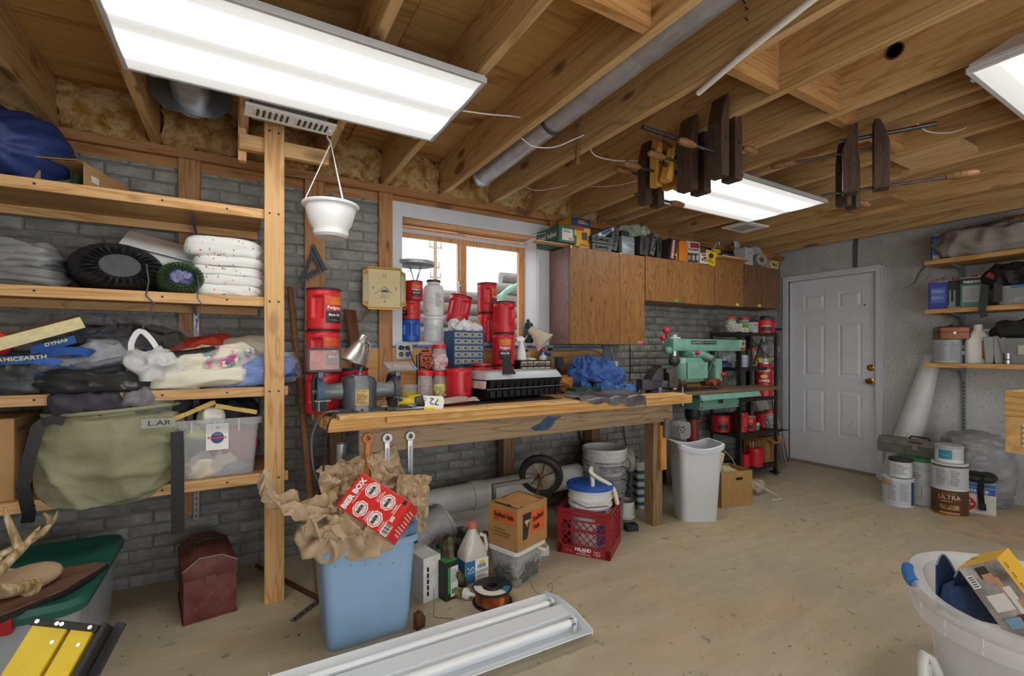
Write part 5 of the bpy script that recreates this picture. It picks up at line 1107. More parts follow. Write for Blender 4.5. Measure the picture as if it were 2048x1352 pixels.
jar('clear jar with red lid holding plastic scraps, stacked on the other', (1.085, 2.76, BZ+.196), .045, .165, JL, (M('#cfc9c9', .5, nz=.5, ns=30, c2='#b8505a'), .65))
jar('low clear jar with yellow label behind the papers', (.93, 2.86, BZ), .050, .11, clear('clear_lid', '#dfe6e8', .3, .1), None, M('#d3c640', .5))
# bench grinder
t = T('bench_grinder', 'grey bench grinder with two wheels and eye shields', 'grinder', (.52, 2.43, BZ+.001))
GM = M('#4d5459', .45, .3, nz=.15, ns=8); GL = M('#767d80', .45, .3, nz=.15, ns=8)
obj('base', G().loft([rr(.27, .17, .03, 0), rr(.27, .17, .03, .02), rr(.20, .13, .03, .035)]), GM, t, bev=.002)
obj('motor_housing', G().loft([rr(.155, .15, .045, .03, 5), rr(.165, .16, .05, .05, 5), rr(.165, .16, .05, .16, 5), rr(.15, .14, .05, .185, 5), rr(.10, .09, .04, .195, 5)]), GM, t)
obj('centre_band', G().loft([rr(.075, .166, .012, .0, 3), rr(.075, .166, .012, .165, 3), rr(.070, .13, .012, .196, 3)]), GL, t)
np_ = obj('name_plate', G().box(-.032, .032, -.0855, -.083, .055, .13), M('#b59a62', .5, .3, nz=.2, ns=60), t, smooth=0); text(np_, 'BENCH GRINDER', .01, M('#4a3c22', .6), face('F', 0, -.0856, .122), w=.05); lines(np_, face('F', 0, -.0856, .085), .055, .05, 6, M('#5a4a2a', .6))
obj('switch', G().cyl((0, -.083, .03), (0, -.10, .03), .006), DARK, t)
for s_ in (-1, 1):
    x = s_*.185
    obj('shaft_neck', G().lathe([(.045, 0), (.038, .05), (.038, .075), (.05, .10)], 20, TR(s_*.07, 0, .12, 0, s_*90)), GL, t)
    wh = obj('grinding_wheel', G().cyl((x-.014, 0, .12), (x+.014, 0, .12), .072, n=30), M(('#4a6480', '#57545a')[s_ > 0], .8, nz=.2, ns=40), t); obj('wheel_nut', G().cyl((x-.03, 0, .12), (x+.03, 0, .12), .012, n=6), STEEL, wh)
    gd = G(); ar_ = [rad(70+22*i) for i in range(10)]
    gd.loft([[(x+dx, -r_*math.cos(a), .12+r_*math.sin(a)) for dx, r_ in ((-.026, .078), (.026, .078), (.026, .088), (-.026, .088))] for a in ar_])
    gd.loft([[(x+s_*.026, -.085*math.cos(rad(70+22*i)), .12+.085*math.sin(rad(70+22*i))) for i in range(10)], [(x+s_*.022, -.085*math.cos(rad(70+22*i)), .12+.085*math.sin(rad(70+22*i))) for i in range(10)]])
    obj('wheel_guard', gd, GM, t, smooth=30)
    obj('tool_rest', G().box(x-.035, x+.035, -.125, -.085, .085, .090).box(x-.02, x-.014, -.12, -.05, .04, .085), GL if s_ < 0 else GM, t, bev=.001, smooth=0)
    obj('spark_arm', G().box(x-.012, x+.012, -.06, -.045, .19, .225), DSTEEL, t, bev=.002, smooth=0)
    sh_ = TR(x+(.015 if s_ < 0 else .02), -.075, .225, -8 if s_ < 0 else -72, 0, 0)
    fr = G(); W_, H_ = .072, .105 if s_ < 0 else .10
    for (a, b_) in (((-W_, 0), (W_, 0)), ((W_, 0), (W_, H_)), ((W_, H_), (-W_, H_)), ((-W_, H_), (-W_, 0))): fr.bar((a[0], 0, a[1]), (b_[0], 0, b_[1]), .010, .010)
    e = obj('shield_frame', fr, M('#3c3f42', .5, .3) if s_ < 0 else M('#8d9294', .5), t, smooth=0, M_=sh_); obj('shield_glass', G().box(-W_+.004, W_-.004, -.001, .001, .004, H_-.004), clear('shield_glass', '#cfc8c4', .28, .15), e, smooth=0)
    obj('lower_guard', G().loft([[(x+dx, -.03, .03), (x+dx, .05, .03), (x+dx, .03, .075), (x+dx, -.055, .07)] for dx in (-.028, .028)]), GM, t, smooth=0)
cable('grey cord hanging off the left end of the bench', [(.44, 2.38, .955), (.37, 2.36, .962), (.335, 2.37, .94), (.30, 2.40, .84), (.31, 2.42, .68), (.35, 2.42, .58), (.33, 2.42, .50)], .0055, M('#6c7076', .5))
cable('dark cord hanging down beside the pole at the bench end', [(.50, 2.33, .957), (.42, 2.31, .96), (.37, 2.27, .95), (.345, 2.27, .88), (.335, 2.30, .70), (.31, 2.33, .52), (.34, 2.33, .46)], .0045, M('#2c2e31', .5))
# silver gooseneck lamp
t = T('work_lamp', 'silver metal cone work lamp over the grinder', 'lamp', (.545, 2.52, BZ+.19))
SIL = M('#a7a8a3', .35, .8, nz=.15, ns=10)
obj('gooseneck', G().tube([(0, 0, .01), (.01, 0, .05), (.05, .02, .10), (.06, .02, .16), (.03, .01, .19)], .008, 8), SIL, t)
obj('base_plate', G().cyl((0, 0, 0), (0, 0, .012), .02), SIL, t)
Tl = TR(.025, 0, .215, 0, 22, 0)
obj('lamp_shade', G().lathe([(.0, .0), (.018, 0), (.024, -.01), (.026, -.045), (.034, -.055), (.068, -.145), (.070, -.155), (.066, -.152), (.030, -.06), (0, -.05)], 30), SIL, t, M_=Tl); obj('bulb', G().sph((0, 0, -.13), .022), WHITE, t, M_=Tl); obj('rim', G().tube([(.07*math.cos(rad(15*i)), .07*math.sin(rad(15*i)), -.154) for i in range(25)], .003, 6), SIL, t, M_=Tl)
# wall outlets
def outlet(name, label, loc, m, n=2, w=.075, h=.115, rz=0, cat='outlet'):
    t = T(name, label, cat, loc, rz); obj('face_plate', G().box(-w*n/4-.02, w*n/4+.02, -.010, 0, -h/2, h/2), m, t, bev=.003, smooth=0)
    for i in range(n):
        x = (i-(n-1)/2)*.045
        for z in (-.022, .022):
            s_ = obj('socket', G().lathe([(0, 0), (.016, 0), (.016, .003), (0, .003)], 20, TR(x, -.010, z, 90)), DARK if m is not WHITE else M('#cfd0cc', .5), t)
            for q in (-.005, .005): obj('slot', G().box(x+q-.001, x+q+.001, -.0142, -.013, z-.004, z+.004), M('#c8c8c4', .5) if m is not WHITE else DARK, s_, smooth=0)
    return t
OG = M('#9a9da0', .4, .5, nz=.1)
t = outlet('wall_outlet', 'grey metal four socket outlet above bench under window left corner', PY(808, 702, WY-.02), OG, 2)
obj('plug', G().box(-.035, -.012, -.045, -.013, .008, .035), BLACK, t, bev=.004)
p = PY(800, 697, WY-.06)
cable('black cord from the outlet down to bench papers', [p, p+Vector((.05, -.02, .0)), p+Vector((.08, -.08, -.12)), p+Vector((.12, -.18, -.26)), p+Vector((.17, -.30, -.33)), p+Vector((.20, -.36, -.350))], .004, M('#202226', .5))
cable('grey cord looping below the grinder shield to bench', [(.75, 2.62, BZ+.26), (.755, 2.64, BZ+.2), (.75, 2.68, BZ+.10), (.70, 2.66, BZ+.03), (.66, 2.56, BZ+.024)], .005, M('#77797c', .5))
t = outlet('wall_outlet', 'small grey outlet box with cords below cabinet left end', PY(1097, 704, WY-.02), OG, 1); obj('plug', G().box(-.014, .014, -.04, -.013, .008, .035), BLACK, t, bev=.004)
outlet('wall_outlet', 'white outlet on brick wall right of blue rags', PY(1228, 736, WY-.008), WHITE, 1)
cable('grey conduit bending along the plywood to the right', [PY(1106, 702, WY-.03), PY(1140, 701, WY-.03), PY(1180, 700, WY-.03), PY(1203, 708, WY-.03), PY(1212, 730, WY-.03), PY(1212, 760, WY-.035)], .007, M('#8d9092', .4, .5), 'conduit', 'pipe')
cable('grey conduit dropping from the cabinet to white outlet', [PY(1223, 690, WY-.01), PY(1224, 720, WY-.01), PY(1227, 728, WY-.012)], .008, M('#8d9092', .4, .5), 'conduit', 'pipe')
cable('black cord hanging on brick wall left of the saw', [PY(1260, 689, WY-.01), PY(1261, 730, WY-.01), PY(1259, 765, WY-.012)], .004, M('#232529', .5))
cable('black cord hanging below bench beside the white bucket', [PY(1247, 850, WY-.02), PY(1250, 880, WY-.02), PY(1258, 905, WY-.03), PY(1275, 915, WY-.04)], .005, M('#232529', .5))
# seed trays
t = T('seed_tray', 'black seedling tray pair under a dusty clear dome', 'tray', (1.62, 2.735, BZ+.022), rz=8)
BP = M('#1c1d20', .4); L, D = .66, .27
obj('base_tray', G().loft([rr(L-.06, D-.06, .02, 0), rr(L-.02, D-.02, .02, .055), rr(L+.01, D+.01, .02, .056), rr(L+.01, D+.01, .02, .060), rr(L-.03, D-.03, .02, .060), rr(L-.06, D-.06, .02, .01)]), BP, t)
for k in range(12):
    x = -L/2+.05+k*(L-.1)/11
    obj('base_rib', G().box(x-.018, x+.018, -D/2+.004, -D/2+.018, .006, .052), BP, t, bev=.003, seg=1, smooth=0)
    for y in (-.095, 0, .095):
        obj('cell', G().loft([[(x+a*.016, y+c*.03, .064) for a, c in ((-1, -1), (1, -1), (1, 1), (-1, 1))], [(x+a*.026, y+c*.044, .115) for a, c in ((-1, -1), (1, -1), (1, 1), (-1, 1))]]), BP, t, smooth=0)
obj('cell_rim', G().box(-L/2, L/2, -D/2, D/2, .1155, .119), BP, t, smooth=0); obj('wire_edge', G().box(-L/2-.002, L/2+.002, -D/2-.004, -D/2-.0005, .0615, .064), M('#8d8d86', .5), t, smooth=0)
obj('dome', G().loft([rr(L, D, .02, .120), rr(L-.01, D-.01, .02, .125), rr(L-.04, D-.05, .03, .165), rr(L-.08, D-.09, .03, .172)]), clear('dusty_dome', '#cdd5dd', .72, .3), t)
obj('dust_crust', G().loft([rr(.02, D-.03, .005, .065), rr(.022, D-.02, .005, .112)], T=TR(-L/2-.004)), M('#b5a48e', .9, nz=.4, ns=60, c2='#d8d0c4'), t, smooth=0)
o = T('flat_tray', 'flat black plastic tray on the bench front under the seed trays', 'tray', (1.30, 2.56, BZ+.0005), rz=3)
obj('tray_body', G().loft([rr(.92, .42, .03, 0), rr(.94, .44, .03, .016), rr(.93, .43, .03, .018), rr(.90, .40, .03, .004)]), M('#26282c', .45), o)
def film(u, v):
    x = 1.80+u*.56; y = 2.215+v*.30
    z = BZ+.024+.012*noise.noise(Vector((u*9, v*5, 1)))+.008*math.sin(u*22+v*9)+(.02*v)
    if v < .14: z -= (.14-v)*(.10+.45*u); y = 2.256-.02*(.14-v)
    else: z = max(z, BZ+.0225)
    return (x, y, z)
tag(obj('plastic_film', G().sheet(film, 40, 18, .0015), M('#3c3e40', .28, nz=.3, ns=9, c2='#6e7072'), smooth=60), 'crumpled shiny black plastic film over the bench front edge', 'plastic sheet')
# papers, tags, small tools
def paper(label, loc, w, d, m, rz, sd, lift=.02, name='newspaper', cat='paper'):
    q = Vector((sd, sd*2, 0))
    f = lambda u, v: ((u-.5)*w, (v-.5)*d, .003+lift*(.5+.5*noise.noise(Vector((u*2.2, v*2.2, 0))+q))*(.3+abs(u-.5)*1.4))
    o = obj(name, G().sheet(f, 16, 12, .0015), m, smooth=60); o.location = loc; o.rotation_euler = (0, 0, rad(rz)); return tag(o, label, cat, None)
NP = M('#d5d2c8', .8, nz=.1, ns=20)
paper('white crumpled paper lying behind the grinder wheel', (.80, 2.52, BZ+.004), .30, .24, NP, 10, 1, .03)
paper('newspaper sheet lying left of the seed trays', (.98, 2.48, BZ+.028), .38, .26, M('#cfcac4', .8, c2='#b0a9a2', ns=12), -8, 2, .04)
paper('white envelope near the bench edge before the grinder', (.80, 2.37, BZ+.022), .24, .10, M('#dcdcd8', .7), 4, 3, .008, 'envelope')
t = soft('yellow_pouch', 'yellow folded pouch lying on the bench papers', 'pouch', (.78, 2.44, BZ+.035), .17, .10, .045, M('#d8bf1a', .5), 63, 12, .008, 12, 2.6, 14)
soft('black_pouch', 'dark grey rounded pouch beside the numbered tag', 'pouch', (.86, 2.41, BZ+.035), .13, .09, .045, M('#4a4a4e', .5), 64, -5, .006, 12, 2.6, 14)
t = T('number_tag', 'white and yellow tag with upside down number on bench edge', 'tag', (.875, 2.315, BZ+.058), rot=rotd(62, 0, -4))
obj('card', G().prism([(-.05, .035), (.055, .025), (.06, .0), (.045, -.05), (-.055, -.045), (-.045, -.01)], 0, .0015), M('#e2e2de', .6), t, smooth=0); patch(t, .06, .014, M('#d8c11c', .5), TR(-.025, -.041, .0016, 0, 0, -4), 'yellow_band'); text(t, '72', .05, INK, TR(.005, -.003, .0018, 0, 0, 168), w=.05, h=.036); text(t, 'c', .03, INK, TR(-.042, .012, .0018, 0, 0, 168), h=.02)
t = T('utility_knife', 'dark folding knife with a blue end before the grinder', 'knife', (.70, 2.345, BZ+.021), rz=6)
obj('handle', G().loft([rr(.13, .026, .008, 0), rr(.135, .030, .01, .008), rr(.13, .026, .008, .018)]), M('#2b2c30', .5), t); obj('clip', G().box(.05, .075, -.012, .012, .017, .02), STEEL, t, smooth=0); obj('blue_end', G().tube([(.065, -.01, .012), (.085, -.012, .015), (.10, 0, .014), (.085, .012, .015), (.065, .01, .012)], .004, 6), M('#4a5c9a', .4), t)
tag(obj('angle_bracket', G().prism([(0, 0), (.095, 0), (.095, .012), (.075, .03), (.05, .115), (0, .115)], -.004, .004, TR(1.44, 2.585, BZ+.172, 90)), M('#222325', .5, .3)), 'black metal corner bracket standing behind the seed dome', 'bracket')
# black small parts cabinet and what stands on it
t = T('parts_cabinet', 'black small parts cabinet with yellowed drawers below the lamp', 'organizer', (1.87, 2.93, BZ))
w, d, h = .27, .15, .255
g = G().box(-w/2, -w/2+.004, -d/2, d/2, 0, h); g.box(w/2-.004, w/2, -d/2, d/2, 0, h); g.box(-w/2, w/2, d/2-.004, d/2, 0, h)
for i in range(7): g.box(-w/2+.004, w/2-.004, -d/2, d/2-.004, i*(h-.006)/6, i*(h-.006)/6+.006)
obj('frame', g, BLACK, t, smooth=0)
for i in range(2, 6):
    for j in range(5):
        x0 = -w/2+.006+j*.0515; z0 = i*(h-.006)/6+.007
        dd = obj('drawer', G().box(x0, x0+.049, -d/2-.002, d/2-.01, z0, z0+.033), M('#8a8570', .4, nz=.25, ns=30, c2='#4b483e'), t, bev=.002, seg=1, smooth=0); obj('pull', G().box(x0+.004, x0+.045, -d/2-.008, -d/2-.002, z0+.022, z0+.030), M('#c2bda6', .4), dd, smooth=0)
p = Vector((1.785, 2.92, BZ+h))
t = T('spray_bottle', 'white spray bottle standing on the black parts cabinet', 'bottle', p)
obj('bottle_body', G().lathe([(0, 0), (.036, 0), (.038, .006), (.034, .05), (.022, .10), (.014, .125), (.014, .14), (0, .14)], 24), M('#dfe3ea', .35), t); obj('spray_head', G().loft([rr(.055, .026, .008, .138), rr(.075, .026, .008, .155), rr(.045, .02, .008, .172)], T=TR(-.012)), WHITE, t); obj('trigger', G().tube([(-.03, 0, .145), (-.04, 0, .125), (-.034, 0, .105)], .004, 6), WHITE, t)
t = T('desk_lamp', 'cream coloured desk lamp with its shade facing the room', 'lamp', (1.88, 2.95, BZ+h))
CRS = M('#cfc6ae', .5, nz=.05); obj('lamp_base', G().lathe([(0, 0), (.045, 0), (.045, .01), (.012, .018), (0, .018)], 20), M('#d6d4cc', .4), t); obj('lamp_arm', G().tube([(0, 0, .01), (-.03, 0, .07), (-.05, .01, .14), (-.02, .01, .18)], .005, 6), M('#b9b8b0', .4, .5), t); obj('arm_joint', G().sph((-.03, 0, .07), .012), DARK, t)
Ts = TR(.0, -.0, .22, 40, 0, 0) @ TR(rz=0); Ts = Matrix.Translation((.0, .0, .235)) @ (Vector((-.50, .42, .62))).to_track_quat('Z', 'Y').to_matrix().to_4x4()
obj('lamp_shade', G().lathe([(0, .0), (.022, 0), (.032, -.012), (.034, -.045), (.042, -.06), (.048, -.085), (.082, -.150), (.084, -.158), (.080, -.156), (.044, -.08), (0, -.06)], 30), CRS, t, M_=Ts); obj('shade_lining', G().lathe([(.078, -.152), (.042, -.082), (0, -.066)], 30), M('#aebfc8', .4), t, M_=Ts); obj('bulb', G().sph((0, 0, -.115), .026), M('#cfd8dc', .2), t, M_=Ts)
t = T('propane_cylinder', 'dark green propane cylinder on the sill at right corner', 'cylinder', (1.975, 3.13, sz))
obj('cylinder_body', G().lathe([(0, 0), (.04, 0), (.044, .008), (.044, .13), (.034, .155), (.014, .165), (.012, .185), (0, .185)], 24), M('#1d3b3f', .4), t); lines(t, TR(rz=to_cam((1.975, 3.13))+90) @ TR(0, -.045, .08, 90), .05, .06, 5, M('#6f8f8c', .5))
t = T('aerosol_can', 'blue and yellow lubricant can standing behind the cream lamp', 'can', (2.045, 3.02, BZ+.12))
t.location.z = BZ+.0; obj('can_body', G().lathe([(0, 0), (.034, 0), (.034, .30), (.026, .315), (0, .315)], 24), M('#1d3a86', .35), t); a = to_cam((2.045, 3.02)); wrap(t, .034, .235, .285, a-60, a+60, M('#d8c51e', .4), 'yellow_shield'); text(t, 'WD-40', .02, M('#1d3a86', .5), TR(rz=a+90) @ TR(0, -.0355, .262, 90), w=.045, h=.018, cyl=.036, bold=.04); wrap(t, .034, .20, .228, a-50, a+50, RED, 'red_band'); lines(t, TR(rz=a+90) @ TR(0, -.035, .17, 90), .04, .04, 3, WHITE); obj('cap', G().lathe([(0, .31), (.022, .31), (.022, .335), (0, .335)], 20), RED, t)
tag(obj('glass_dome', G().lathe([(0, 0), (.026, 0), (.026, .02), (.016, .036), (.007, .042), (.006, .055), (0, .055)], 18, TR(1.955, 2.89, BZ+h)), clear('glass_stop', '#e8eef2', .35, .05)), 'small clear glass stopper on the black parts cabinet', 'stopper')
# rags
def ragfn(p):
    a = math.atan2(p.y, p.x); f = .014*math.sin(a*14+p.z*30+3*noise.noise(p*6))
    return (p.x*(1+f*2)+.05*max(0, -p.z)*1.5, p.y*(1+f*2), p.z+f)
t = T('blue_rags', 'heap of blue shop rags on the bench', 'rags', (2.38, 2.80, BZ+.001)); BR = M('#375c9c', .85, nz=.15, ns=9, bp=.3, bs=90)
g = blob(.46, .36, .24, 1.9, 36, .020, 6, 71, .7, (1.0, 1.0, 2.2), ragfn)
obj('rag', g, BR, t, smooth=60)
obj('rag', blob(.24, .18, .09, 2.2, 22, .014, 9, 72, .8, (1, 1, 2), ragfn), M('#4068aa', .85, nz=.15, bp=.3, bs=90), t, smooth=60, M_=TR(-.12, -.14, 0, 0, 0, 20)); obj('rag', blob(.34, .16, .05, 2.3, 24, .012, 9, 73, .8, (1, 1, 2), ragfn), M('#4a74ae', .85, nz=.2, bp=.3, bs=90), t, smooth=60, M_=TR(.10, -.16, 0, 0, 0, 4)); obj('rag', blob(.20, .16, .09, 2, 20, .014, 9, 74, .8, (1, 1, 2), ragfn), BR, t, smooth=60, M_=TR(-.07, .02, .175))
soft('leather_glove', 'crumpled yellow brown work glove beside the blue rags', 'glove', (2.12, 2.82, BZ+.001), .13, .10, .12, M('#a8752c', .8, nz=.25), 75, 10, .022, 14, 2.2, 18, .8)
t = T('hand_clamp', 'black plastic hand clamp standing behind the seed tray end', 'clamp', (2.07, 2.86, BZ), rot=rotd(0, 4, 20)); obj('clamp_bar', G().box(-.012, .012, -.006, .006, 0, .20), BLACK, t, smooth=0); obj('pad', G().prism([(-.03, .19), (.04, .20), (.035, .235), (.02, .28), (-.04, .275)], -.02, .02, TR(rx=90)), M('#2d2f31', .5), t, bev=.003, smooth=0); obj('trigger_grip', G().prism([(-.05, .10), (-.01, .10), (-.01, .155), (-.03, .15)], -.014, .014, TR(rx=90)), DARK, t, bev=.003, smooth=0)
t = T('sanding_block', 'dark green hand sander with black clamps on the bench', 'sander', (2.10, 2.58, BZ+.02), rz=4)
obj('pad', G().loft([rr(.25, .10, .02, .012), rr(.25, .10, .02, .042), rr(.23, .08, .02, .048)]), M('#24443c', .45), t); obj('clamp_knob', G().cyl((.09, 0, .045), (.09, 0, .08), .01), BLACK, t); obj('clamp_plate', G().box(.06, .125, -.045, .045, .072, .085), BLACK, t, bev=.003, smooth=0); obj('foot', G().box(.075, .10, -.055, .055, -.018, .012), BLACK, t, smooth=0); obj('sole', G().box(-.12, .05, -.048, .048, 0, .0118), DARK, t, smooth=0)
t = T('screwdriver', 'screwdriver with yellow and black handle on the bench', 'screwdriver', (2.24, 2.47, BZ+.020), rz=22)
obj('handle', G().lathe([(0, -.05), (.012, -.05), (.014, -.03), (.012, .02), (.013, .045), (.008, .052), (0, .052)], 14, TR(ry=90)), M('#d5ae1e', .4), t); obj('shank', G().cyl((-.16, 0, 0), (-.05, 0, 0), .004), STEEL, t); obj('grip_band', G().cyl((-.075, 0, 0), (-.05, 0, 0), .011), DARK, t)
for i, (x, y, a, nm) in enumerate(((2.60, 2.52, 0, 'left'), (2.655, 2.55, 5, 'middle'), (2.69, 2.44, -8, 'right'))):
    o = obj('steel_block', G().box(-.014, .014, -.012, .012, 0, .05-.008*(i == 1)).box(-.010, .010, -.013, -.012, .004, .03), M('#8d9296', .4, .7, nz=.15), bev=.002, seg=1, smooth=0); o.location = (x, y, BZ+.001); o.rotation_euler = (0, 0, rad(a)); tag(o, 'small grey steel block before the vise, %s of three' % nm, 'block', 'steel blocks by the vise')
tag(obj('flat_file', G().bar((2.62, 2.50, BZ+.008), (2.70, 2.42, BZ+.006), .012, .004), STEEL, smooth=0), 'thin steel file lying between the steel blocks', 'file')
tag(obj('bench_washer', G().lathe([(0, 0), (.045, 0), (.045, .006), (.04, .008), (0, .008)], 20, TR(2.43, 2.46, BZ+.0) @ Matrix.Diagonal((1.6, .6, 1, 1))), M('#5c5a58', .5, .6)), 'flat dark oval metal plate on the bench near rags', 'plate')
# vise
t = T('bench_vise', 'heavy old iron bench vise on the right bench end', 'vise', (2.73, 2.50, BZ), rz=-16)
VM = M('#45444c', .5, .5, nz=.3, ns=10); VB = M('#5b5350', .55, .5, nz=.25, ns=9)
obj('vise_base', G().lathe([(0, 0), (.085, 0), (.085, .02), (.06, .035), (0, .035)], 24), VM, t)
obj('fixed_jaw', G().loft([[(x, y, z) for x, y in ((-.15, -.045), (.02, -.045), (.02, .045), (-.15, .045))] for z in (.03, .11)]), VM, t, bev=.012)
obj('fixed_jaw_head', G().prism([(-.09, .10), (.02, .10), (.02, .19), (-.015, .20), (-.05, .165)], -.06, .06, TR(rx=90)), VM, t, bev=.008)
mj = obj('moving_jaw', G().prism([(.07, .05), (.13, .04), (.16, .07), (.12, .19), (.09, .205), (.045, .205), (.045, .165), (.07, .15)], -.055, .055, TR(rx=90)), VB, t, bev=.010); obj('jaw_cap', G().box(.0, .10, -.062, .062, .188, .212), VM, mj, bev=.008)
obj('slide', G().box(.02, .13, -.04, .04, .045, .10), VM, t, bev=.006)
sc2 = obj('screw', G().lathe([(.022, 0), (.022, .05), (.030, .055), (.032, .10), (.028, .105), (0, .105)], 20, TR(.13, 0, .075, 0, 90)), M('#4a4038', .5, .6), t)
obj('handle_bar', G().cyl((.215, -.005, .09), (.205, -.02, -.085), .009, n=12), M('#8a8886', .35, .8), sc2); obj('bar_end', G().sph((.205, -.02, -.09), .014), M('#8a8886', .35, .8), sc2); obj('bar_end', G().sph((.215, -.005, .10), .014), M('#8a8886', .35, .8), sc2)
tag(obj('red_cap_tool', G().lathe([(0, 0), (.012, 0), (.014, .04), (.01, .07), (0, .07)], 12, TR(2.64, 2.66, BZ+.014, 0, 78, 0)), M('#b8242c', .4)), 'red handled tool lying behind the vise', 'tool')
# ================================================================ FLOOR: bin, under the bench, right side
def bin_(name, label, loc, rz, w0, d0, w1, d1, h, mat, r=.04, dip=0, th=.006, rim=.02):
    t = T(name, label, 'bin', loc, rz); n = 6
    def ring(w, d, z, dp=0): return [(x, y, zz+(-dp*math.cos(min(1, abs(x)/(w/2))*math.pi/2)**1 if dp else 0)) for x, y, zz in rr(w, d, r, z, n)]
    def sub(rg):   # more points along the straight sides so the rim can dip
        o = []
        for i, p in enumerate(rg):
            q = rg[(i+1) % len(rg)]; o.append(p)
            if math.dist(p[:2], q[:2]) > .05: o += [tuple(p[k]+(q[k]-p[k])*s_/8 for k in range(3)) for s_ in range(1, 8)]
        return o
    def R_(w, d, z, dp=0): return [(x, y, z-dp*math.cos(min(1, abs(x)/(w/2-.01))*math.pi/2)) for x, y, _ in sub(rr(w, d, r, z, n))]
    obj('bin_body', G().loft([R_(w0, d0, 0), R_(w0+(w1-w0)*.93, d0+(d1-d0)*.93, h*.93, dip*.9), R_(w1+rim, d1+rim, h*.935, dip), R_(w1+rim+.004, d1+rim+.004, h-.006, dip), R_(w1+rim*.6, d1+rim*.6, h, dip), R_(w1-th, d1-th, h-.004, dip), R_(w0-th, d0-th, .01)]), mat, t, smooth=40)
    return t
BB = M('#82a3c4', .45, nz=.06, ns=4)
t = bin_('waste_bin', 'tall light blue waste bin overflowing with brown paper', (.49, 2.165, 0), 0, .345, .24, .40, .28, .43, BB, dip=.0)
for k in range(5): obj('scuff_mark', G().box(-.15+.06*k, -.146+.06*k, -.1385, -.137, .36-.01*k, .365-.01*k), M('#4f6f8c', .6), t, smooth=0)
def crumple(name, label, loc, w, d, h, sd, rot=(0, 0, 0), amp=.05, mat=None, n=30, curl=0., cat='paper', group='crumpled kraft papers in the blue bin'):
    q = Vector((sd*3.1, sd*1.7, sd))
    def fn(u, v):
        x = (u-.5)*w; y = (v-.5)*d; p = Vector((u*3.2, v*3.2, 0))
        # angular folds: cell-like facets
        z = amp*(abs(noise.noise(p*1.3+q))*2-.5+abs(noise.noise(p*2.7-q))*.8+abs(noise.noise(p*5.3+q))*.3)
        z += h*((u-.5)*2)**2*curl
        return (x+.3*amp*noise.noise(p*2+q*2), y+.3*amp*noise.noise(p*2-q*2), z)
    o = obj(name, G().sheet(fn, n, n, .0016), mat or KRAFT, smooth=22); o.location = loc; o.rotation_euler = rotd(*rot); return tag(o, label, cat, group)
crumple('kraft_paper', 'long twist of brown paper poking out left of the blue bin', (.26, 2.20, .55), .46, .20, .10, 1, (10, 24, 8), .05, curl=.5)
crumple('kraft_paper', 'brown paper wad standing up at the back of blue bin', (.46, 2.28, .60), .26, .28, .10, 2, (70, -10, 10), .06)
crumple('kraft_paper', 'brown paper spread over the front left of the blue bin', (.40, 2.12, .47), .36, .28, .08, 3, (-14, 8, 0), .07)
crumple('kraft_paper', 'brown paper heap under the red box', (.52, 2.14, .455), .30, .26, .08, 4, (-14, -6, 20), .05)
crumple('kraft_paper', 'brown paper sheet standing up at the right end of blue bin', (.715, 2.19, .52), .16, .26, .10, 5, (82, 8, -4), .03, curl=.2)
crumple('kraft_paper', 'brown paper flap behind the red box top', (.63, 2.30, .66), .16, .20, .06, 6, (75, -14, 10), .02)
soft('kraft_paper', 'crumpled ball of brown paper at the front of blue bin', 'paper', (.43, 2.09, .385), .26, .16, .12, KRAFT, 81, 10, .035, 9, 2.2, 22, .9, group='crumpled kraft papers in the blue bin')
soft('kraft_paper', 'folded brown paper edge hanging left over the blue bin rim', 'paper', (.31, 2.12, .42), .16, .16, .09, KRAFT, 82, 30, .03, 10, 2.2, 20, .9, group='crumpled kraft papers in the blue bin')
soft('blue_rag', 'greyish blue rag stuffed in the bin below red box', 'rag', (.61, 2.10, .40), .16, .12, .08, M('#5f7f9e', .85, nz=.2), 83, 0, .02, 12, 2.2, 18, .8)
# the red box
C0 = PY(748, 1008, 2.05); xr = (Vector((.8636, -.504, 0))*.86+Vector((0, 0, -1))*.36+Vector((-.504, -.8636, 0))*.36).normalized()
yr = Vector((.8636, -.504, 0))*.50+Vector((0, 0, 1))*.72+Vector((.504, .8636, 0))*.48; yr = (yr-xr*yr.dot(xr)).normalized(); zr = xr.cross(yr)
Mx = Matrix(((*xr, 0), (*yr, 0), (*zr, 0), (0, 0, 0, 1))).transposed()
t = T('beverage_box', 'red drink carton lying tilted on the brown paper in blue bin', 'box', C0); t.rotation_euler = Mx.to_euler()
RB = M('#d2261f', .35); bw_, bh_, bd_ = .285, .17, .115
obj('carton', G().box(-bw_/2, bw_/2, -bh_/2, bh_/2, -bd_, 0), RB, t, bev=.003, smooth=0)
text(t, 'BIER BOX', .04, WHITE, TR(-.112, -.005, .0, rz=90), w=.15, h=.030, bold=.05); text(t, 'VARIETY PACK', .012, WHITE, TR(-.088, .005, 0, rz=90), w=.10, h=.008)
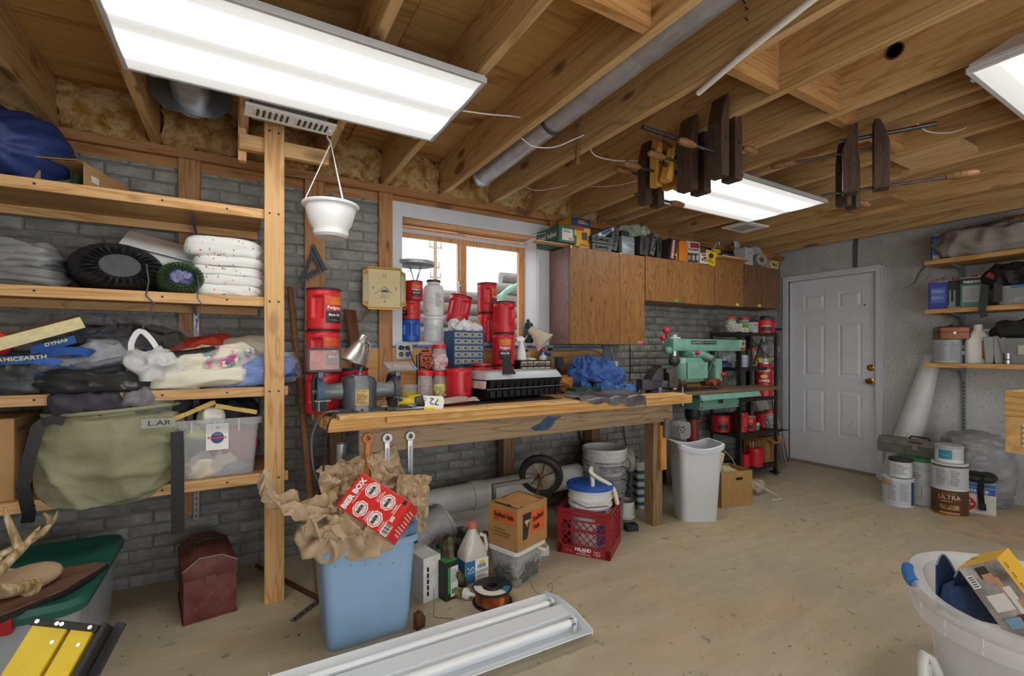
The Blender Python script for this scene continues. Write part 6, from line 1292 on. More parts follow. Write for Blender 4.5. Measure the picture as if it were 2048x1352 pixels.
for i, (x, y, nm) in enumerate(((-.045, .045, 'DUNKEL'), (-.040, -.045, 'WEIZEN'), (.050, .035, 'AMBER'), (.045, -.048, 'LAGER'))):
    cn = obj('printed_can', G().lathe([(0, 0), (.036, 0), (.036, .0008), (0, .0008)], 8, TR(x, y, 0, 0, 0, 22.5)), M('#e9e7e4', .4), t, smooth=0)
    obj('red_ring', G().lathe([(.026, .0009), (.029, .0009), (.029, .0014), (.026, .0014)], 24, TR(x, y, 0)), RB, cn)
    text(cn, 'BIER', .02, INK, TR(x, y, .001, rz=90), w=.042, h=.016, bold=.05); text(cn, 'CO', .01, INK, TR(x+.016, y+.005, .001, rz=90), h=.008); text(cn, 'KC', .01, INK, TR(x-.016, y, .001, rz=90), h=.007)
    text(t, nm, .012, WHITE, TR(x+.045, y-.008, 0, rz=90), w=.042, h=.010); obj('stripe', G().box(x+.053, x+.056, y-.032, y+.022, 0, .0006), WHITE, t, smooth=0)
patch(t, .034, .048, M('#e8e6e2', .5), TR(.118, -.06, 0), 'barcode_panel')
for k in range(9): obj('barcode_line', G().box(.104, .132, -.080+k*.0048, -.080+k*.0048+.0016+.0012*(k % 3), .001, .0014), INK, t, smooth=0)
patch(t, .018, .024, M('#d8c4c0', .5), TR(.112, -.012, 0), 'recycling_mark'); patch(t, .016, .02, INK, TR(.118, .070, 0), 'dark_mark')
lines(t, TR(bw_/2, 0, -bd_/2) @ Euler(rotd(90, 0, 90)).to_matrix().to_4x4() @ TR(rz=90), .08, .12, 8, M('#e9b9b4', .5)); lines(t, TR(0, -bh_/2, -bd_/2, 90), .22, .06, 3, M('#8d1812', .5))
# wrenches on the apron, tube
def wrench(label, px, ytop, L, m, w=.024):
    p = PY(px, ytop, by0+.028); t = T('wrench', label, 'wrench', (p.x, by0+.026, p.z-.02), group='big wrenches hanging on the bench apron')
    obj('handle', G().loft([[(-w*.45, -.006, -.018), (w*.45, -.006, -.018), (w*.45, .006, -.018), (-w*.45, .006, -.018)], [(-w*.42, -.006, -L*.5), (w*.42, -.006, -L*.5), (w*.42, .006, -L*.5), (-w*.42, .006, -L*.5)], [(-w*.6, -.007, -L), (w*.6, -.007, -L), (w*.6, .007, -L), (-w*.6, .007, -L)]]), m, t, bev=.002)
    obj('handle_web', G().box(-w*.2, w*.2, -.0075, -.006, -L*.9, -.05), M('#8b8d90', .4, .7) if m is not OW else m, t, smooth=0)
    obj('ring_end', G().lathe([(.011, -.008), (.024, -.008), (.026, 0), (.024, .008), (.011, .008), (.011, -.008)], 24, TR(0, 0, 0, 90)), m, t)
    obj('jaw', G().loft([rr(.06, .016, .007, -L-.06), rr(.075, .018, .008, -L-.04), rr(.05, .016, .007, -L)]), m, t, bev=.002)
    obj('hanging_nail', G().cyl((0, -.012, .01), (0, .012, .012), .004, n=8), DARK, t); return t
OW = M('#b96e1c', .5, nz=.2, ns=20); SW = M('#a4a6a6', .35, .8, nz=.12, ns=9)
wrench('orange painted wrench, leftmost of three hanging on bench apron', 735, 868, .22, OW); wrench('grey steel wrench hanging between two others on the apron', 774, 868, .30, SW, .028); wrench('long grey steel wrench, rightmost of three on the apron', 820, 864, .34, SW, .030)
t = T('chrome_tube', 'short shiny steel duct tube standing by the left bench leg', 'tube', (.455, 2.515, 0)); obj('tube_body', G().lathe([(.027, 0), (.027, .40), (.029, .405), (.029, .42), (.027, .425), (.027, .775), (.025, .775), (.025, .01)], 24), ZINC, t); obj('seam', G().box(-.002, .002, -.0285, -.027, .01, .77), DSTEEL, t, smooth=0)
# plastic pipes on the floor under the bench
PVC = M('#c6c9ca', .4, nz=.1, ns=6)
def pipe(label, a, b_, r, collar=None):
    a, b_ = Vector(a), Vector(b_); L = (b_-a).length; t = T('plastic_pipe', label, 'pipe', a, group='big white pipes under the bench'); t.rotation_euler = (b_-a).to_track_quat('Z', 'Y').to_euler()
    obj('pipe_wall', G().lathe([(r, 0), (r, L), (r-.006, L), (r-.006, .0), (r, 0)], 36), PVC, t)
    for z in collar or []: obj('coupling', G().lathe([(r, z), (r+.008, z), (r+.008, z+.09), (r, z+.09)], 36), PVC, t)
    return t
pipe('long white plastic pipe along wall under bench, upper one', (1.0, 2.85, .27), (2.25, 2.84, .30), .088, [.34])
pipe('short fat white plastic pipe, end towards room, lower one', (.78, 2.72, .105), (1.75, 2.87, .105), .10, [.0])
t = T('grey_bucket_on_side', 'grey plastic pail lying on its side behind the blue bin', 'bucket', (.86, 2.62, .13), rot=rotd(0, 72, 15)); obj('pail_wall', G().lathe([(.10, 0), (.118, .22), (.124, .22), (.124, .24), (.116, .24), (.098, .006), (0, .004)], 32), M('#b4b8ba', .45, nz=.1), t)
def aligned(p, q): v = q-p; return math.degrees(math.atan2(v.y, v.x))
# carton of nails on its tub
cx, cy, rz = 1.332, 2.215, 19.5
t = T('nail_tub', 'clear plastic tub of nails with a white lid under the carton', 'tub', (cx-.0, cy+.01, 0), rz)
obj('tub_wall', G().loft([rr(.22, .17, .03, 0), rr(.255, .20, .03, .185), rr(.245, .19, .03, .185), rr(.21, .16, .03, .006)]), clear('tub_clear', '#d8dbdc', .28, .15), t); obj('lid', G().loft([rr(.27, .215, .03, .178), rr(.275, .22, .03, .198), rr(.25, .20, .03, .204)]), M('#d6d8d4', .45), t)
obj('nails', blob(.235, .18, .16, 4, 16, .006, 50, 3, .9), M('#6f7172', .5, .5, nz=.5, ns=120), t, smooth=30, M_=TR(0, 0, .006))
g = G()
for k in range(150):
    s_ = -1 if k % 2 else 1; x, z = R.uniform(-.1, .1), R.uniform(.02, .15); a = R.uniform(0, 3.1); dx, dz_ = .022*math.cos(a), .022*math.sin(a)
    if s_ < 0: g.bar((x-dx, -.087-.05*(z)*.3, max(.01, z-dz_)), (x+dx, -.087-.05*z*.3, max(.01, z+dz_)), .0022, .0022)
    else: g.bar((.108, x*.75-dx, max(.01, z-dz_)), (.108, x*.75+dx, max(.01, z+dz_)), .0022, .0022)
obj('nail_ends', g, M('#b4b6b8', .4, .6), t, smooth=0, kind='stuff')
obj('carry_handle', G().tube([(.06, -.10, .17), (.09, -.125, .15), (.15, -.10, .145), (.16, -.03, .15), (.14, .02, .17)], .006, 8), M('#d6d2b2', .45), t)
t = open_box('nail_carton', 'brown nail carton with orange labels and torn top on nail tub', .26, .205, .225, (cx, cy, .205), rz, CARD2)
obj('torn_flap', G().sheet(lambda u, v: (-.12+u*.20, -.10+v*.16, .228+.012*noise.noise(Vector((u*4, v*4, 0)))+.01*v), 10, 8, .003), CARD2, t)
patch(t, .115, .115, M('#cf5a24', .6), face('F', .045, -.1035, .125), 'orange_label')
gk = obj('black_label', G().prism([(-.078, .075), (-.005, .175), (-.012, .178), (-.05, .185), (-.085, .185)][:0] or [(-.085, .05), (-.05, .05), (-.012, .185), (-.085, .185)], .1030, .1046, TR(rx=90)), M('#2b2622', .6), t, smooth=0)
gk2 = obj('label_triangle', G().prism([(-.075, .150), (-.030, .150), (-.052, .112)], .1046, .1054, TR(rx=90)), M('#b08a5c', .7), t, smooth=0); text(t, 'ARMCO', .02, M('#d8c7a0', .6), face('F', -.051, -.1055, .142), w=.045, h=.012, bold=.03)
text(t, 'Sheffield', .03, INK, face('F', .045, -.1045, .145) @ TR(rz=8), w=.095, h=.030, bold=.03); text(t, 'Nails', .03, INK, face('F', .030, -.1045, .098) @ TR(rz=6), w=.055, h=.030, bold=.03)
patch(t, .15, .062, M('#cf5a24', .6), face('L', -.131, -.01, .168), 'orange_label'); text(t, 'Sheffield Nails', .03, INK, face('L', -.132, -.01, .172), w=.135, h=.026, bold=.03); lines(t, face('L', -.1315, .035, .148), .06, .008, 1, INK); lines(t, face('L', -.1305, -.0, .08), .12, .05, 3, M('#7a5730', .8))
# glue jug
t = T('glue_jug', 'plastic jug of carpenter glue with a red cap', 'jug', (1.085, 2.285, 0), rz=8)
JG = clear('jug_milk', '#d9d6cc', .75, .25)
obj('jug_body', G().loft([rr(.135, .10, .02, 0), rr(.145, .11, .025, .012), rr(.145, .11, .025, .165), rr(.125, .10, .03, .20), rr(.07, .065, .03, .262), rr(.045, .045, .02, .285), rr(.042, .042, .02, .30)]), JG, t); obj('glue_fill', G().loft([rr(.13, .098, .02, .004), rr(.138, .104, .02, .045)]), M('#d5c79a', .5), t)
obj('cap', G().lathe([(.024, .298), (.025, .30), (.024, .326), (0, .327)], 20), M('#c8705c', .5), t)
obj('handle', G().tube([(.035, -.02, .262), (.062, -.03, .25), (.07, -.035, .20), (.066, -.035, .172)], .011, 10), JG, t)
patch(t, .085, .115, M('#dfe3e2', .5), face('F', .025, -.0555, .09), 'white_label'); patch(t, .055, .115, M('#2c6d9c', .5), face('F', -.045, -.0553, .09), 'blue_label'); patch(t, .085, .115, M('#2c6d9c', .5), face('L', -.0728, 0, .09), 'blue_label')
text(t, 'CARPENTER', .016, M('#20344e', .5), face('F', .024, -.0565, .080), w=.078, h=.014); text(t, "ELMER'S", .014, WHITE, face('F', .024, -.0572, .108), w=.042, h=.011); patch(t, .05, .016, M('#2a5cab', .5), face('F', .024, -.0562, .108), 'name_band'); obj('yellow_emblem', G().prism([(-.018, .116), (.018, .116), (.012, .136), (-.012, .136)], .0563, .0568, TR(.024, 0, 0, 90)), M('#d8c02a', .5), t, smooth=0); lines(t, face('F', .024, -.0563, .06), .06, .016, 2, GREY_PRINT); text(t, 'GLUE', .02, WHITE, face('F', -.045, -.0562, .09), w=.04)
obj('light_wave', G().tube([(-.07, -.0562, .12), (-.05, -.0562, .10), (-.03, -.0562, .115), (-.02, -.0562, .10)], .004, 4), M('#8fc0d8', .5), t)
# wire spool
t = T('wire_spool', 'black reel of copper welding wire lying on the floor', 'spool', (1.09, 2.06, 0))
for z in (0, .072): obj('flange', G().lathe([(.026, z), (.098, z), (.100, z+.003), (.100, z+.006), (.098, z+.008), (.026, z+.008), (.026, z)], 48), M('#1c1d1f', .45), t)
obj('copper_wire', G().lathe([(.04, .008)]+[(.083+.0022*(i % 2), .0085+.063*i/26) for i in range(27)]+[(.04, .072)], 48), M('#9a5a34', .35, .8, nz=.2, ns=60), t)
obj('hub', G().lathe([(.026, 0), (.045, .081), (.043, .086), (.026, .086), (.026, 0)], 30), M('#232427', .5), t)
for i in range(8): a = rad(45*i); obj('hub_rib', G().box(.026, .044, -.002, .002, .080, .088, TR(rz=45*i)), BLACK, t, smooth=0)
obj('paper_label', G().lathe([(.052, .0802), (.092, .0802), (.092, .0808), (.052, .0808)], 20, a0=rad(150), a1=rad(290)), M('#d6d4cc', .6), t); obj('blue_label', G().lathe([(.056, .0803), (.09, .0803), (.09, .081), (.056, .081)], 8, a0=rad(290), a1=rad(330)), M('#3a6e94', .5), t)
cable('thin loose wire curling over the floor by the nail tub', [(1.30, 2.09, .13), (1.30, 2.02, .04), (1.33, 1.98, .01), (1.40, 1.99, .006), (1.42, 2.02, .03), (1.40, 2.03, .012)], .0012, M('#4a4a4c', .5, .5), 'wire', 'wire')
cable('thin loose wire on the floor before the dark green box', [(.82, 2.16, .09), (.80, 2.11, .02), (.79, 2.08, .004), (.83, 2.04, .004), (.86, 2.02, .004)], .0012, M('#4a4a4c', .5, .5), 'wire', 'wire')
# boxes, tyre and odd things behind the blue bin
p = PZ(845, 1205, 0); t = T('white_carton', 'white carton with black stripes right of the blue bin', 'box', (.815, 2.325, 0), rz=12)
obj('carton_body', G().box(-.05, .05, -.10, .10, 0, .22), M('#cfcfcb', .65, nz=.08), t, bev=.003, smooth=0)
for k in range(5): obj('black_stripe', G().box(-.03, -.018, -.1012, -.10, .03+.03*k, .052+.03*k), INK, t, smooth=0)
t = T('green_black_box', 'black and green box with a white label beside blue bin', 'box', (.905, 2.27, 0), rz=14)
obj('carton_body', G().box(-.04, .04, -.09, .09, 0, .19), M('#1f2421', .5), t, bev=.002, smooth=0); patch(t, .018, .13, M('#3e8a4a', .5), face('F', -.018, -.0905, .10), 'green_stripe'); patch(t, .045, .15, M('#cdd0cd', .6), face('F', .012, -.0905, .09), 'white_label'); lines(t, face('F', .012, -.0916, .12), .035, .07, 7, GREY_PRINT)
for k in range(8): obj('barcode_line', G().box(-.004+.0042*k, -.002+.0042*k, -.0925, -.0915, .03, .055), INK, t, smooth=0)
patch(t, .075, .17, M('#3e8a4a', .5), face('T', 0, 0, .1905), 'green_top')
t = T('cart_wheel', 'worn black solid tyre leaning on boxes behind blue bin', 'tyre', (1.0, 2.31, .13), rot=rotd(66, 0, 58))
TY = M('#2b2924', .7, nz=.4, ns=25, c2='#6b6246')
obj('tyre_body', G().lathe([(.085, -.028), (.115, -.032), (.132, -.022), (.135, 0), (.132, .022), (.115, .032), (.085, .028), (.085, -.028)], 40), TY, t)
for z in (-.012, .0, .012): obj('tread_groove', G().tube([(.1345*math.cos(rad(10*i)), .1345*math.sin(rad(10*i)), z) for i in range(37)], .0022, 4), BLACK, t)
t = T('caulk_tube', 'caulking tube with white nozzle lying by the glue jug', 'tube', (.985, 2.155, .028), rot=rotd(82, 0, 28))
obj('tube_body', G().cyl((0, 0, -.16), (0, 0, .0), .025, n=20), M('#3f3a44', .5, c2='#b8ae3a', ns=18), t); obj('collar', G().cyl((0, 0, 0), (0, 0, .02), .027, n=20), M('#dfe1e2', .4), t); obj('nozzle', G().lathe([(.022, .02), (.012, .03), (.006, .075), (0, .075)], 14), M('#e6e7e8', .4), t)
t = T('plastic_film_bundle', 'bundle of folded black and clear plastic film under the pipes', 'plastic sheet', (1.09, 2.60, .06)); obj('film', blob(.32, .16, .10, 2.6, 20, .02, 14, 85, .9), M('#3a4144', .3, nz=.5, ns=12, c2='#a8b2b4'), t, smooth=25, M_=TR(0, 0, 0, 0, 10, 12))
for i, (x, y, a, L) in enumerate(((1.05, 2.47, 22, .34), (1.08, 2.43, 14, .30), (1.02, 2.44, 34, .32), (1.10, 2.49, 8, .28), (1.04, 2.40, 20, .26))):
    o = obj('slat', G().box(-L/2, L/2, -.014, .014, -.004, .004), M('#b9b5a8' if i % 2 else '#8d7458', .7), smooth=0); o.location = (x, y, .012+.012*i); o.rotation_euler = rotd(2*i, -3*i, a); tag(o, 'loose thin slat in the pile behind the glue jug, '+('lowest, white', 'second, brown', 'middle, white', 'fourth, brown', 'topmost, white')[i], 'slat', 'slats in the scrap pile')
tag(obj('wood_offcut', G().box(-.16, .16, -.018, .018, -.012, .012, TR(1.14, 2.42, .10, 0, -28, 22)), W_HANDLE, bev=.002, seg=1, smooth=0), 'brown wooden offcut sticking up behind the glue jug', 'offcut')
tag(obj('clamp_end', G().prism([(-.02, 0), (.025, 0), (.03, .04), (.01, .075), (-.02, .07)], -.015, .015, TR(.70, 2.035, 0, 90, 0, 20)), M('#5a3a22', .6, nz=.2), bev=.004), 'small brown wooden clamp end right of bin bottom', 'clamp')
# wheel on a rod
t = T('cart_wheel', 'small spoked cart wheel with black tyre on a rusty axle', 'wheel', (1.675, 2.50, .455)); ax_ = Vector((-.62, -.72, -.30)).normalized(); t.rotation_euler = ax_.to_track_quat('Z', 'Y').to_euler()
obj('tyre', G().lathe([(.098, -.022), (.125, -.026), (.140, -.014), (.143, 0), (.140, .014), (.125, .026), (.098, .022), (.098, -.022)], 44), M('#1d1d1e', .65, bp=.2, bs=60), t)
obj('rim_disc', G().lathe([(0, .006), (.03, .010), (.06, .002), (.090, .004), (.098, .018), (.100, .018), (.100, -.018), (.09, -.006), (.03, -.006), (0, -.006)], 40), M('#8f8470', .45, .5, nz=.3, ns=12, c2='#b9b3a6'), t)
for i in range(7): a = rad(51.4*i); obj('spoke', G().tube([(.02*math.cos(a), .02*math.sin(a), .016), (.055*math.cos(a+.25), .055*math.sin(a+.25), .012), (.092*math.cos(a+.35), .092*math.sin(a+.35), .012)], .004, 6), M('#6d675d', .4, .6), t)
obj('hub', G().lathe([(.022, -.02), (.022, .02), (.012, .03), (0, .03)], 18), M('#5f4a38', .5, .5), t); obj('axle', G().cyl((0, 0, -.03), (0, 0, .26), .007), M('#6a4a34', .6, .4, nz=.2), t)
tag(obj('steel_bracket', G().box(-.14, .14, -.012, .012, -.012, .012, TR(1.42, 2.42, .46)).box(-.14, -.12, -.012, .012, -.11, -.012, TR(1.42, 2.42, .46)), M('#77766e', .5, .4), bev=.002, seg=1, smooth=0), 'grey metal bracket bar behind the nail carton', 'bracket')
# milk crate with bucket
kx, ky, krz = 1.943, 2.335, -54.3
t = T('milk_crate', 'red plastic milk crate with white lettering', 'crate', (kx, ky, 0), krz); CR = M('#94202a', .42, nz=.06)
s_ = .163; hh = .28
for f in range(4):
    g = G(); Tf = TR(rz=90*f)
    for z0, z1, dd in ((0, .058, 0), (.145, .155, -.003), (.235, .25, -.004), (.262, .28, -.005)): g.box(-s_, s_, -s_+dd*0-.002+dd, -s_+.006, z0, z1, Tf)
    g.box(-s_, s_, -s_, -s_+.004, .205, .28, Tf) if 0 else None
    g.box(-s_, -.075, -s_, -s_+.004, .21, .28, Tf); g.box(.075, s_, -s_, -s_+.004, .21, .28, Tf); g.box(-.075, .075, -s_, -s_+.004, .255, .28, Tf); g.box(-.075, .075, -s_, -s_+.004, .205, .213, Tf)
    g.box(-s_, -s_+.028, -s_-.002, -s_+.004, 0, .28, Tf); g.box(s_-.028, s_, -s_-.002, -s_+.004, 0, .28, Tf)
    obj('crate_side', g, CR, t, smooth=0)
    lt = G(); n = 6
    for k in range(-4, n+4):
        for sg in (-1, 1):
            x0 = -s_+.028+(2*s_-.056)*k/n; x1 = x0+sg*.15; z0, z1 = .058, .208
            def cut(xa, za, xb, zb):
                L_, R__ = -s_+.028, s_-.028
                if xa > xb: xa, za, xb, zb = xb, zb, xa, za
                if xb < L_ or xa > R__: return None
                if xa < L_: za += (zb-za)*(L_-xa)/(xb-xa); xa = L_
                if xb > R__: zb = za+(zb-za)*(R__-xa)/(xb-xa); xb = R__
                return (xa, za, xb, zb)
            c_ = cut(x0, z0, x1, z1)
            if c_ and abs(c_[2]-c_[0]) > .004: lt.bar(tuple(Tf @ Vector((c_[0], -s_+.003, c_[1]))), tuple(Tf @ Vector((c_[2], -s_+.003, c_[3]))), .005, .005)
    obj('lattice', lt, CR, t, smooth=0)
obj('crate_floor', G().box(-s_, s_, -s_, s_, 0, .006), CR, t, smooth=0)
text(t, 'HILAND', .05, WHITE, face('F', -.0, -s_-.003, .040), w=.10, h=.022, bold=.04); text(t, 'DAIRY', .03, WHITE, face('F', .0, -s_-.003, .024), w=.04, h=.009); text(t, 'SPRINGFIELD MO', .03, WHITE, face('F', .0, -s_-.003, .012), w=.09, h=.009); text(t, 'TEST', .02, WHITE, face('F', .085, -s_-.003, .036), h=.010); text(t, 'CASE', .02, WHITE, face('F', .085, -s_-.003, .022), h=.010); text(t, '7', .02, WHITE, face('F', .085, -s_-.003, .010), h=.009); text(t, '2 CJ', .02, M('#c79a9a', .6), face('F', -.09, -s_-.003, .024), w=.035)
def bucket(name, label, loc, r, h, m, lidm=None, open_=True, group=None, taper=.88, ribs=(.80, .88), rz=0, rot=None):
    t = T(name, label, 'bucket', loc, rz, group, rot); r0 = r*taper
    def R_(z): return r0+(r-r0)*z/h
    pr = [(0, 0), (r0, 0), (r0+.002, .004)]
    for q in ribs: z = h*q; pr += [(R_(z)-.002, z-.012), (R_(z)+.007, z-.010), (R_(z)+.007, z), (R_(z), z+.002)]
    pr += [(r, h-.016), (r+.006, h-.015), (r+.006, h), (r-.003, h), (r-.003, h-.02), (r0-.003, .006), (0, .006)]
    obj('bucket_wall', G().lathe(pr, 44), m, t)
    if lidm: obj('lid', G().lathe([(r-.01, h-.004), (r+.012, h-.012), (r+.013, h+.006), (r+.006, h+.010), (r-.012, h+.010), (r-.02, h+.004), (0, h+.004)], 44), lidm, t)
    return t
WB = M('#d3d7da', .4, nz=.05)
t = bucket('lidded_bucket', 'white bucket with a blue lid standing in the milk crate', (kx, ky, .0075), .138, .39, WB, M('#1f57b0', .4, nz=.08), ribs=(.72, .83))
obj('vent_stub', G().cyl((-.02, -.05, .392), (-.02, -.05, .44), .012, n=14), M('#e2e2dc', .4), t); obj('bail_handle', G().tube([(-.14, 0, .30), (-.11, -.10, .285), (.02, -.155, .29)], .0025, 6), DARK, t)
obj('hose', G().tube(sm([(.055, .05, .39), (.055, .05, .44), (.04, .035, .48), (.01, .005, .485), (.0, -.01, .465), (.035, -.05, .43), (.07, -.09, .405), (.097, -.117, .365), (.112, -.132, .28)]), .0135, 12), M('#d6d0bf', .45, bp=.3, bs=60), t)
patch(t, .07, .06, M('#2b55a0', .5), TR(-.03, -.134, .23, 88, 0, -12), 'printed_label'); lines(t, TR(-.03, -.1355, .235, 88, 0, -12), .055, .03, 2, WHITE); patch(t, .06, .12, M('#3a5fb0', .5), TR(-.02, -.130, .11, 86, 0, -8), 'printed_label')
# bucket stack
GB = 'nested buckets behind the milk crate'
for i, (z, m, nm) in enumerate(((0, M('#7b7f82', .5, nz=.2, ns=12), 'grey bucket at the bottom of the nested stack'), (.10, M('#6f7376', .5, nz=.25, ns=14, c2='#b7babb'), 'paint spattered grey bucket in the middle of the nested stack'), (.19, M('#c3c7c4', .45, nz=.06), 'white open bucket on top of the nested stack'))):
    b = bucket('nested_bucket', nm, (2.37, 2.68, z), .160, .345, m, group=GB, ribs=(.70, .82, .92))
    obj('bail_handle', G().tube([(.155, -.05, .28), (.15, -.12, .22), (.08, -.175, .20), (.0, -.178, .235)], .003, 6), DARK, b)
t = T('pipe_fitting', 'white plastic pipe end lying beside the bucket stack', 'pipe', (2.58, 2.80, .385), rot=rotd(0, 90, -28)); obj('fitting_wall', G().lathe([(.085, -.12), (.085, .10), (.092, .10), (.092, .14), (.080, .14), (.080, -.12), (.085, -.12)], 32), PVC, t); 
t = T('pipe_fitting', 'white round plastic cap on floor left of bench leg', 'cap', (2.49, 2.60, 0)); obj('cap_wall', G().lathe([(0, 0), (.06, .0), (.078, .012), (.082, .03), (.076, .034), (.076, .135), (.072, .135), (.07, .01)], 32), PVC, t)
t = T('fitting_crate', 'dark plastic crate under the white pipe fitting', 'crate', (2.56, 2.86, 0)); obj('crate_body', G().loft([rr(.26, .22, .02, 0), rr(.28, .24, .02, .29), rr(.27, .23, .02, .29), rr(.25, .21, .02, .01)]), M('#3c3e42', .55, nz=.2), t)
t = T('rubber_block', 'small black block with a round hollow on the floor', 'block', PZ(1262, 1060, 0), rz=-18)
obj('block_body', G().loft([rr(.085, .065, .004, 0), rr(.085, .065, .004, .045)], c1=False).loft([rr(.085, .065, .004, .045, 6), [(.025*math.cos(a+.0), .025*math.sin(a), .045) for a in [math.atan2(q[1], q[0]) for q in rr(.085, .065, .004, 0, 6)]], [(.025*math.cos(a), .025*math.sin(a), .012) for a in [math.atan2(q[1], q[0]) for q in rr(.085, .065, .004, 0, 6)]]], c0=False), M('#242527', .6), t)
t = T('foam_block', 'white foam block with a round hole left of crate', 'block', (1.60, 2.42, 0), rz=-20)
obj('block_body', G().loft([rr(.12, .10, .01, 0), rr(.12, .10, .01, .05)]), M('#c9cdd2', .8, bp=.2), t); obj('hole', G().lathe([(0, .0502), (.028, .0502), (.028, .0508), (0, .0508)], 20), M('#5a4a3a', .9), t)
tag(obj('paint_roller', G().tube([(1.60, 2.62, .02), (1.62, 2.62, .10), (1.66, 2.62, .12), (1.72, 2.62, .10)], .012, 8), M('#a8742e', .6), smooth=60), 'yellow brown handled tool lying behind the milk crate', 'tool')
tag(obj('steel_rod', G().cyl((2.62, 3.09, .05), (2.40, 3.11, .78), .007), M('#5b3f30', .6, .4)), 'thin rusty rod leaning on wall behind the buckets', 'rod')
# white bin, striped bag, cardboard box
t = bin_('waste_bin', 'tall white waste bin with wavy rim in front of the saw', (2.965, 2.345, 0), -26, .265, .195, .325, .245, .575, M('#ccd2da', .42, nz=.03, ns=5), dip=.035, rim=.024)
t = T('striped_bag', 'white bag with blue stripes standing behind the white bin', 'bag', (2.815, 2.70, 0), rz=-20)
obj('bag_body', G().loft([rr(.16, .09, .02, 0), rr(.18, .10, .02, .06), rr(.18, .09, .02, .30), rr(.17, .03, .012, .36)]), M('#d4d5cf', .7), t)
for k in range(5): obj('blue_stripe', G().loft([rr(.1805, .1005, .02, .03+.062*k), rr(.1805, .1005, .02, .058+.062*k)], False, False), M('#2f6187', .7), t)
ft = PZ(1476, 1016, 0)
t = open_box('cardboard_box', 'open cardboard box with hand hole right of white bin', .30, .26, .285, (3.485, 2.455, 0), -14, M('#a5834f', .8, nz=.06), ())
obj('hand_hole', G().loft([rr(.07, .022, .011, 0), rr(.07, .022, .011, .0012)], T=TR(.02, -.1302, .225, 90)), M('#1f1710', .9), t)
soft('box_filling', 'white papers and beige cloth heaped in the open cardboard box', 'paper', (3.485, 2.46, .006), .21, .17, .29, M('#b5a88c', .8, nz=.25, ns=12), 91, -14, .015, 9, 3, 18, .8)
o = obj('cutting_board', G().box(-.03, .03, -.05, .05, 0, .20), M('#cdb88a', .6), bev=.012); o.location = (3.33, 2.46, .24); o.rotation_euler = rotd(0, 14, -20); tag(o, 'pale rounded board standing in the cardboard box', 'board')
t = T('grey_board', 'grey panel leaning behind the saw pedestal', 'board', (3.46, 3.02, 0), rot=rotd(-4, 0, 0)); obj('panel', G().box(-.02, .23, 0, .012, 0, .46), M('#7e7c74', .8, nz=.08), t, smooth=0)
soft('cloth_bundle', 'small beige cloth bundle on the floor by the steel shelving', 'cloth', (3.92, 2.50, 0), .20, .14, .10, M('#9c947f', .85, nz=.25), 92, 0, .02, 12, 2.3, 16, .8)
cable('white cable looped on the floor beside cardboard box', [(3.90, 2.46, .10), (3.98, 2.40, .04), (4.00, 2.33, .006), (3.94, 2.26, .006), (3.85, 2.28, .006), (3.80, 2.24, .006)], .004)
cable('pale cable coil hanging over the cardboard box back', [(3.45, 2.58, .33), (3.55, 2.62, .38), (3.66, 2.60, .38), (3.72, 2.55, .30), (3.70, 2.50, .22)], .004, M('#b9b49e', .6))
# pipes leaning in the corner
for i, (bx, tx, yb, zt, m, nm, r) in enumerate(((1563, 1556, 925, 650, ZINC, 'left steel pipe leaning at the steel shelving', .013), (1572, 1559, 929, 690, ZINC, 'right steel pipe with black clamp leaning at the steel shelving', .016), (1576, 1562, 925, 700, W_HANDLE, 'thin wooden stick leaning beside the steel pipes', .009))):
    a = PZ(bx, yb, 0); b_ = PY(tx, zt, 2.98); b_ = Vector((4.78+.02*i, 2.95, b_.z)); tag(obj('pipe' if i < 2 else 'stick', G().cyl(a+Vector((0, 0, .004)), b_, r, n=12), m), nm, 'pipe' if i < 2 else 'stick')
p = PZ(1572, 929, 0); p = p+(Vector((4.80, 2.95, 1.30))-p)*.30
t = T('pipe_clamp', 'black clamp head on the right steel pipe', 'clamp', p); obj('clamp_body', G().box(-.04, .04, -.025, -.017, -.012, .016), BLACK, t, bev=.004); obj('screw_handle', G().cyl((.03, -.03, 0), (.09, -.05, 0), .006), DSTEEL, t)
# ---------------------------------------------------------------- right wall floor group
def can(name, label, loc, r, h, body, labm=None, ring=None, cat='can', group=None, lid=None, txt=None, a0=0):
    t = T(name, label, cat, loc, 0, group); f = to_cam(loc)+a0
    obj('can_body', G().lathe([(0, 0), (r*.98, 0), (r*1.01, .003), (r*1.01, .008), (r, .012), (r, h-.014), (r*1.01, h-.010), (r*1.02, h-.002), (r*.99, h), (r*.92, h), (r*.90, h-.006), (0, h-.006)], 40), body, t)
    if labm: wrap(t, r, .014, h-.02, f-100, f+100, labm, 'label', 24)
    if lid: obj('lid', G().lathe([(0, h-.004), (r*1.03, h-.008), (r*1.05, h-.004), (r*1.05, h+.012), (r*1.0, h+.016), (0, h+.014)], 36), lid, t)
    return t, f
LBW = M('#c8cccf', .55, nz=.04)
t, f = can('paint_can', 'white paint can at the left of the cans by door', (4.655, 1.71, 0), .103, .225, LBW, M('#b9c0c8', .5))
for da, n in ((-20, 12), (22, 12)): lines(t, TR(rz=f+90+da) @ TR(0, -.1045, .12, 90), .06, .14, n, M('#8d949c', .6))
wrap(t, .1035, .16, .21, f-80, f-20, M('#b89c74', .7), 'tan_drip'); wrap(t, .1037, .014, .20, f+52, f+75, M('#3a4a70', .5), 'blue_stripe')
t, f = can('plaster_tub', 'small white tub with a dark lid on the left paint can', (4.675, 1.70, .226), .075, .135, LBW, None, lid=M('#2a2a2b', .5)); lines(t, TR(rz=f+90) @ TR(0, -.0755, .07, 90), .09, .08, 6, GREY_PRINT)
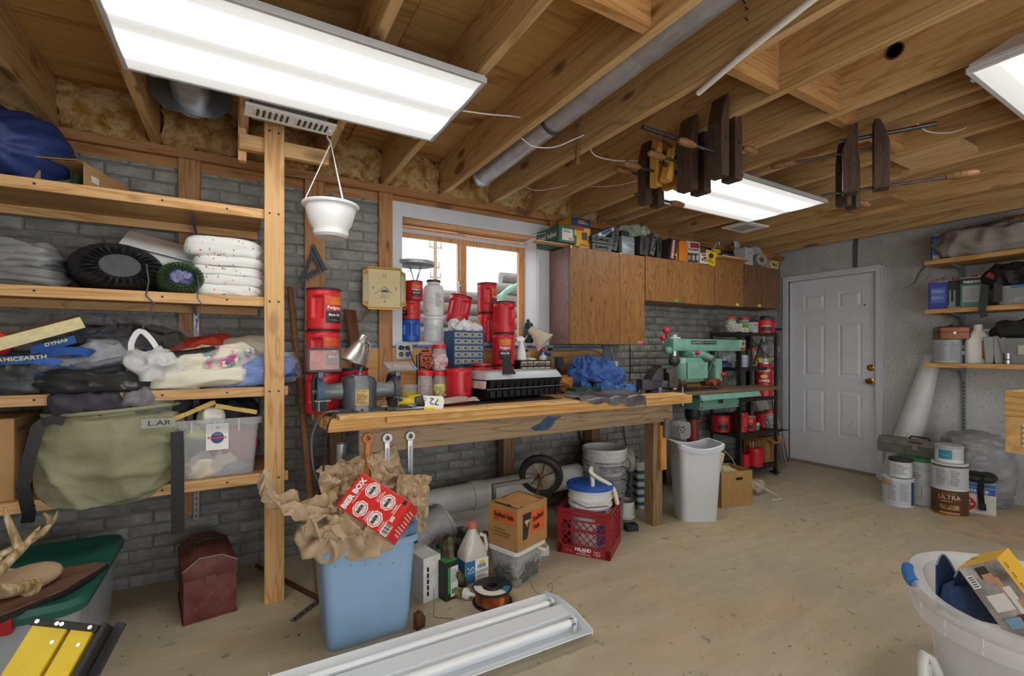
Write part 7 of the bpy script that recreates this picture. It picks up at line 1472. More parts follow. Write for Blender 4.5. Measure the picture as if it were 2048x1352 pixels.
t, f = can('joint_compound_bucket', 'white bucket with a green rim under the grey toolbox', (4.905, 1.635, 0), .15, .36, M('#bcc3c6', .5, nz=.15, ns=9), None, cat='bucket', lid=M('#2f7a44', .45))
lines(t, TR(rz=f+90-14) @ TR(0, -.151, .24, 90), .07, .06, 4, GREY_PRINT); obj('print_frame', G().tube([(-.035, 0, -.04), (.035, 0, -.04), (.035, 0, .04), (-.035, 0, .04), (-.035, 0, -.04)], .002, 4), GREY_PRINT, t, M_=TR(rz=f+90-14) @ TR(0, -.1505, .11)); text(t, 'ALL', .05, M('#2f7a44', .5), TR(rz=f+90+32) @ TR(0, -.151, .21, 90), h=.035, bold=.03); text(t, 'PU', .05, M('#2f7a44', .5), TR(rz=f+90+32) @ TR(0, -.151, .165, 90), h=.035, bold=.03)
t = T('toolbox', 'long grey steel toolbox lying on the green rimmed bucket', 'toolbox', (4.93, 1.66, .377), rz=88)
TB = M('#6b6a66', .5, .2, nz=.2, ns=14); pf = [(-.085, 0), (.085, 0), (.085, .075), (.05, .125), (-.05, .125), (-.085, .075)]
obj('case', G().prism([(a, b_) for a, b_ in pf[:2]]+[(.085, .07), (-.085, .07)], -.27, .27, TR(0, 0, 0, 90, 0, 90)), TB, t, bev=.003, smooth=0)
ld = obj('lid', G().prism([(.087, .071), (.087, .085), (.05, .130), (-.05, .130), (-.087, .085), (-.087, .071)], -.272, .272, TR(0, 0, 0, 90, 0, 90)), TB, t, bev=.003, smooth=0)
obj('handle', G().tube([(-.07, 0, .130), (-.06, 0, .150), (.06, 0, .150), (.07, 0, .130)], .007, 8), IRON, ld); obj('latch', G().box(-.018, .018, .086, .094, .045, .095), M('#a8a69c', .4, .7), t, bev=.002, smooth=0); obj('badge', G().box(-.05, .05, .0, .001, -.012, .012), M('#9a4a44', .5), t, smooth=0, M_=TR(-.0, .070, .112, -52, 0, 0))
t, f = can('stain_can', 'brown wood stain can with gold rim, bottom of the right stack', (4.745, 1.415, 0), .108, .190, M('#5a3a1f', .4), M('#4f311b', .45))
text(t, 'ULTRA', .05, M('#d8c9a4', .5), TR(rz=f+90) @ TR(0, -.1092, .142, 90), w=.13, h=.032, cyl=.109); obj('gold_rim', G().lathe([(.108, .0), (.112, .002), (.112, .012), (.108, .014)], 40), M('#b78a2e', .35, .7), t); lines(t, TR(rz=f+90) @ TR(0, -.1095, .112, 90), .10, .012, 1, M('#b9a57c', .6)); wrap(t, .1085, .05, .085, f-30, f+30, M('#b98e4c', .6, c2='#5a3a1a', ns=30), 'picture'); wrap(t, .1086, .018, .03, f-30, f+30, M('#c88a5a', .6), 'orange_band'); text(t, 'STAIN & POLY', .02, M('#b78a2e', .5), TR(rz=f+90) @ TR(0, -.1092, .172, 90), w=.09, h=.012, cyl=.109)
t, f = can('paint_can', 'white paint can with tan printed rim on the brown can', (4.745, 1.415, .191), .107, .205, LBW, M('#b4b9bf', .5), a0=0); wrap(t, .1075, .175, .19, f-70, f+90, M('#5f5240', .6), 'dark_band')
for da in (-26, 18): lines(t, TR(rz=f+90+da) @ TR(0, -.1085, .10, 90), .055, .12, 10, M('#888f98', .6))
obj('bail_handle', G().tube([(-.11*math.cos(rad(30*i/3-15))*.0-.108+.0*i, -.03*math.sin(rad(20*i)), .17-.09*math.sin(rad(20*i))) for i in range(10)], .0025, 6), STEEL, t)
t, f = can('spackle_tub', 'small white tub with teal label topping the can stack', (4.735, 1.415, .397), .082, .115, M('#d0d5d8', .45), None, lid=M('#a9aeb2', .45)); wrap(t, .082, .03, .10, f-45, f+12, M('#2a8aa0', .45), 'teal_label'); text(t, 'SPACKLE', .016, WHITE, TR(rz=f+90-16) @ TR(0, -.0835, .06, 90), w=.045, cyl=.084); wrap(t, .0822, .03, .10, f+14, f+70, M('#b8bdc2', .5), 'grey_label')
t = T('plaster_box', 'blue and white joint compound box by the wall', 'box', (4.985, 1.345, 0), rz=-72); obj('carton_body', G().box(-.12, .12, -.09, .09, 0, .235), M('#c8c8c2', .6, nz=.06), t, bev=.006, smooth=0)
patch(t, .236, .05, M('#2a5a9c', .5), face('F', 0, -.0905, .175), 'blue_band'); patch(t, .236, .03, M('#2a5a9c', .5), face('F', 0, -.0905, .218), 'blue_band'); text(t, 'SHEETROCK', .03, WHITE, face('F', 0, -.0918, .175), w=.17, h=.020, bold=.03); text(t, 'joint compound', .02, WHITE, face('F', 0, -.0918, .158), w=.14, h=.010)
obj('red_disc', G().lathe([(0, 0), (.055, 0), (.055, .0012), (0, .0012)], 30, TR(-.045, -.0905, .07, 90)), M('#b5262c', .5), t); text(t, 'dust', .03, WHITE, face('F', -.045, -.0922, .095), h=.022, bold=.02); text(t, 'control', .03, WHITE, face('F', -.045, -.0922, .07), w=.08, h=.020, bold=.02)
for k in range(9): obj('white_dot', G().cyl((-.07+.02*(k % 3), -.0917, .05-.012*(k//3)), (-.07+.02*(k % 3), -.0922, .05-.012*(k//3)), .004, n=8), WHITE, t)
t = T('strap_bag', 'black bag with a buckled strap hanging over the compound box', 'bag', (4.985, 1.345, .236), rz=-72); obj('bag_body', blob(.26, .18, .07, 2.4, 18, .008, 9, 93), M('#1f2023', .6, bp=.2), t, smooth=60); obj('strap', G().tube([(.03, -.07, .05), (.04, -.098, .03), (.035, -.102, -.06), (.04, -.104, -.14), (.05, -.115, -.19)], .003, flat=.036, up=(0, -1, 0)), NYL, t); obj('buckle', G().box(.025, .065, -.120, -.108, -.20, -.15), BLACK, t, bev=.004, smooth=0); text(t, 'DYNAMIC', .02, M('#a9abad', .5), TR(-.02, -.075, .045, 60), w=.09, h=.009)
t = soft('grey_sack', 'grey plastic sack filled and slumped against the door wall', 'sack', (5.225, 1.40, .02), .40, .38, .60, M('#83878b', .38, nz=.1, ns=6), 94, -40, .016, 6, 3.2, 26, .8, (1, 1, 2.2)); t.location.z = 0
tag(obj('hardboard_sheet', G().loft([[(4.27, 1.35, 0), (4.78, 1.42, 0), (5.2, .1, 0), (4.2, -.3, 0)], [(4.27, 1.35, .006), (4.78, 1.42, .006), (5.2, .1, .006), (4.2, -.3, .006)]]), M('#b09c82', .75, nz=.1, ns=10), smooth=0), 'brown hardboard sheet lying on the floor by the cans', 'board')
a, b_ = Vector((5.25, 1.94, .10)), Vector((5.395, 1.725, 1.21)); L = (b_-a).length
t = T('foam_wrap_roll', 'roll of translucent white foam wrap leaning beside the door', 'roll', a); t.rotation_euler = (b_-a).to_track_quat('Z', 'Y').to_euler()
obj('roll_body', G().lathe([(.02, -.08), (.115, -.08), (.11, .2), (.09, .7), (.062, L), (.045, L), (.02, L-.01), (.02, -.08)], 36), M('#c6cacb', .35, nz=.06, ns=14, bp=.3, bs=80), t)
obj('film_edge', G().lathe([(.1155, -.08), (.1105, .2), (.0905, .7), (.0625, L)], 6, a0=rad(-120), a1=rad(-100)), M('#e3e6e8', .3), t)
t = T('light_switch', 'double light switch plate on the wall beside the door', 'switch', PX(1830, 723, WX-.001), rot=rotd(0, 0, -90))
obj('face_plate', G().box(-.058, .058, -.006, 0, -.06, .06), M('#c9ccd0', .5), t, bev=.003, smooth=0)
for x in (-.023, .023): obj('toggle', G().box(x-.005, x+.005, -.018, -.006, -.006, .012), M('#d8d8d2', .4), t, smooth=0); obj('screw_head', G().cyl((x, -.006, .04), (x, -.0075, .04), .003, n=8), DSTEEL, t)
# ---------------------------------------------------------------- front right: laundry tub, stool; front: fixture on the floor
t = T('laundry_tub', 'big translucent plastic laundry tub with blue handles', 'tub', (2.377, .397, 0), rz=115)
TUBM = clear('tub_milky', '#e6ebf0', .50, .2); n = 40
def ov(a, b_, z, e=2.6):
    a *= 1.14; b_ *= 1.3
    return [((a*abs(math.cos(q))**(2/e))*(1 if math.cos(q) > 0 else -1), (b_*abs(math.sin(q))**(2/e))*(1 if math.sin(q) > 0 else -1), z) for q in [2*math.pi*k/n for k in range(n)]]
obj('tub_wall', G().loft([ov(.27, .21, 0), ov(.285, .225, .01), ov(.325, .26, .31), ov(.362, .295, .315), ov(.366, .30, .34), ov(.358, .292, .365), ov(.364, .298, .372), ov(.368, .302, .395), ov(.36, .295, .41), ov(.345, .28, .412), ov(.325, .26, .40), ov(.265, .205, .014)]), TUBM, t, smooth=50)
for sx in (-1, 1):
    hp = [(sx*.418*math.cos(rad(q)), .40*math.sin(rad(q)), .402) for q in (-10, -5, 0, 5, 10)]
    obj('handle_grip', G().tube(hp, .02, 12), M('#2f6fb8', .4), t, smooth=50)
for a in range(0, 360, 20): obj('rim_rib', G().box(-.002, .002, -.002, .002, .32, .37, TR(*(Vector(ov(.363, .297, 0)[int(a/9)])))), TUBM, t, smooth=0)
DN = M('#2f4a76', .85, nz=.2, ns=60, bp=.2, bs=150)
t = T('denim_bag', 'dark blue denim bag with pale stitched seams in the tub', 'bag', (2.265, .625, .295), rz=-35)
t.scale = (.52, .42, .60)
obj('denim_panel', G().sheet(lambda u, v: (-.16+u*.30, .07+.03*math.sin(u*6), v*(.20+.14*abs(math.sin(u*5.2+.6)))), 18, 10, .006), DN, t, smooth=50); obj('denim_panel', G().sheet(lambda u, v: (-.10+u*.26, -.06+.05*math.sin(u*4+1), v*(.24+.10*math.sin(u*3.4))), 16, 10, .006), DN, t, smooth=50); obj('denim_body', blob(.28, .20, .2, 3, 14, .01, 9, 95), DN, t, smooth=60)
obj('pale_seam', G().tube([(-.10+.26*u/12, -.064+.05*math.sin(u/12*4+1), (.24+.10*math.sin(u/12*3.4))+.002) for u in range(13)], .006, 6), M('#8ea2b8', .8), t); obj('pale_seam', G().tube([(-.16+.30*u/16, .067+.03*math.sin(u/16*6), (.20+.14*abs(math.sin(u/16*5.2+.6)))+.002) for u in range(17)], .006, 6), M('#8ea2b8', .8), t)
t = T('fan_box', 'yellow box with picture side lying tilted in the laundry tub', 'box', PZ(1994, 1116, .565))
bR, bU, bT = Vector((.8636, -.504, 0)), Vector((0, 0, 1)), Vector((-.504, -.8636, 0))
zr = (bR*.55+bU*.56+bT*.60).normalized(); yr = -(bR*.28-bU*.78+bT*.52); yr = (yr-zr*yr.dot(zr)).normalized(); xr = yr.cross(zr)
t.rotation_euler = Matrix((xr, yr, zr)).transposed().to_euler()
YB = M('#dfae12', .4); obj('carton', G().box(0, .26, -.24, 0, -.115, 0), YB, t, bev=.002, smooth=0)
text(t, 'Bug Repelling Fans', .03, INK, TR(.030, -.075, 0, rz=90), w=.12, h=.014); text(t, '2', .06, INK, TR(.032, -.165, 0, rz=80), h=.032)
for k in range(4): obj('icon_ring', G().lathe([(.007, 0), (.009, 0), (.009, .0008), (.007, .0008)], 18, TR(.055, -.03-.032*k, 0)), INK, t)
FX = lambda y, z, e=0: TR(-.0005-e, y, z, 0, -90, 0)
patch(t, .112, .235, M('#c2c0bd', .5, c2='#5a5654', ns=9), FX(-.12, -.0575), 'picture_side')
for k, (z, y, w_, h_, c) in enumerate(((-.06, -.03, .03, .035, '#3a2a22'), (-.055, -.05, .028, .03, '#b98a6e'), (-.04, -.08, .016, .06, '#b98a6e'), (-.07, -.12, .05, .05, '#d8d5d0'), (-.03, -.12, .02, .08, '#d8d5d0'), (-.03, -.19, .05, .06, '#6e2a36'), (-.02, -.16, .014, .08, '#b98a6e'), (-.07, -.18, .04, .03, '#7aa6c2'))): patch(t, w_, h_, M(c, .5), FX(y, z, .0008+.0003*k), 'picture_shape')
patch(t, .02, .04, M('#e6e6e4', .5), FX(-.05, -.10, .001), 'barcode_panel')
for k in range(5): patch(t, .014, .003, INK, FX(-.036-.007*k, -.10, .0018), 'barcode_line')
tag(obj('plastic_stool', G().tube([(1.97, .66, .0), (1.985, .66, .12), (2.0, .665, .19), (2.02, .67, .212), (2.05, .66, .195), (2.07, .63, .10), (2.08, .61, 0)], .016, 10).box(2.0, 2.07, .655, .675, .02, .185), M('#d4d6d8', .4), smooth=40), 'white plastic step stool edge beside the laundry tub', 'stool')
# fluorescent fixture on the floor
t = T('strip_light', 'unlit white two tube fluorescent fixture lying on the floor', 'light', (.70, 1.752, 0), rz=-1.3)
FW = M('#e4ecf3', .4); L = 1.22
pf = [(-.185, .045), (-.183, .048), (-.115, .012), (-.06, .012), (-.045, .062), (.045, .062), (.06, .012), (.115, .012), (.183, .048), (.185, .045), (.118, .002), (-.118, .002)]
obj('reflector', G().prism(pf, -L/2, L/2, TR(0, 0, 0, 90, 0, 90)), FW, t, bev=.001, seg=1, smooth=0)
for s_ in (-1, 1):
    obj('end_plate', G().prism([(-.187, .038), (-.12, 0), (.12, 0), (.187, .038), (.187, .058), (.06, .085), (-.06, .085), (-.187, .058)], s_*L/2-.002, s_*L/2+.002, TR(0, 0, 0, 90, 0, 90)), FW, t, smooth=0)
    y = s_*.088
    tb = obj('fluorescent_tube', G().cyl((-L/2+.03, y, .052), (L/2-.03, y, .052), .0165, n=20), M('#e8edf0', .25), t)
    for e in (-1, 1): obj('tube_cap', G().cyl((e*(L/2-.05), y, .052), (e*(L/2-.028), y, .052), .0172, n=20), STEEL, tb); obj('lamp_holder', G().box(e*(L/2-.028)-.008, e*(L/2-.028)+.008, y-.014, y+.014, .012, .072), WHITE, t, bev=.003, smooth=0)
patch(t, .07, .018, M('#aebac4', .6), face('T', .02, .062, .014), 'rating_label')
# wooden box jutting in at the right edge, on a side table mostly outside the photo
p = PZ(2010, 904, .93)
t = T('wooden_crate', 'pale chipboard box with green stencil at the right edge', 'box', (p.x+.0, p.y, .93), rz=-8)
OSB = M('#c9a266', .8, nz=.22, ns=30); obj('side_panel', G().box(0, .30, -.30, 0, 0, .115), OSB, t, bev=.002, smooth=0); obj('top_panel', G().box(-.004, .30, -.30, .0, .116, .195), wood('crate_pine', '#d2ac6c', '#ab8040', 1, 2, .2), t, bev=.002, smooth=0)
patch(t, .16, .032, M('#3c6b44', .6), face('L', -.0052, -.14, .175), 'green_band'); text(t, 'BAR13', .03, M('#c9a266', .6), face('L', -.0064, -.10, .175), w=.07, h=.020); patch(t, .20, .07, M('#c4c8cc', .6), face('L', -.0012, -.14, .06), 'striped_label')
for k in range(4): patch(t, .20, .008, M('#7d8ba0', .6), face('L', -.0022, -.14, .035+.016*k), 'label_stripe')
t = T('side_table', 'side table outside the photo carrying the wooden box', 'table', (p.x+.24, p.y-.30, 0), rz=-8); obj('table_top', G().box(-.14, 1.3, -.4, .2, .895, .929), W_BENCH, t, smooth=0)
for x in (.72, 1.22):
    for y in (-.35, .15): obj('leg', G().box(x, x+.05, y, y+.05, 0, .894), W_OLDZ, t, smooth=0)
# ================================================================ ON TOP OF THE WALL CABINETS
def carton(name, label, loc, w, d, h, m, rz=0, rot=None, cat='box', group=None, parts=(), bev=.002):
    """closed box, base centre at loc; parts = (face, x, y, w, h, colour or text, size)"""
    t = T(name, label, cat, loc, rz, group, rot)
    obj('carton', G().box(-w/2, w/2, -d/2, d/2, 0, h), m, t, bev=bev, seg=1, smooth=0)
    for k, p in enumerate(parts):
        f, x, y = p[0], p[1], p[2]; e = .0008+.0007*k
        Tf = {'F': face('F', x, -d/2-e, y), 'L': face('L', -w/2-e, -x, y), 'T': face('T', x, y, h+e), 'R': face('R', w/2+e, x, y)}[f]
        if len(p) == 6: patch(t, p[3], p[4], p[5] if not isinstance(p[5], str) else M(p[5], .5), Tf)
        elif p[3] == 'lines': lines(t, Tf, p[4], p[5], p[6], p[7] if len(p) > 7 else GREY_PRINT)
        else: text(t, p[3], .03, p[6] if not isinstance(p[6], str) else M(p[6], .5), Tf @ TR(rz=p[7] if len(p) > 7 else 0), w=p[4], h=p[5], bold=.03)
    return t
GC = 'boxes and cases on top of the wall cabinets'
CZ1, CZ2, CZ3, CZ4 = 2.049, 2.054, 2.126, 2.113
def cx_(px, Y): q = ray(px, 600); return q.x/q.y*Y
GRN = M('#2f5a44', .55)
carton('shoe_box', 'dark green shoe box with white end label overhanging the window side', (2.115, 2.945, CZ1+.008), .165, .30, .125, GRN, group=GC, parts=(('F', -.005, .06, .10, .085, '#d0d3cd'), ('F', .068, .085, .018, .04, '#c9c63a'), ('F', -.01, .085, 'lines', .07, .02, 2, INK), ('F', .03, .03, .05, .02, '#cf8f70'), ('L', .0, .06, 'Josef Seibel', .24, .05, '#cdd6cc')))
tag(obj('thin_board', G().box(1.86, 2.26, 2.83, 2.90, CZ1-.0, CZ1+.0075), W_PINEX, smooth=0), 'thin wooden lath under the green shoe box', 'board')
carton('tool_box', 'yellow box with navy top and red band behind green shoe box', (2.30, 2.96, CZ1), .19, .17, .235, M('#dba41c', .5), group=GC, parts=(('F', 0, .20, .19, .07, '#23305e'), ('F', -.03, .155, .12, .03, '#b8303a'), ('F', .035, .10, .05, .06, '#3c4250'), ('F', .03, .03, 'lines', .08, .02, 2, INK), ('F', .02, .205, 'lines', .10, .03, 2, M('#d8c23a', .5))))
for i, (px, z, a, c1, c2, nm) in enumerate(((1200, .135, -24, '#d0d4cc', '#2a3f9a', 'white and blue blister pack leaning left on grey cases'), (1214, .155, -32, '#c8d0c8', '#2c7a60', 'white and green blister pack leaning on the upright case'))):
    carton('blister_pack', nm, (cx_(px, 2.9), 2.88+.05*i, CZ1+z), .18, .12, .028, M(c1, .45), rot=rotd(0, a, 4), group=GC, parts=(('T', -.05, 0, .06, .10, c2), ('T', .04, .0, 'lines', .08, .08, 4), ('F', 0, .014, .12, .022, c2)))
def case(label, loc, w, d, h, m, rz=0, rot=None):
    if rot: loc = (loc[0], loc[1], loc[2]+w/2)
    t = T('tool_case', label, 'case', loc, rz, GC, rot)
    obj('lower_shell', G().loft([rr(w-.01, h*.5-.002, .008, -d/2), rr(w, h*.5-.002, .01, -d/2+.01), rr(w, h*.5-.002, .01, d/2)], T=TR(0, 0, h*.25, 90)), m, t); obj('upper_shell', G().loft([rr(w-.01, h*.5-.002, .008, -d/2), rr(w, h*.5-.002, .01, -d/2+.01), rr(w, h*.5-.002, .01, d/2)], T=TR(0, 0, h*.75, 90)), m, t)
    for x in (-.28, .28): obj('latch', G().box(x*w-.012, x*w+.012, -d/2-.005, -d/2+.002, h*.5-.014, h*.5+.014), DARK, t, bev=.002, seg=1, smooth=0)
    obj('carry_handle', G().tube([(-.03, -d/2, h*.5), (-.025, -d/2-.018, h*.5), (.025, -d/2-.018, h*.5), (.03, -d/2, h*.5)], .005, 6), DARK, t); return t
CG = M('#4b4e50', .5, nz=.1); CD = M('#2e3032', .5, nz=.1); CG2 = M('#5e6163', .5, nz=.1)
case('grey tool case lying flat, lower of two on the cabinet', (2.485, 2.93, CZ1), .20, .18, .05, CG2); case('grey tool case lying flat on the other grey case', (2.48, 2.925, CZ1+.052), .21, .19, .058, CG)
case('grey tool case standing upright and leaning left', (2.66, 2.93, CZ1+.01), .195, .17, .07, CG, rot=rotd(0, -82, 0)); case('tall dark tool case standing behind the clear organizer', (2.84, 2.97, CZ1+.0), .21, .13, .09, CD, rot=rotd(0, -88, 0))
t = T('clear_organizer', 'clear plastic organizer box with compartments on the cabinet', 'organizer', (2.775, 2.87, CZ1), rz=4, group=GC); obj('shell', G().loft([rr(.155, .045, .008, 0), rr(.155, .045, .008, .145)]), clear('org_clear', '#aeb9c2', .5, .12), t)
for z in (.045, .095): obj('divider', G().box(-.074, .074, -.024, .0, z-.003, z+.003), M('#9aa4ac', .4), t, smooth=0)
obj('dark_parts', G().box(-.07, .045, -.018, .018, .004, .138), M('#2a3640', .5, nz=.4, ns=30), t, smooth=0)
case('black tool case with a yellow tag, right of clear organizer', (2.985, 2.90, CZ2), .16, .15, .10, CD, rot=rotd(0, -86, 0)); case('pale grey tool case leaning beside the black ones', (3.09, 2.92, CZ2+.005), .20, .16, .05, CG2, rot=rotd(0, -74, 0)); case('slim dark tool case upright before the maroon box', (3.165, 2.93, CZ2), .18, .16, .05, CD, rot=rotd(0, -86, 0))
t = soft('plastic_pack', 'crumpled clear plastic packaging with green print behind the cases', 'packaging', (3.0, 3.02, CZ2+.15), .34, .12, .12, clear('pack_clear', '#cfe0cc', .45, .1), 96, 0, .03, 12, 2.3, 18, .9, rot=rotd(0, 0, 0)); obj('green_card', G().box(-.08, .09, -.05, -.045, .02, .075), M('#5ab02e', .5), t, smooth=0); obj('white_card', G().box(.09, .15, -.055, -.045, .0, .08), M('#cfd4cc', .6), t, smooth=0); obj('support_box', G().box(-.14, .14, -.04, .05, -.148, .01), M('#5a4a38', .7), t, smooth=0)
carton('maroon_box', 'maroon box with a vertical white lettered spine, tilted', (3.285, 2.91, CZ2), .085, .16, .185, M('#3a2f2e', .5, nz=.3, ns=14), rot=rotd(0, 9, 0), group=GC, parts=(('F', -.012, .09, .040, .18, '#7e1f2c'), ('F', -.012, .09, 'DECKSON', .16, .028, '#e4e0dc', 90), ('F', .028, .05, .02, .02, '#c9b024')))
carton('flat_carton', 'thin brown card standing between maroon and orange boxes', (3.35, 2.92, CZ2), .012, .16, .185, CARD, group=GC)
t = T('orange_box', 'plain orange box with a peaked top on the cabinet', 'box', (3.44, 2.91, CZ2), group=GC); obj('carton', G().prism([(-.055, 0), (.055, 0), (.055, .165), (.025, .185), (-.03, .187), (-.055, .175)], -.07, .07, TR(rx=90)), M('#c9741c', .5), t, bev=.003, seg=1, smooth=0); obj('corner_crease', G().box(.0545, .0555, -.069, .069, .01, .16), M('#a85e14', .5), t, smooth=0)
carton('sharpener_box', 'tall white and maroon printed tool box on the cabinet', (3.60, 2.93, CZ2), .17, .14, .20, M('#b9b4b2', .55), rz=-6, group=GC, parts=(('F', .02, .165, .11, .045, '#7a2a34'), ('F', 0, .125, 'TOOL SHARPENER', .13, .016, '#7a2a34'), ('F', 0, .05, .17, .085, '#3a3536'), ('F', -.05, .05, .03, .04, '#8a8f96'), ('F', .0, .05, .03, .045, '#a4a9b0'), ('F', .05, .055, .03, .045, '#c0bdb8')))
carton('small_white_box', 'small white box with dark pictures in front of the printed box', (3.69, 2.86, CZ2), .085, .09, .095, M('#cbc8c2', .55), rz=-10, group=GC, parts=(('F', 0, .078, .05, .014, '#8a2a30'), ('F', .012, .05, .035, .025, '#6e3034'), ('F', -.018, .035, .018, .018, INK), ('F', .02, .025, 'lines', .05, .02, 2, INK)))
tag(obj('box_flap', G().box(-.06, .06, 0, .003, 0, .075, TR(3.72, 2.915, CZ2+.096, -16, 6, -8)), CARD, smooth=0), 'open brown cardboard flap standing behind the small white box', 'cardboard')
t = T('yellow_box', 'yellow printed box tilted on its corner beside the raised cabinet', 'box', (3.80, 2.885, CZ2+.004), rot=rotd(0, 14, -14), group=GC); obj('carton', G().box(-.065, .065, -.05, .05, .0, .13), M('#d8b616', .5), t, bev=.002, seg=1, smooth=0); obj('grey_side', G().box(-.067, -.065, -.05, .05, 0, .13), M('#8b8d8e', .6), t, smooth=0); obj('dark_picture', G().lathe([(0, 0), (.026, 0), (.026, .001), (0, .001)], 14, TR(.0, -.0505, .085, 90)), M('#2e2a1c', .5), t); lines(t, face('F', .01, -.051, .035), .08, .03, 3, INK); obj('blue_edge', G().box(.0651, .0665, -.045, .045, .01, .12), M('#2b3e66', .5), t, smooth=0)
carton('yellow_box', 'black and yellow box behind the tilted yellow box', (3.96, 2.93, CZ3), .12, .10, .115, M('#2c2a26', .5), group=GC, parts=(('F', 0, .085, .10, .035, '#d2b01e'), ('F', -.0, .035, .10, .035, '#d2b01e'), ('F', 0, .06, 'lines', .09, .012, 1, M('#cfcfcf', .5))))
tag(obj('bent_tube', G().tube([(3.86, 2.90, CZ3+.0), (3.88, 2.89, CZ3+.07), (3.95, 2.88, CZ3+.16), (3.985, 2.88, CZ3+.175), (3.99, 2.88, CZ3+.14)], .012, 10), M('#9aa2a6', .35, .3), smooth=60), 'bent grey plastic tube leaning on the black and yellow box', 'tube')
carton('navy_box', 'flat navy blue box on the raised cabinet', (4.12, 2.93, CZ3+.017), .20, .12, .062, M('#232c4c', .5), group=GC, parts=(('F', -.03, .042, 'lines', .10, .014, 1, M('#9aa4c0', .5)), ('F', .05, .03, .03, .02, '#59658a')))
tag(obj('short_plank', G().box(3.86, 4.29, 2.745, 2.92, CZ3, CZ3+.016), W_PINEX, bev=.002, seg=1, smooth=0), 'short pine plank lying across the raised cabinet top', 'board')
carton('white_carton', 'white carton standing on the far dark cabinet', (4.40, 2.90, CZ4), .15, .12, .17, M('#b4b8bb', .6), rz=6, group=GC, parts=(('F', .02, .12, .05, .008, '#b83038'), ('F', 0, .06, 'lines', .08, .03, 2)))
tag(obj('carton_flap', G().box(-.05, .05, 0, .003, 0, .085, TR(4.37, 2.94, CZ4+.171, -8, -5, 6)), M('#b9bdc0', .6), smooth=0), 'white carton flap standing up on the far cabinet', 'cardboard')
t = T('tape_roll', 'roll of clear tape on edge on the far cabinet', 'tape', (4.58, 2.84, CZ4+.062), rot=rotd(84, 0, -20), group=GC); obj('roll_body', G().lathe([(.03, -.03), (.06, -.03), (.06, .03), (.03, .03), (.03, -.03)], 30), M('#8d9296', .3, nz=.1), t); obj('core', G().lathe([(.026, -.03), (.03, -.03), (.03, .03), (.026, .03), (.026, -.03)], 30), CARD, t)
soft('plastic_bag', 'crumpled clear plastic bag heaped behind the tape roll', 'bag', (4.60, 2.98, CZ4), .22, .16, .20, clear('bag_clear', '#c8ced2', .5, .15), 97, 0, .03, 12, 2.3, 18, .9)
carton('brown_carton', 'brown carton at the back of the far cabinet', (4.78, 2.99, CZ4), .14, .16, .17, CARD2, group=GC); carton('yellow_white_box', 'yellow and white small box at the cabinet corner by the door', (4.86, 2.885, CZ4), .11, .08, .085, M('#c9c2a4', .55), rz=-4, group=GC, parts=(('F', 0, .07, .11, .025, '#cfae22'), ('F', -.025, .045, .03, .025, INK), ('F', .015, .042, .03, .025, '#5a5648'), ('F', .01, .012, .08, .016, '#cfae22')))
tag(obj('wire_bracket', G().tube([(1.98, WY-.03, 2.16), (2.02, 2.98, 2.155), (2.05, 2.95, 2.165), (2.08, 2.93, 2.16)], .003, 6), M('#b9bcc0', .4, .7)), 'bent white wire bracket at the window trim corner', 'bracket')
# ================================================================ STEEL SHELVING CONTENTS
def rk(px, z, Y=2.86): q = ray(px, 700); return Vector((q.x/q.y*Y, Y, z+.001))
Z1, Z2, Z3, Z4, Z5 = RZ
GS2 = 'things on the steel shelving'
jar('clear jar of white odds and ends, red lid, top of steel shelving', rk(1462, Z1), .048, .15, JL, (M('#a9a49a', .8, nz=.4, ns=60), .72)); jar('clear jar with red lid at the back of top steel shelf', rk(1488, Z1, 2.95), .05, .165, JL, (M('#6e6660', .8, nz=.4, ns=60), .6))
carton('green_white_box', 'green box on a white box, top steel shelf', rk(1483, Z1, 2.79), .105, .08, .085, M('#c8cbc2', .55), group=GS2, parts=(('F', 0, .063, .105, .042, '#6aa832'), ('F', 0, .02, 'lines', .07, .015, 1, M('#a05050', .6)), ('F', .0, .063, 'lines', .07, .015, 1, INK)))
carton('white_medicine_box', 'white and orange small box stack on the top steel shelf', rk(1506, Z1, 2.80), .065, .07, .105, M('#c2cac6', .55), group=GS2, parts=(('F', 0, .075, .065, .014, '#c2703a'), ('F', 0, .05, .065, .006, '#5f9a84'), ('F', 0, .09, 'lines', .05, .012, 1)))
canister('red coffee canister on the top of the steel shelving', rk(1531, Z1, 2.80), .085, .135, None, 8, lid=False, small='', group=GS2)
soft('dark_plastic_bag', 'dark plastic bag sticking up behind the red canister on top shelf', 'bag', rk(1533, Z1, 2.95), .14, .10, .20, M('#3a4450', .35, nz=.3), 101, 0, .018, 12, 2.3, 16, .8)
t = T('black_gun_tool', 'small black tool lying at the right end of top shelf', 'tool', rk(1549, Z1, 2.76), rz=-15); obj('barrel', G().box(-.02, .08, -.012, .012, .03, .055), BLACK, t, bev=.004, smooth=0); obj('grip', G().box(-.015, .01, -.010, .010, 0, .032), BLACK, t, bev=.003, smooth=0)
soft('plastic_bag', 'clear bag of small parts on second steel shelf left', 'bag', rk(1456, Z2), .17, .14, .16, clear('bag2', '#aeb8c0', .5, .12), 102, 0, .025, 12, 2.4, 18, .9); 
soft('blue_parts', 'dark blue small parts under the clear bag, second steel shelf', 'parts', rk(1447, Z2, 2.80), .14, .08, .05, M('#2b3f5c', .5, nz=.3), 103, 0, .012, 20, 2.6, 12)
t, f = can('blue_white_tub', 'white and blue tub with handle on second steel shelf', rk(1488, Z2, 2.80), .042, .115, M('#c4ccd8', .5), M('#aebcd6', .5), cat='tub'); obj('blue_stripe', G().lathe([(.0425, .02), (.0428, .02), (.0428, .05), (.0425, .05)], 24), M('#3a5aa8', .5), t)
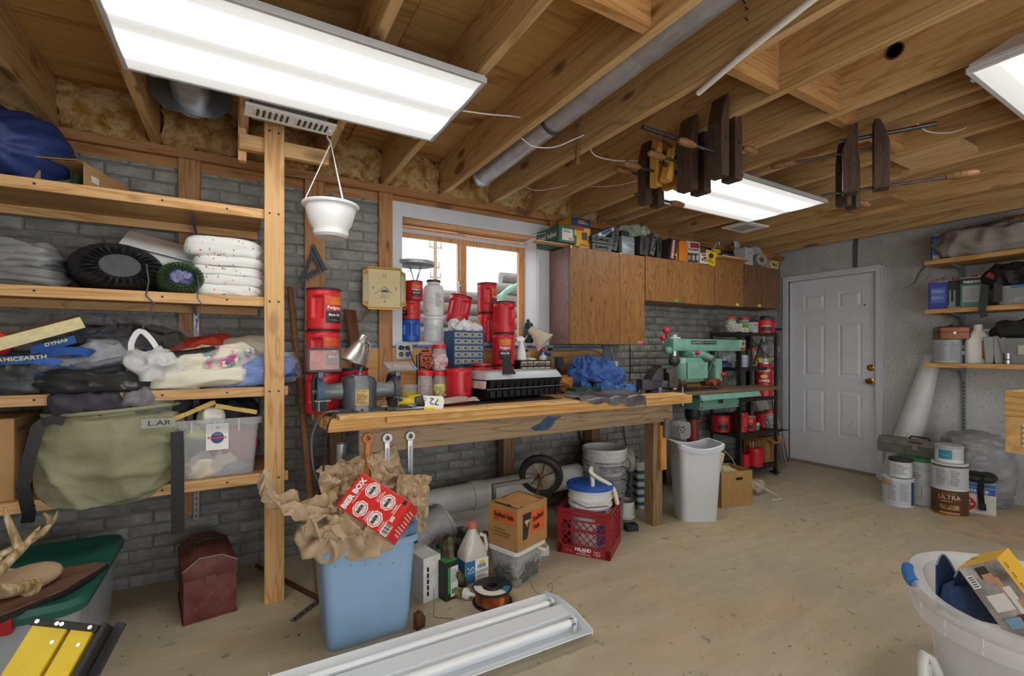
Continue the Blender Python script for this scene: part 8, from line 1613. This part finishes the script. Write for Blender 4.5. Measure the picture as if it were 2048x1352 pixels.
jar('tall clear jar with red lid and dark contents, second steel shelf', rk(1505, Z2, 2.82), .045, .185, JL, (M('#6a5238', .7, nz=.5, ns=40), .75), M('#b9a048', .5))
t, f = can('yellow_can', 'small yellow can on the second steel shelf', rk(1519, Z2, 2.80), .026, .085, M('#c8b02c', .5), None, group=GS2); t, f = can('white_can', 'white can on the second steel shelf right', rk(1529, Z2, 2.79), .034, .08, M('#c2c8ce', .5), None, group=GS2)
carton('tan_pouch', 'tan paper pouch at the right of the second steel shelf', rk(1541, Z2, 2.80), .06, .05, .09, M('#c4b48c', .7), rot=rotd(0, -6, 0), group=GS2); soft('plastic_bag', 'clear plastic bag hanging over cans on second steel shelf', 'bag', rk(1533, Z2+.10, 2.90), .17, .12, .13, clear('bag3', '#b8bcc0', .4, .1), 104, 0, .025, 14, 2.3, 18, .9, rot=rotd(0, 28, 0))
t, f = can('coffee_tin', 'large red coffee tin on the third steel shelf', rk(1527, Z3, 2.79), .082, .33, M('#b01e24', .35), None, group=GS2); t.name = 'coffee_tin'
text(t, 'Folgers', .06, WHITE, TR(rz=f+90) @ TR(0, -.0832, .255, 90), w=.125, h=.05, cyl=.083, bold=.03); text(t, 'COFFEE', .04, WHITE, TR(rz=f+90+6) @ TR(0, -.0832, .155, 90), w=.10, h=.022, cyl=.083, bold=.04); obj('picture_oval', G().lathe([(0, 0), (.032, 0), (.032, .001), (0, .001)], 24, TR(rz=f+90+4) @ TR(0, -.0828, .198, 90) @ Matrix.Diagonal((1, .6, 1, 1))), M('#d8b83a', .5), t); wrap(t, .0822, .205, .215, f-12, f+22, M('#3a8a9a', .5), 'picture_sea'); obj('tin_rim', G().lathe([(.078, .325), (.085, .325), (.085, .335), (.078, .335)], 36), STEEL, t)
tag(obj('wood_wedge', G().prism([(-.08, 0), (.09, 0), (.0, .13)], -.02, .02, TR(*rk(1503, Z3, 2.85), 90) @ TR(0, .0, 0)), W_OLDX, bev=.003, seg=1, smooth=0), 'triangular wood offcut on the third steel shelf', 'offcut')
soft('white_plug', 'small white round plug behind the saw fence', 'plug', (3.62, 2.93, .928), .07, .05, .04, M('#cfd4d6', .5), 105, 0, .003, 12, 2.2, 10)
soft('clear_wrap', 'crumpled clear wrap on third steel shelf left', 'packaging', rk(1462, Z3, 2.88), .18, .12, .16, clear('bag4', '#aab2b8', .4, .1), 106, 0, .025, 12, 2.3, 16, .9)
GC4 = 'red canisters on the fourth steel shelf'
for px, Y, r, h, lab, nm in ((1441, 2.92, .085, .17, 20, 'dark red canister with black lid at left on fourth steel shelf'), (1463, 2.96, .075, .16, None, 'dark red canister second from left on fourth steel shelf'), (1482, 2.80, .06, .20, None, 'tall faded red canister at the post on fourth steel shelf'), (1499, 2.80, .055, .145, 0, 'small red canister with white top on fourth steel shelf'), (1526, 2.88, .085, .15, None, 'wide red canister with black lid, right on fourth steel shelf')):
    canister(nm, rk(px, Z4, Y), r, h, 30 if lab is None else None, lab, group=GC4, words='', small='', lidm=M('#c9c7c2', .5) if 'white top' in nm else None)
jar('clear jar with red lid at right end of fourth steel shelf', rk(1539, Z4, 2.80), .047, .185, JL, (M('#8f8a80', .7, nz=.4, ns=50), .6)); carton('small_green_box', 'small green and white box before the canisters, fourth steel shelf', rk(1513, Z4, 2.765), .055, .03, .085, M('#2f7a4c', .5), group=GS2, parts=(('F', 0, .065, .05, .03, '#c2cac2'), ('F', 0, .03, 'lines', .035, .02, 2, WHITE)))
tag(obj('paper_sheet', G().box(-.09, .09, 0, .003, 0, .11, TR(*rk(1529, Z4+.155, 2.93), -20, 0, -4)), M('#a9aaa8', .7), smooth=0), 'grey card leaning above the canisters on fourth steel shelf', 'paper')
open_box('cardboard_box', 'open brown box at the right of the bottom steel shelf', .26, .22, .25, rk(1522, Z5, 2.90), 6, CARD2, (('F', .10, 30), ('L', .10, 20)))
t = canister('red canister with sticks on the bottom steel shelf', rk(1509, Z5, 2.765), .075, .185, None, None, lid=False, group=GC4); 
for k in range(4): obj('paint_stick', G().bar((.02*k-.03, .01, .05), (.05*k-.07, .0, .235), .012, .003), M('#a9987a', .7), t, smooth=0)
canister('small red canister at left of the bottom steel shelf', rk(1488, Z5, 2.79), .055, .13, None, None, lid=False, group=GC4)
open_box('wooden_tray', 'low brown wooden tray on the floor before steel shelving', .24, .16, .11, (3.86, 2.64, 0), -14, M('#8a6a44', .7, nz=.2), (), 'tray', .008)
tag(obj('metal_puck', G().lathe([(0, 0), (.05, 0), (.045, .012), (.016, .02), (.014, .06), (0, .06)], 16, TR(4.78, 2.80, 0)), DSTEEL), 'small round metal foot on the floor by the pipes', 'foot')
# ================================================================ SHELVES ON THE DOOR WALL
D1, D2, D3 = QZ
def sh(px, z, X=5.24): q = ray(px, 700); return Vector((X, q.y/q.x*X, z+.0015))
def rcan(label, loc, w, d, h, m, parts=(), cap='#b8bcc0', rz=-90+14):
    t = carton('solvent_can', label, loc, w, d, h, m, rz=rz, cat='can', group='rectangular solvent cans on the middle wall shelf', parts=parts, bev=.006)
    obj('top_seam', G().loft([rr(w+.003, d+.003, .008, h-.003), rr(w+.003, d+.003, .008, h+.004)]), M('#8e9396', .4, .6), t); obj('cap', G().lathe([(0, h), (.02, h), (.02, h+.022), (0, h+.022)], 18), M(cap, .4), t)
    obj('wire_handle', G().tube([(-.05, 0, h), (-.045, 0, h+.014), (.0, 0, h+.018)], .003, 6), STEEL, t); return t
rcan('small blue solvent can on the top wall shelf', sh(1873, D1), .065, .10, .215, M('#24417e', .35), (('F', 0, .11, .05, .16, '#3a5fae'), ('F', 0, .03, .045, .04, '#b9c0cc')))
soft('grey_tarp', 'grey canvas tarp bundled along the top wall shelf', 'tarp', Vector((5.27, sh(1975, D1, 5.27).y, D1+.001)), .30, .60, .23, M('#8b8781', .75, nz=.12, ns=8, bp=.2, bs=40), 111, 0, .03, 6, 2.8, 26, .8, (1.5, .7, 1))
carton('brown_blue_case', 'brown and blue case end at the far right of top wall shelf', sh(2040, D1+.0, 5.33), .16, .16, .29, M('#6e4a2c', .6), rz=-90, parts=(('F', .0, .24, .14, .03, '#2c4a8a'),))
rcan('bright blue solvent can, leftmost on the middle wall shelf', sh(1877, D2), .125, .10, .235, M('#1f3f9a', .35), (('F', 0, .12, .09, .13, '#4a68b4'), ('F', 0, .155, 'lines', .08, .03, 3, M('#b4c0dc', .5)), ('F', 0, .10, 'lines', .08, .03, 3, M('#b4c0dc', .5))))
t = rcan('silver solvent can with black paint drips on middle wall shelf', sh(1910, D2, 5.27), .135, .10, .24, M('#5f8478', .35, .3, c2='#a9b4b0', ns=4), (('F', 0, .20, .135, .08, '#1a1a1c'),), '#a82a30')
for x, w_, z0 in ((-.045, .022, .03), (-.015, .016, .06), (.02, .03, .02), (.05, .014, .09)): obj('paint_drip', G().box(x-w_/2, x+w_/2, -.0525, -.0505, z0, .20), M('#1a1a1c', .3), t, smooth=0)
rcan('green and white solvent can with black top, middle wall shelf', sh(1948, D2, 5.24), .165, .11, .245, M('#2f7a5c', .35, c2='#5f9a84', ns=4), (('F', 0, .215, .165, .05, '#1c1c1e'), ('F', -.01, .21, 'nason', .10, .022, '#d8dcdc'), ('F', -.015, .11, .10, .13, '#b4bcba'), ('F', -.015, .11, 'lines', .085, .11, 8)), '#b02a30')
t = T('clear_tote', 'flat clear plastic tote on the middle wall shelf', 'bin', sh(2062, D2, 5.26), rz=-90); obj('tote_body', G().loft([rr(.30, .26, .02, 0), rr(.33, .29, .02, .13), rr(.32, .28, .02, .13), rr(.29, .25, .02, .006)]), clear('tote3', '#b4bcc0', .38, .2), t); obj('lid', G().loft([rr(.34, .30, .02, .128), rr(.345, .305, .02, .145)]), clear('tote_lid', '#c0c6ca', .6, .2), t); patch(t, .09, .02, M('#4a6aa8', .5), face('F', -.03, -.153, .137), 'blue_latch'); obj('white_cords', blob(.26, .22, .06, 2.6, 16, .015, 20, 7), M('#a9acac', .6, nz=.2), t, smooth=60, M_=TR(0, 0, .006))
t = soft('black_harness', 'black webbing harness heaped on the clear tote', 'harness', Vector((5.24, sh(2052, D2, 5.24).y, D2+.148)), .26, .42, .15, M('#191a1c', .65, nz=.3, ns=14), 112, 0, .035, 9, 2.3, 22, .9, (1, .7, 1))
obj('hanging_strap', G().tube([(-.06, .16, .06), (-.135, .19, .02), (-.155, .20, -.08), (-.158, .205, -.20), (-.16, .19, -.235)], .003, flat=.045, up=(-1, 0, 0)), NYL, t); obj('hanging_strap', G().tube([(-.06, .10, .06), (-.14, .12, .02), (-.15, .12, -.12)], .003, flat=.05, up=(-1, 0, 0)), NYL, t); obj('red_tab', G().box(-.03, .03, -.006, .006, 0, .04, TR(-.12, .17, .07, 0, -30, 90)), M('#8a2a2a', .6), t, smooth=0); obj('zip_pull', G().box(-.14, -.136, -.02, .05, .015, .021), M('#c8c4b0', .5), t, smooth=0)
for a, b_ in (((-.05, -.05, .10), (-.08, -.09, .20)), ((-.02, .0, .12), (-.06, -.04, .19))): obj('webbing_end', G().tube([a, ((a[0]+b_[0])/2, (a[1]+b_[1])/2+.02, (a[2]+b_[2])/2), b_], .004, flat=.035, up=(-1, 0, 0)), NYL, t)
# lower shelf
t, f = can('paint_can', 'white paint can under the bronze cash box on lower wall shelf', sh(1898, D3, 5.25), .105, .20, M('#b9bdc0', .5), M('#aab0b6', .55))
for da in (-24, 20): lines(t, TR(rz=f+90+da) @ TR(0, -.1065, .10, 90), .06, .15, 11, M('#848b94', .6))
cb = sh(1902, D3+.202, 5.24)
t = T('cash_box', 'bronze metal cash box with keys in the lock', 'box', cb, rz=-64); BZM = M('#7a4a30', .4, .5, nz=.1); obj('lower_case', G().loft([rr(.20, .27, .02, 0), rr(.20, .27, .02, .055)]), BZM, t, bev=.002); ld = obj('lid', G().loft([rr(.205, .275, .022, .057), rr(.205, .275, .022, .095), rr(.18, .25, .02, .108)]), BZM, t, bev=.002); obj('handle', G().tube([(0, -.05, .108), (0, -.045, .12), (0, .045, .12), (0, .05, .108)], .005, 6), IRON, ld); obj('lock', G().cyl((.1, .05, .05), (.108, .05, .05), .012), STEEL, t)
obj('keys', G().box(.105, .108, .03, .045, -.0, .04).box(.105, .109, .05, .062, -.005, .035), STEEL, t, smooth=0); obj('lock', G().cyl((.0, -.135, .05), (0, -.142, .05), .010), STEEL, t)
t, f = can('blue_spray_can', 'dark blue can beside the white jug on lower wall shelf', sh(1928, D3, 5.24), .032, .185, M('#22407a', .4), None); wrap(t, .032, .07, .10, f-60, f+60, M('#c2c8c8', .5), 'pale_band'); wrap(t, .032, .12, .15, f-60, f+60, M('#8a9a3a', .5), 'green_band')
t = T('white_jug', 'white plastic gallon jug with red label on lower wall shelf', 'jug', sh(1956, D3, 5.235), rz=-90+20); JW = M('#d5d6d2', .4); obj('jug_body', G().loft([rr(.15, .12, .03, 0), rr(.155, .125, .03, .01), rr(.155, .125, .03, .19), rr(.10, .09, .03, .25), rr(.06, .06, .025, .275), rr(.06, .06, .025, .30)]), JW, t); obj('handle', G().tube([(.03, 0, .27), (.065, 0, .27), (.078, 0, .23), (.076, 0, .18)], .011, 8), JW, t); obj('cap', G().cyl((0, 0, .298), (0, 0, .318), .028), M('#dcdcd8', .4), t); patch(t, .05, .15, M('#b5502a', .5), face('R', .0782, -.02, .11), 'red_label'); patch(t, .045, .15, M('#b5502a', .5), face('F', .040, -.0632, .11), 'red_label'); lines(t, face('F', .040, -.0645, .11), .035, .10, 4, M('#d8c8a0', .6))
for i, (px, h, nm) in enumerate(((1990, .215, 'grey binder, left of two standing on the lower wall shelf'), (2004, .22, 'grey binder, right of two standing on the lower wall shelf'))):
    carton('grey_binder', nm, sh(px, D3, 5.25), .062, .20, h, M('#8d9194', .6), rz=-90, rot=rotd(0, -4+6*i, -90), group='grey binders on the lower wall shelf', parts=(('F', 0, h/2, .05, h*.9, '#9da1a4'),))
t, f = can('metal_can', 'small shiny metal can at the front of lower wall shelf', sh(2014, D3, 5.145), .022, .085, STEEL, None); wrap(t, .022, .03, .04, f-60, f+60, DSTEEL, 'dark_band')
t = T('clear_bin', 'clear bin of parts on the lower wall shelf at the right edge', 'bin', sh(2050, D3, 5.25), rz=-90); obj('bin_body', G().loft([rr(.20, .22, .02, 0), rr(.25, .26, .02, .20), rr(.24, .25, .02, .20), rr(.19, .21, .02, .006)]), clear('bin3', '#a4acb0', .4, .2), t); obj('contents', blob(.18, .18, .13, 2.8, 12, .015, 14, 9), M('#7d7d78', .7, nz=.4, ns=20), t, smooth=50, M_=TR(0, 0, .006)); patch(t, .06, .07, M('#b9b9a8', .6), face('F', .02, -.125, .11), 'paper_note')
soft('black_jacket', 'black cloth heaped on the clear bin, lower wall shelf', 'cloth', Vector((5.25, sh(2045, D3, 5.25).y, D3+.204)), .24, .30, .13, M('#1e1f21', .8, nz=.2), 113, 0, .02, 8, 2.4, 18)
tag(obj('paint_brush', G().box(-.01, .01, -.006, .006, 0, .10, TR(5.16, 1.66, D2+.24, 0, 70, -60)), W_HANDLE, smooth=0), 'small wooden brush handle sticking out by the blue can', 'brush')
tag(obj('dangling_cord', G().tube([(5.13, 1.685, D1-.03), (5.12, 1.73, D1-.10), (5.13, 1.76, D1-.17), (5.14, 1.80, D1-.20), (5.13, 1.84, D1-.22)], [.010, .009, .006, .003, .002], 6), M('#5a5852', .8), smooth=60), 'frayed grey cord dangling from the end of the top wall shelf', 'cord')
cable('thin grey wire dangling from the end of the top wall shelf', [(5.13, 1.68, D1-.035), (5.14, 1.66, D1-.09), (5.13, 1.68, D1-.15), (5.13, 1.70, D1-.17)], .0015, M('#6a6862', .7), 'wire', 'wire')
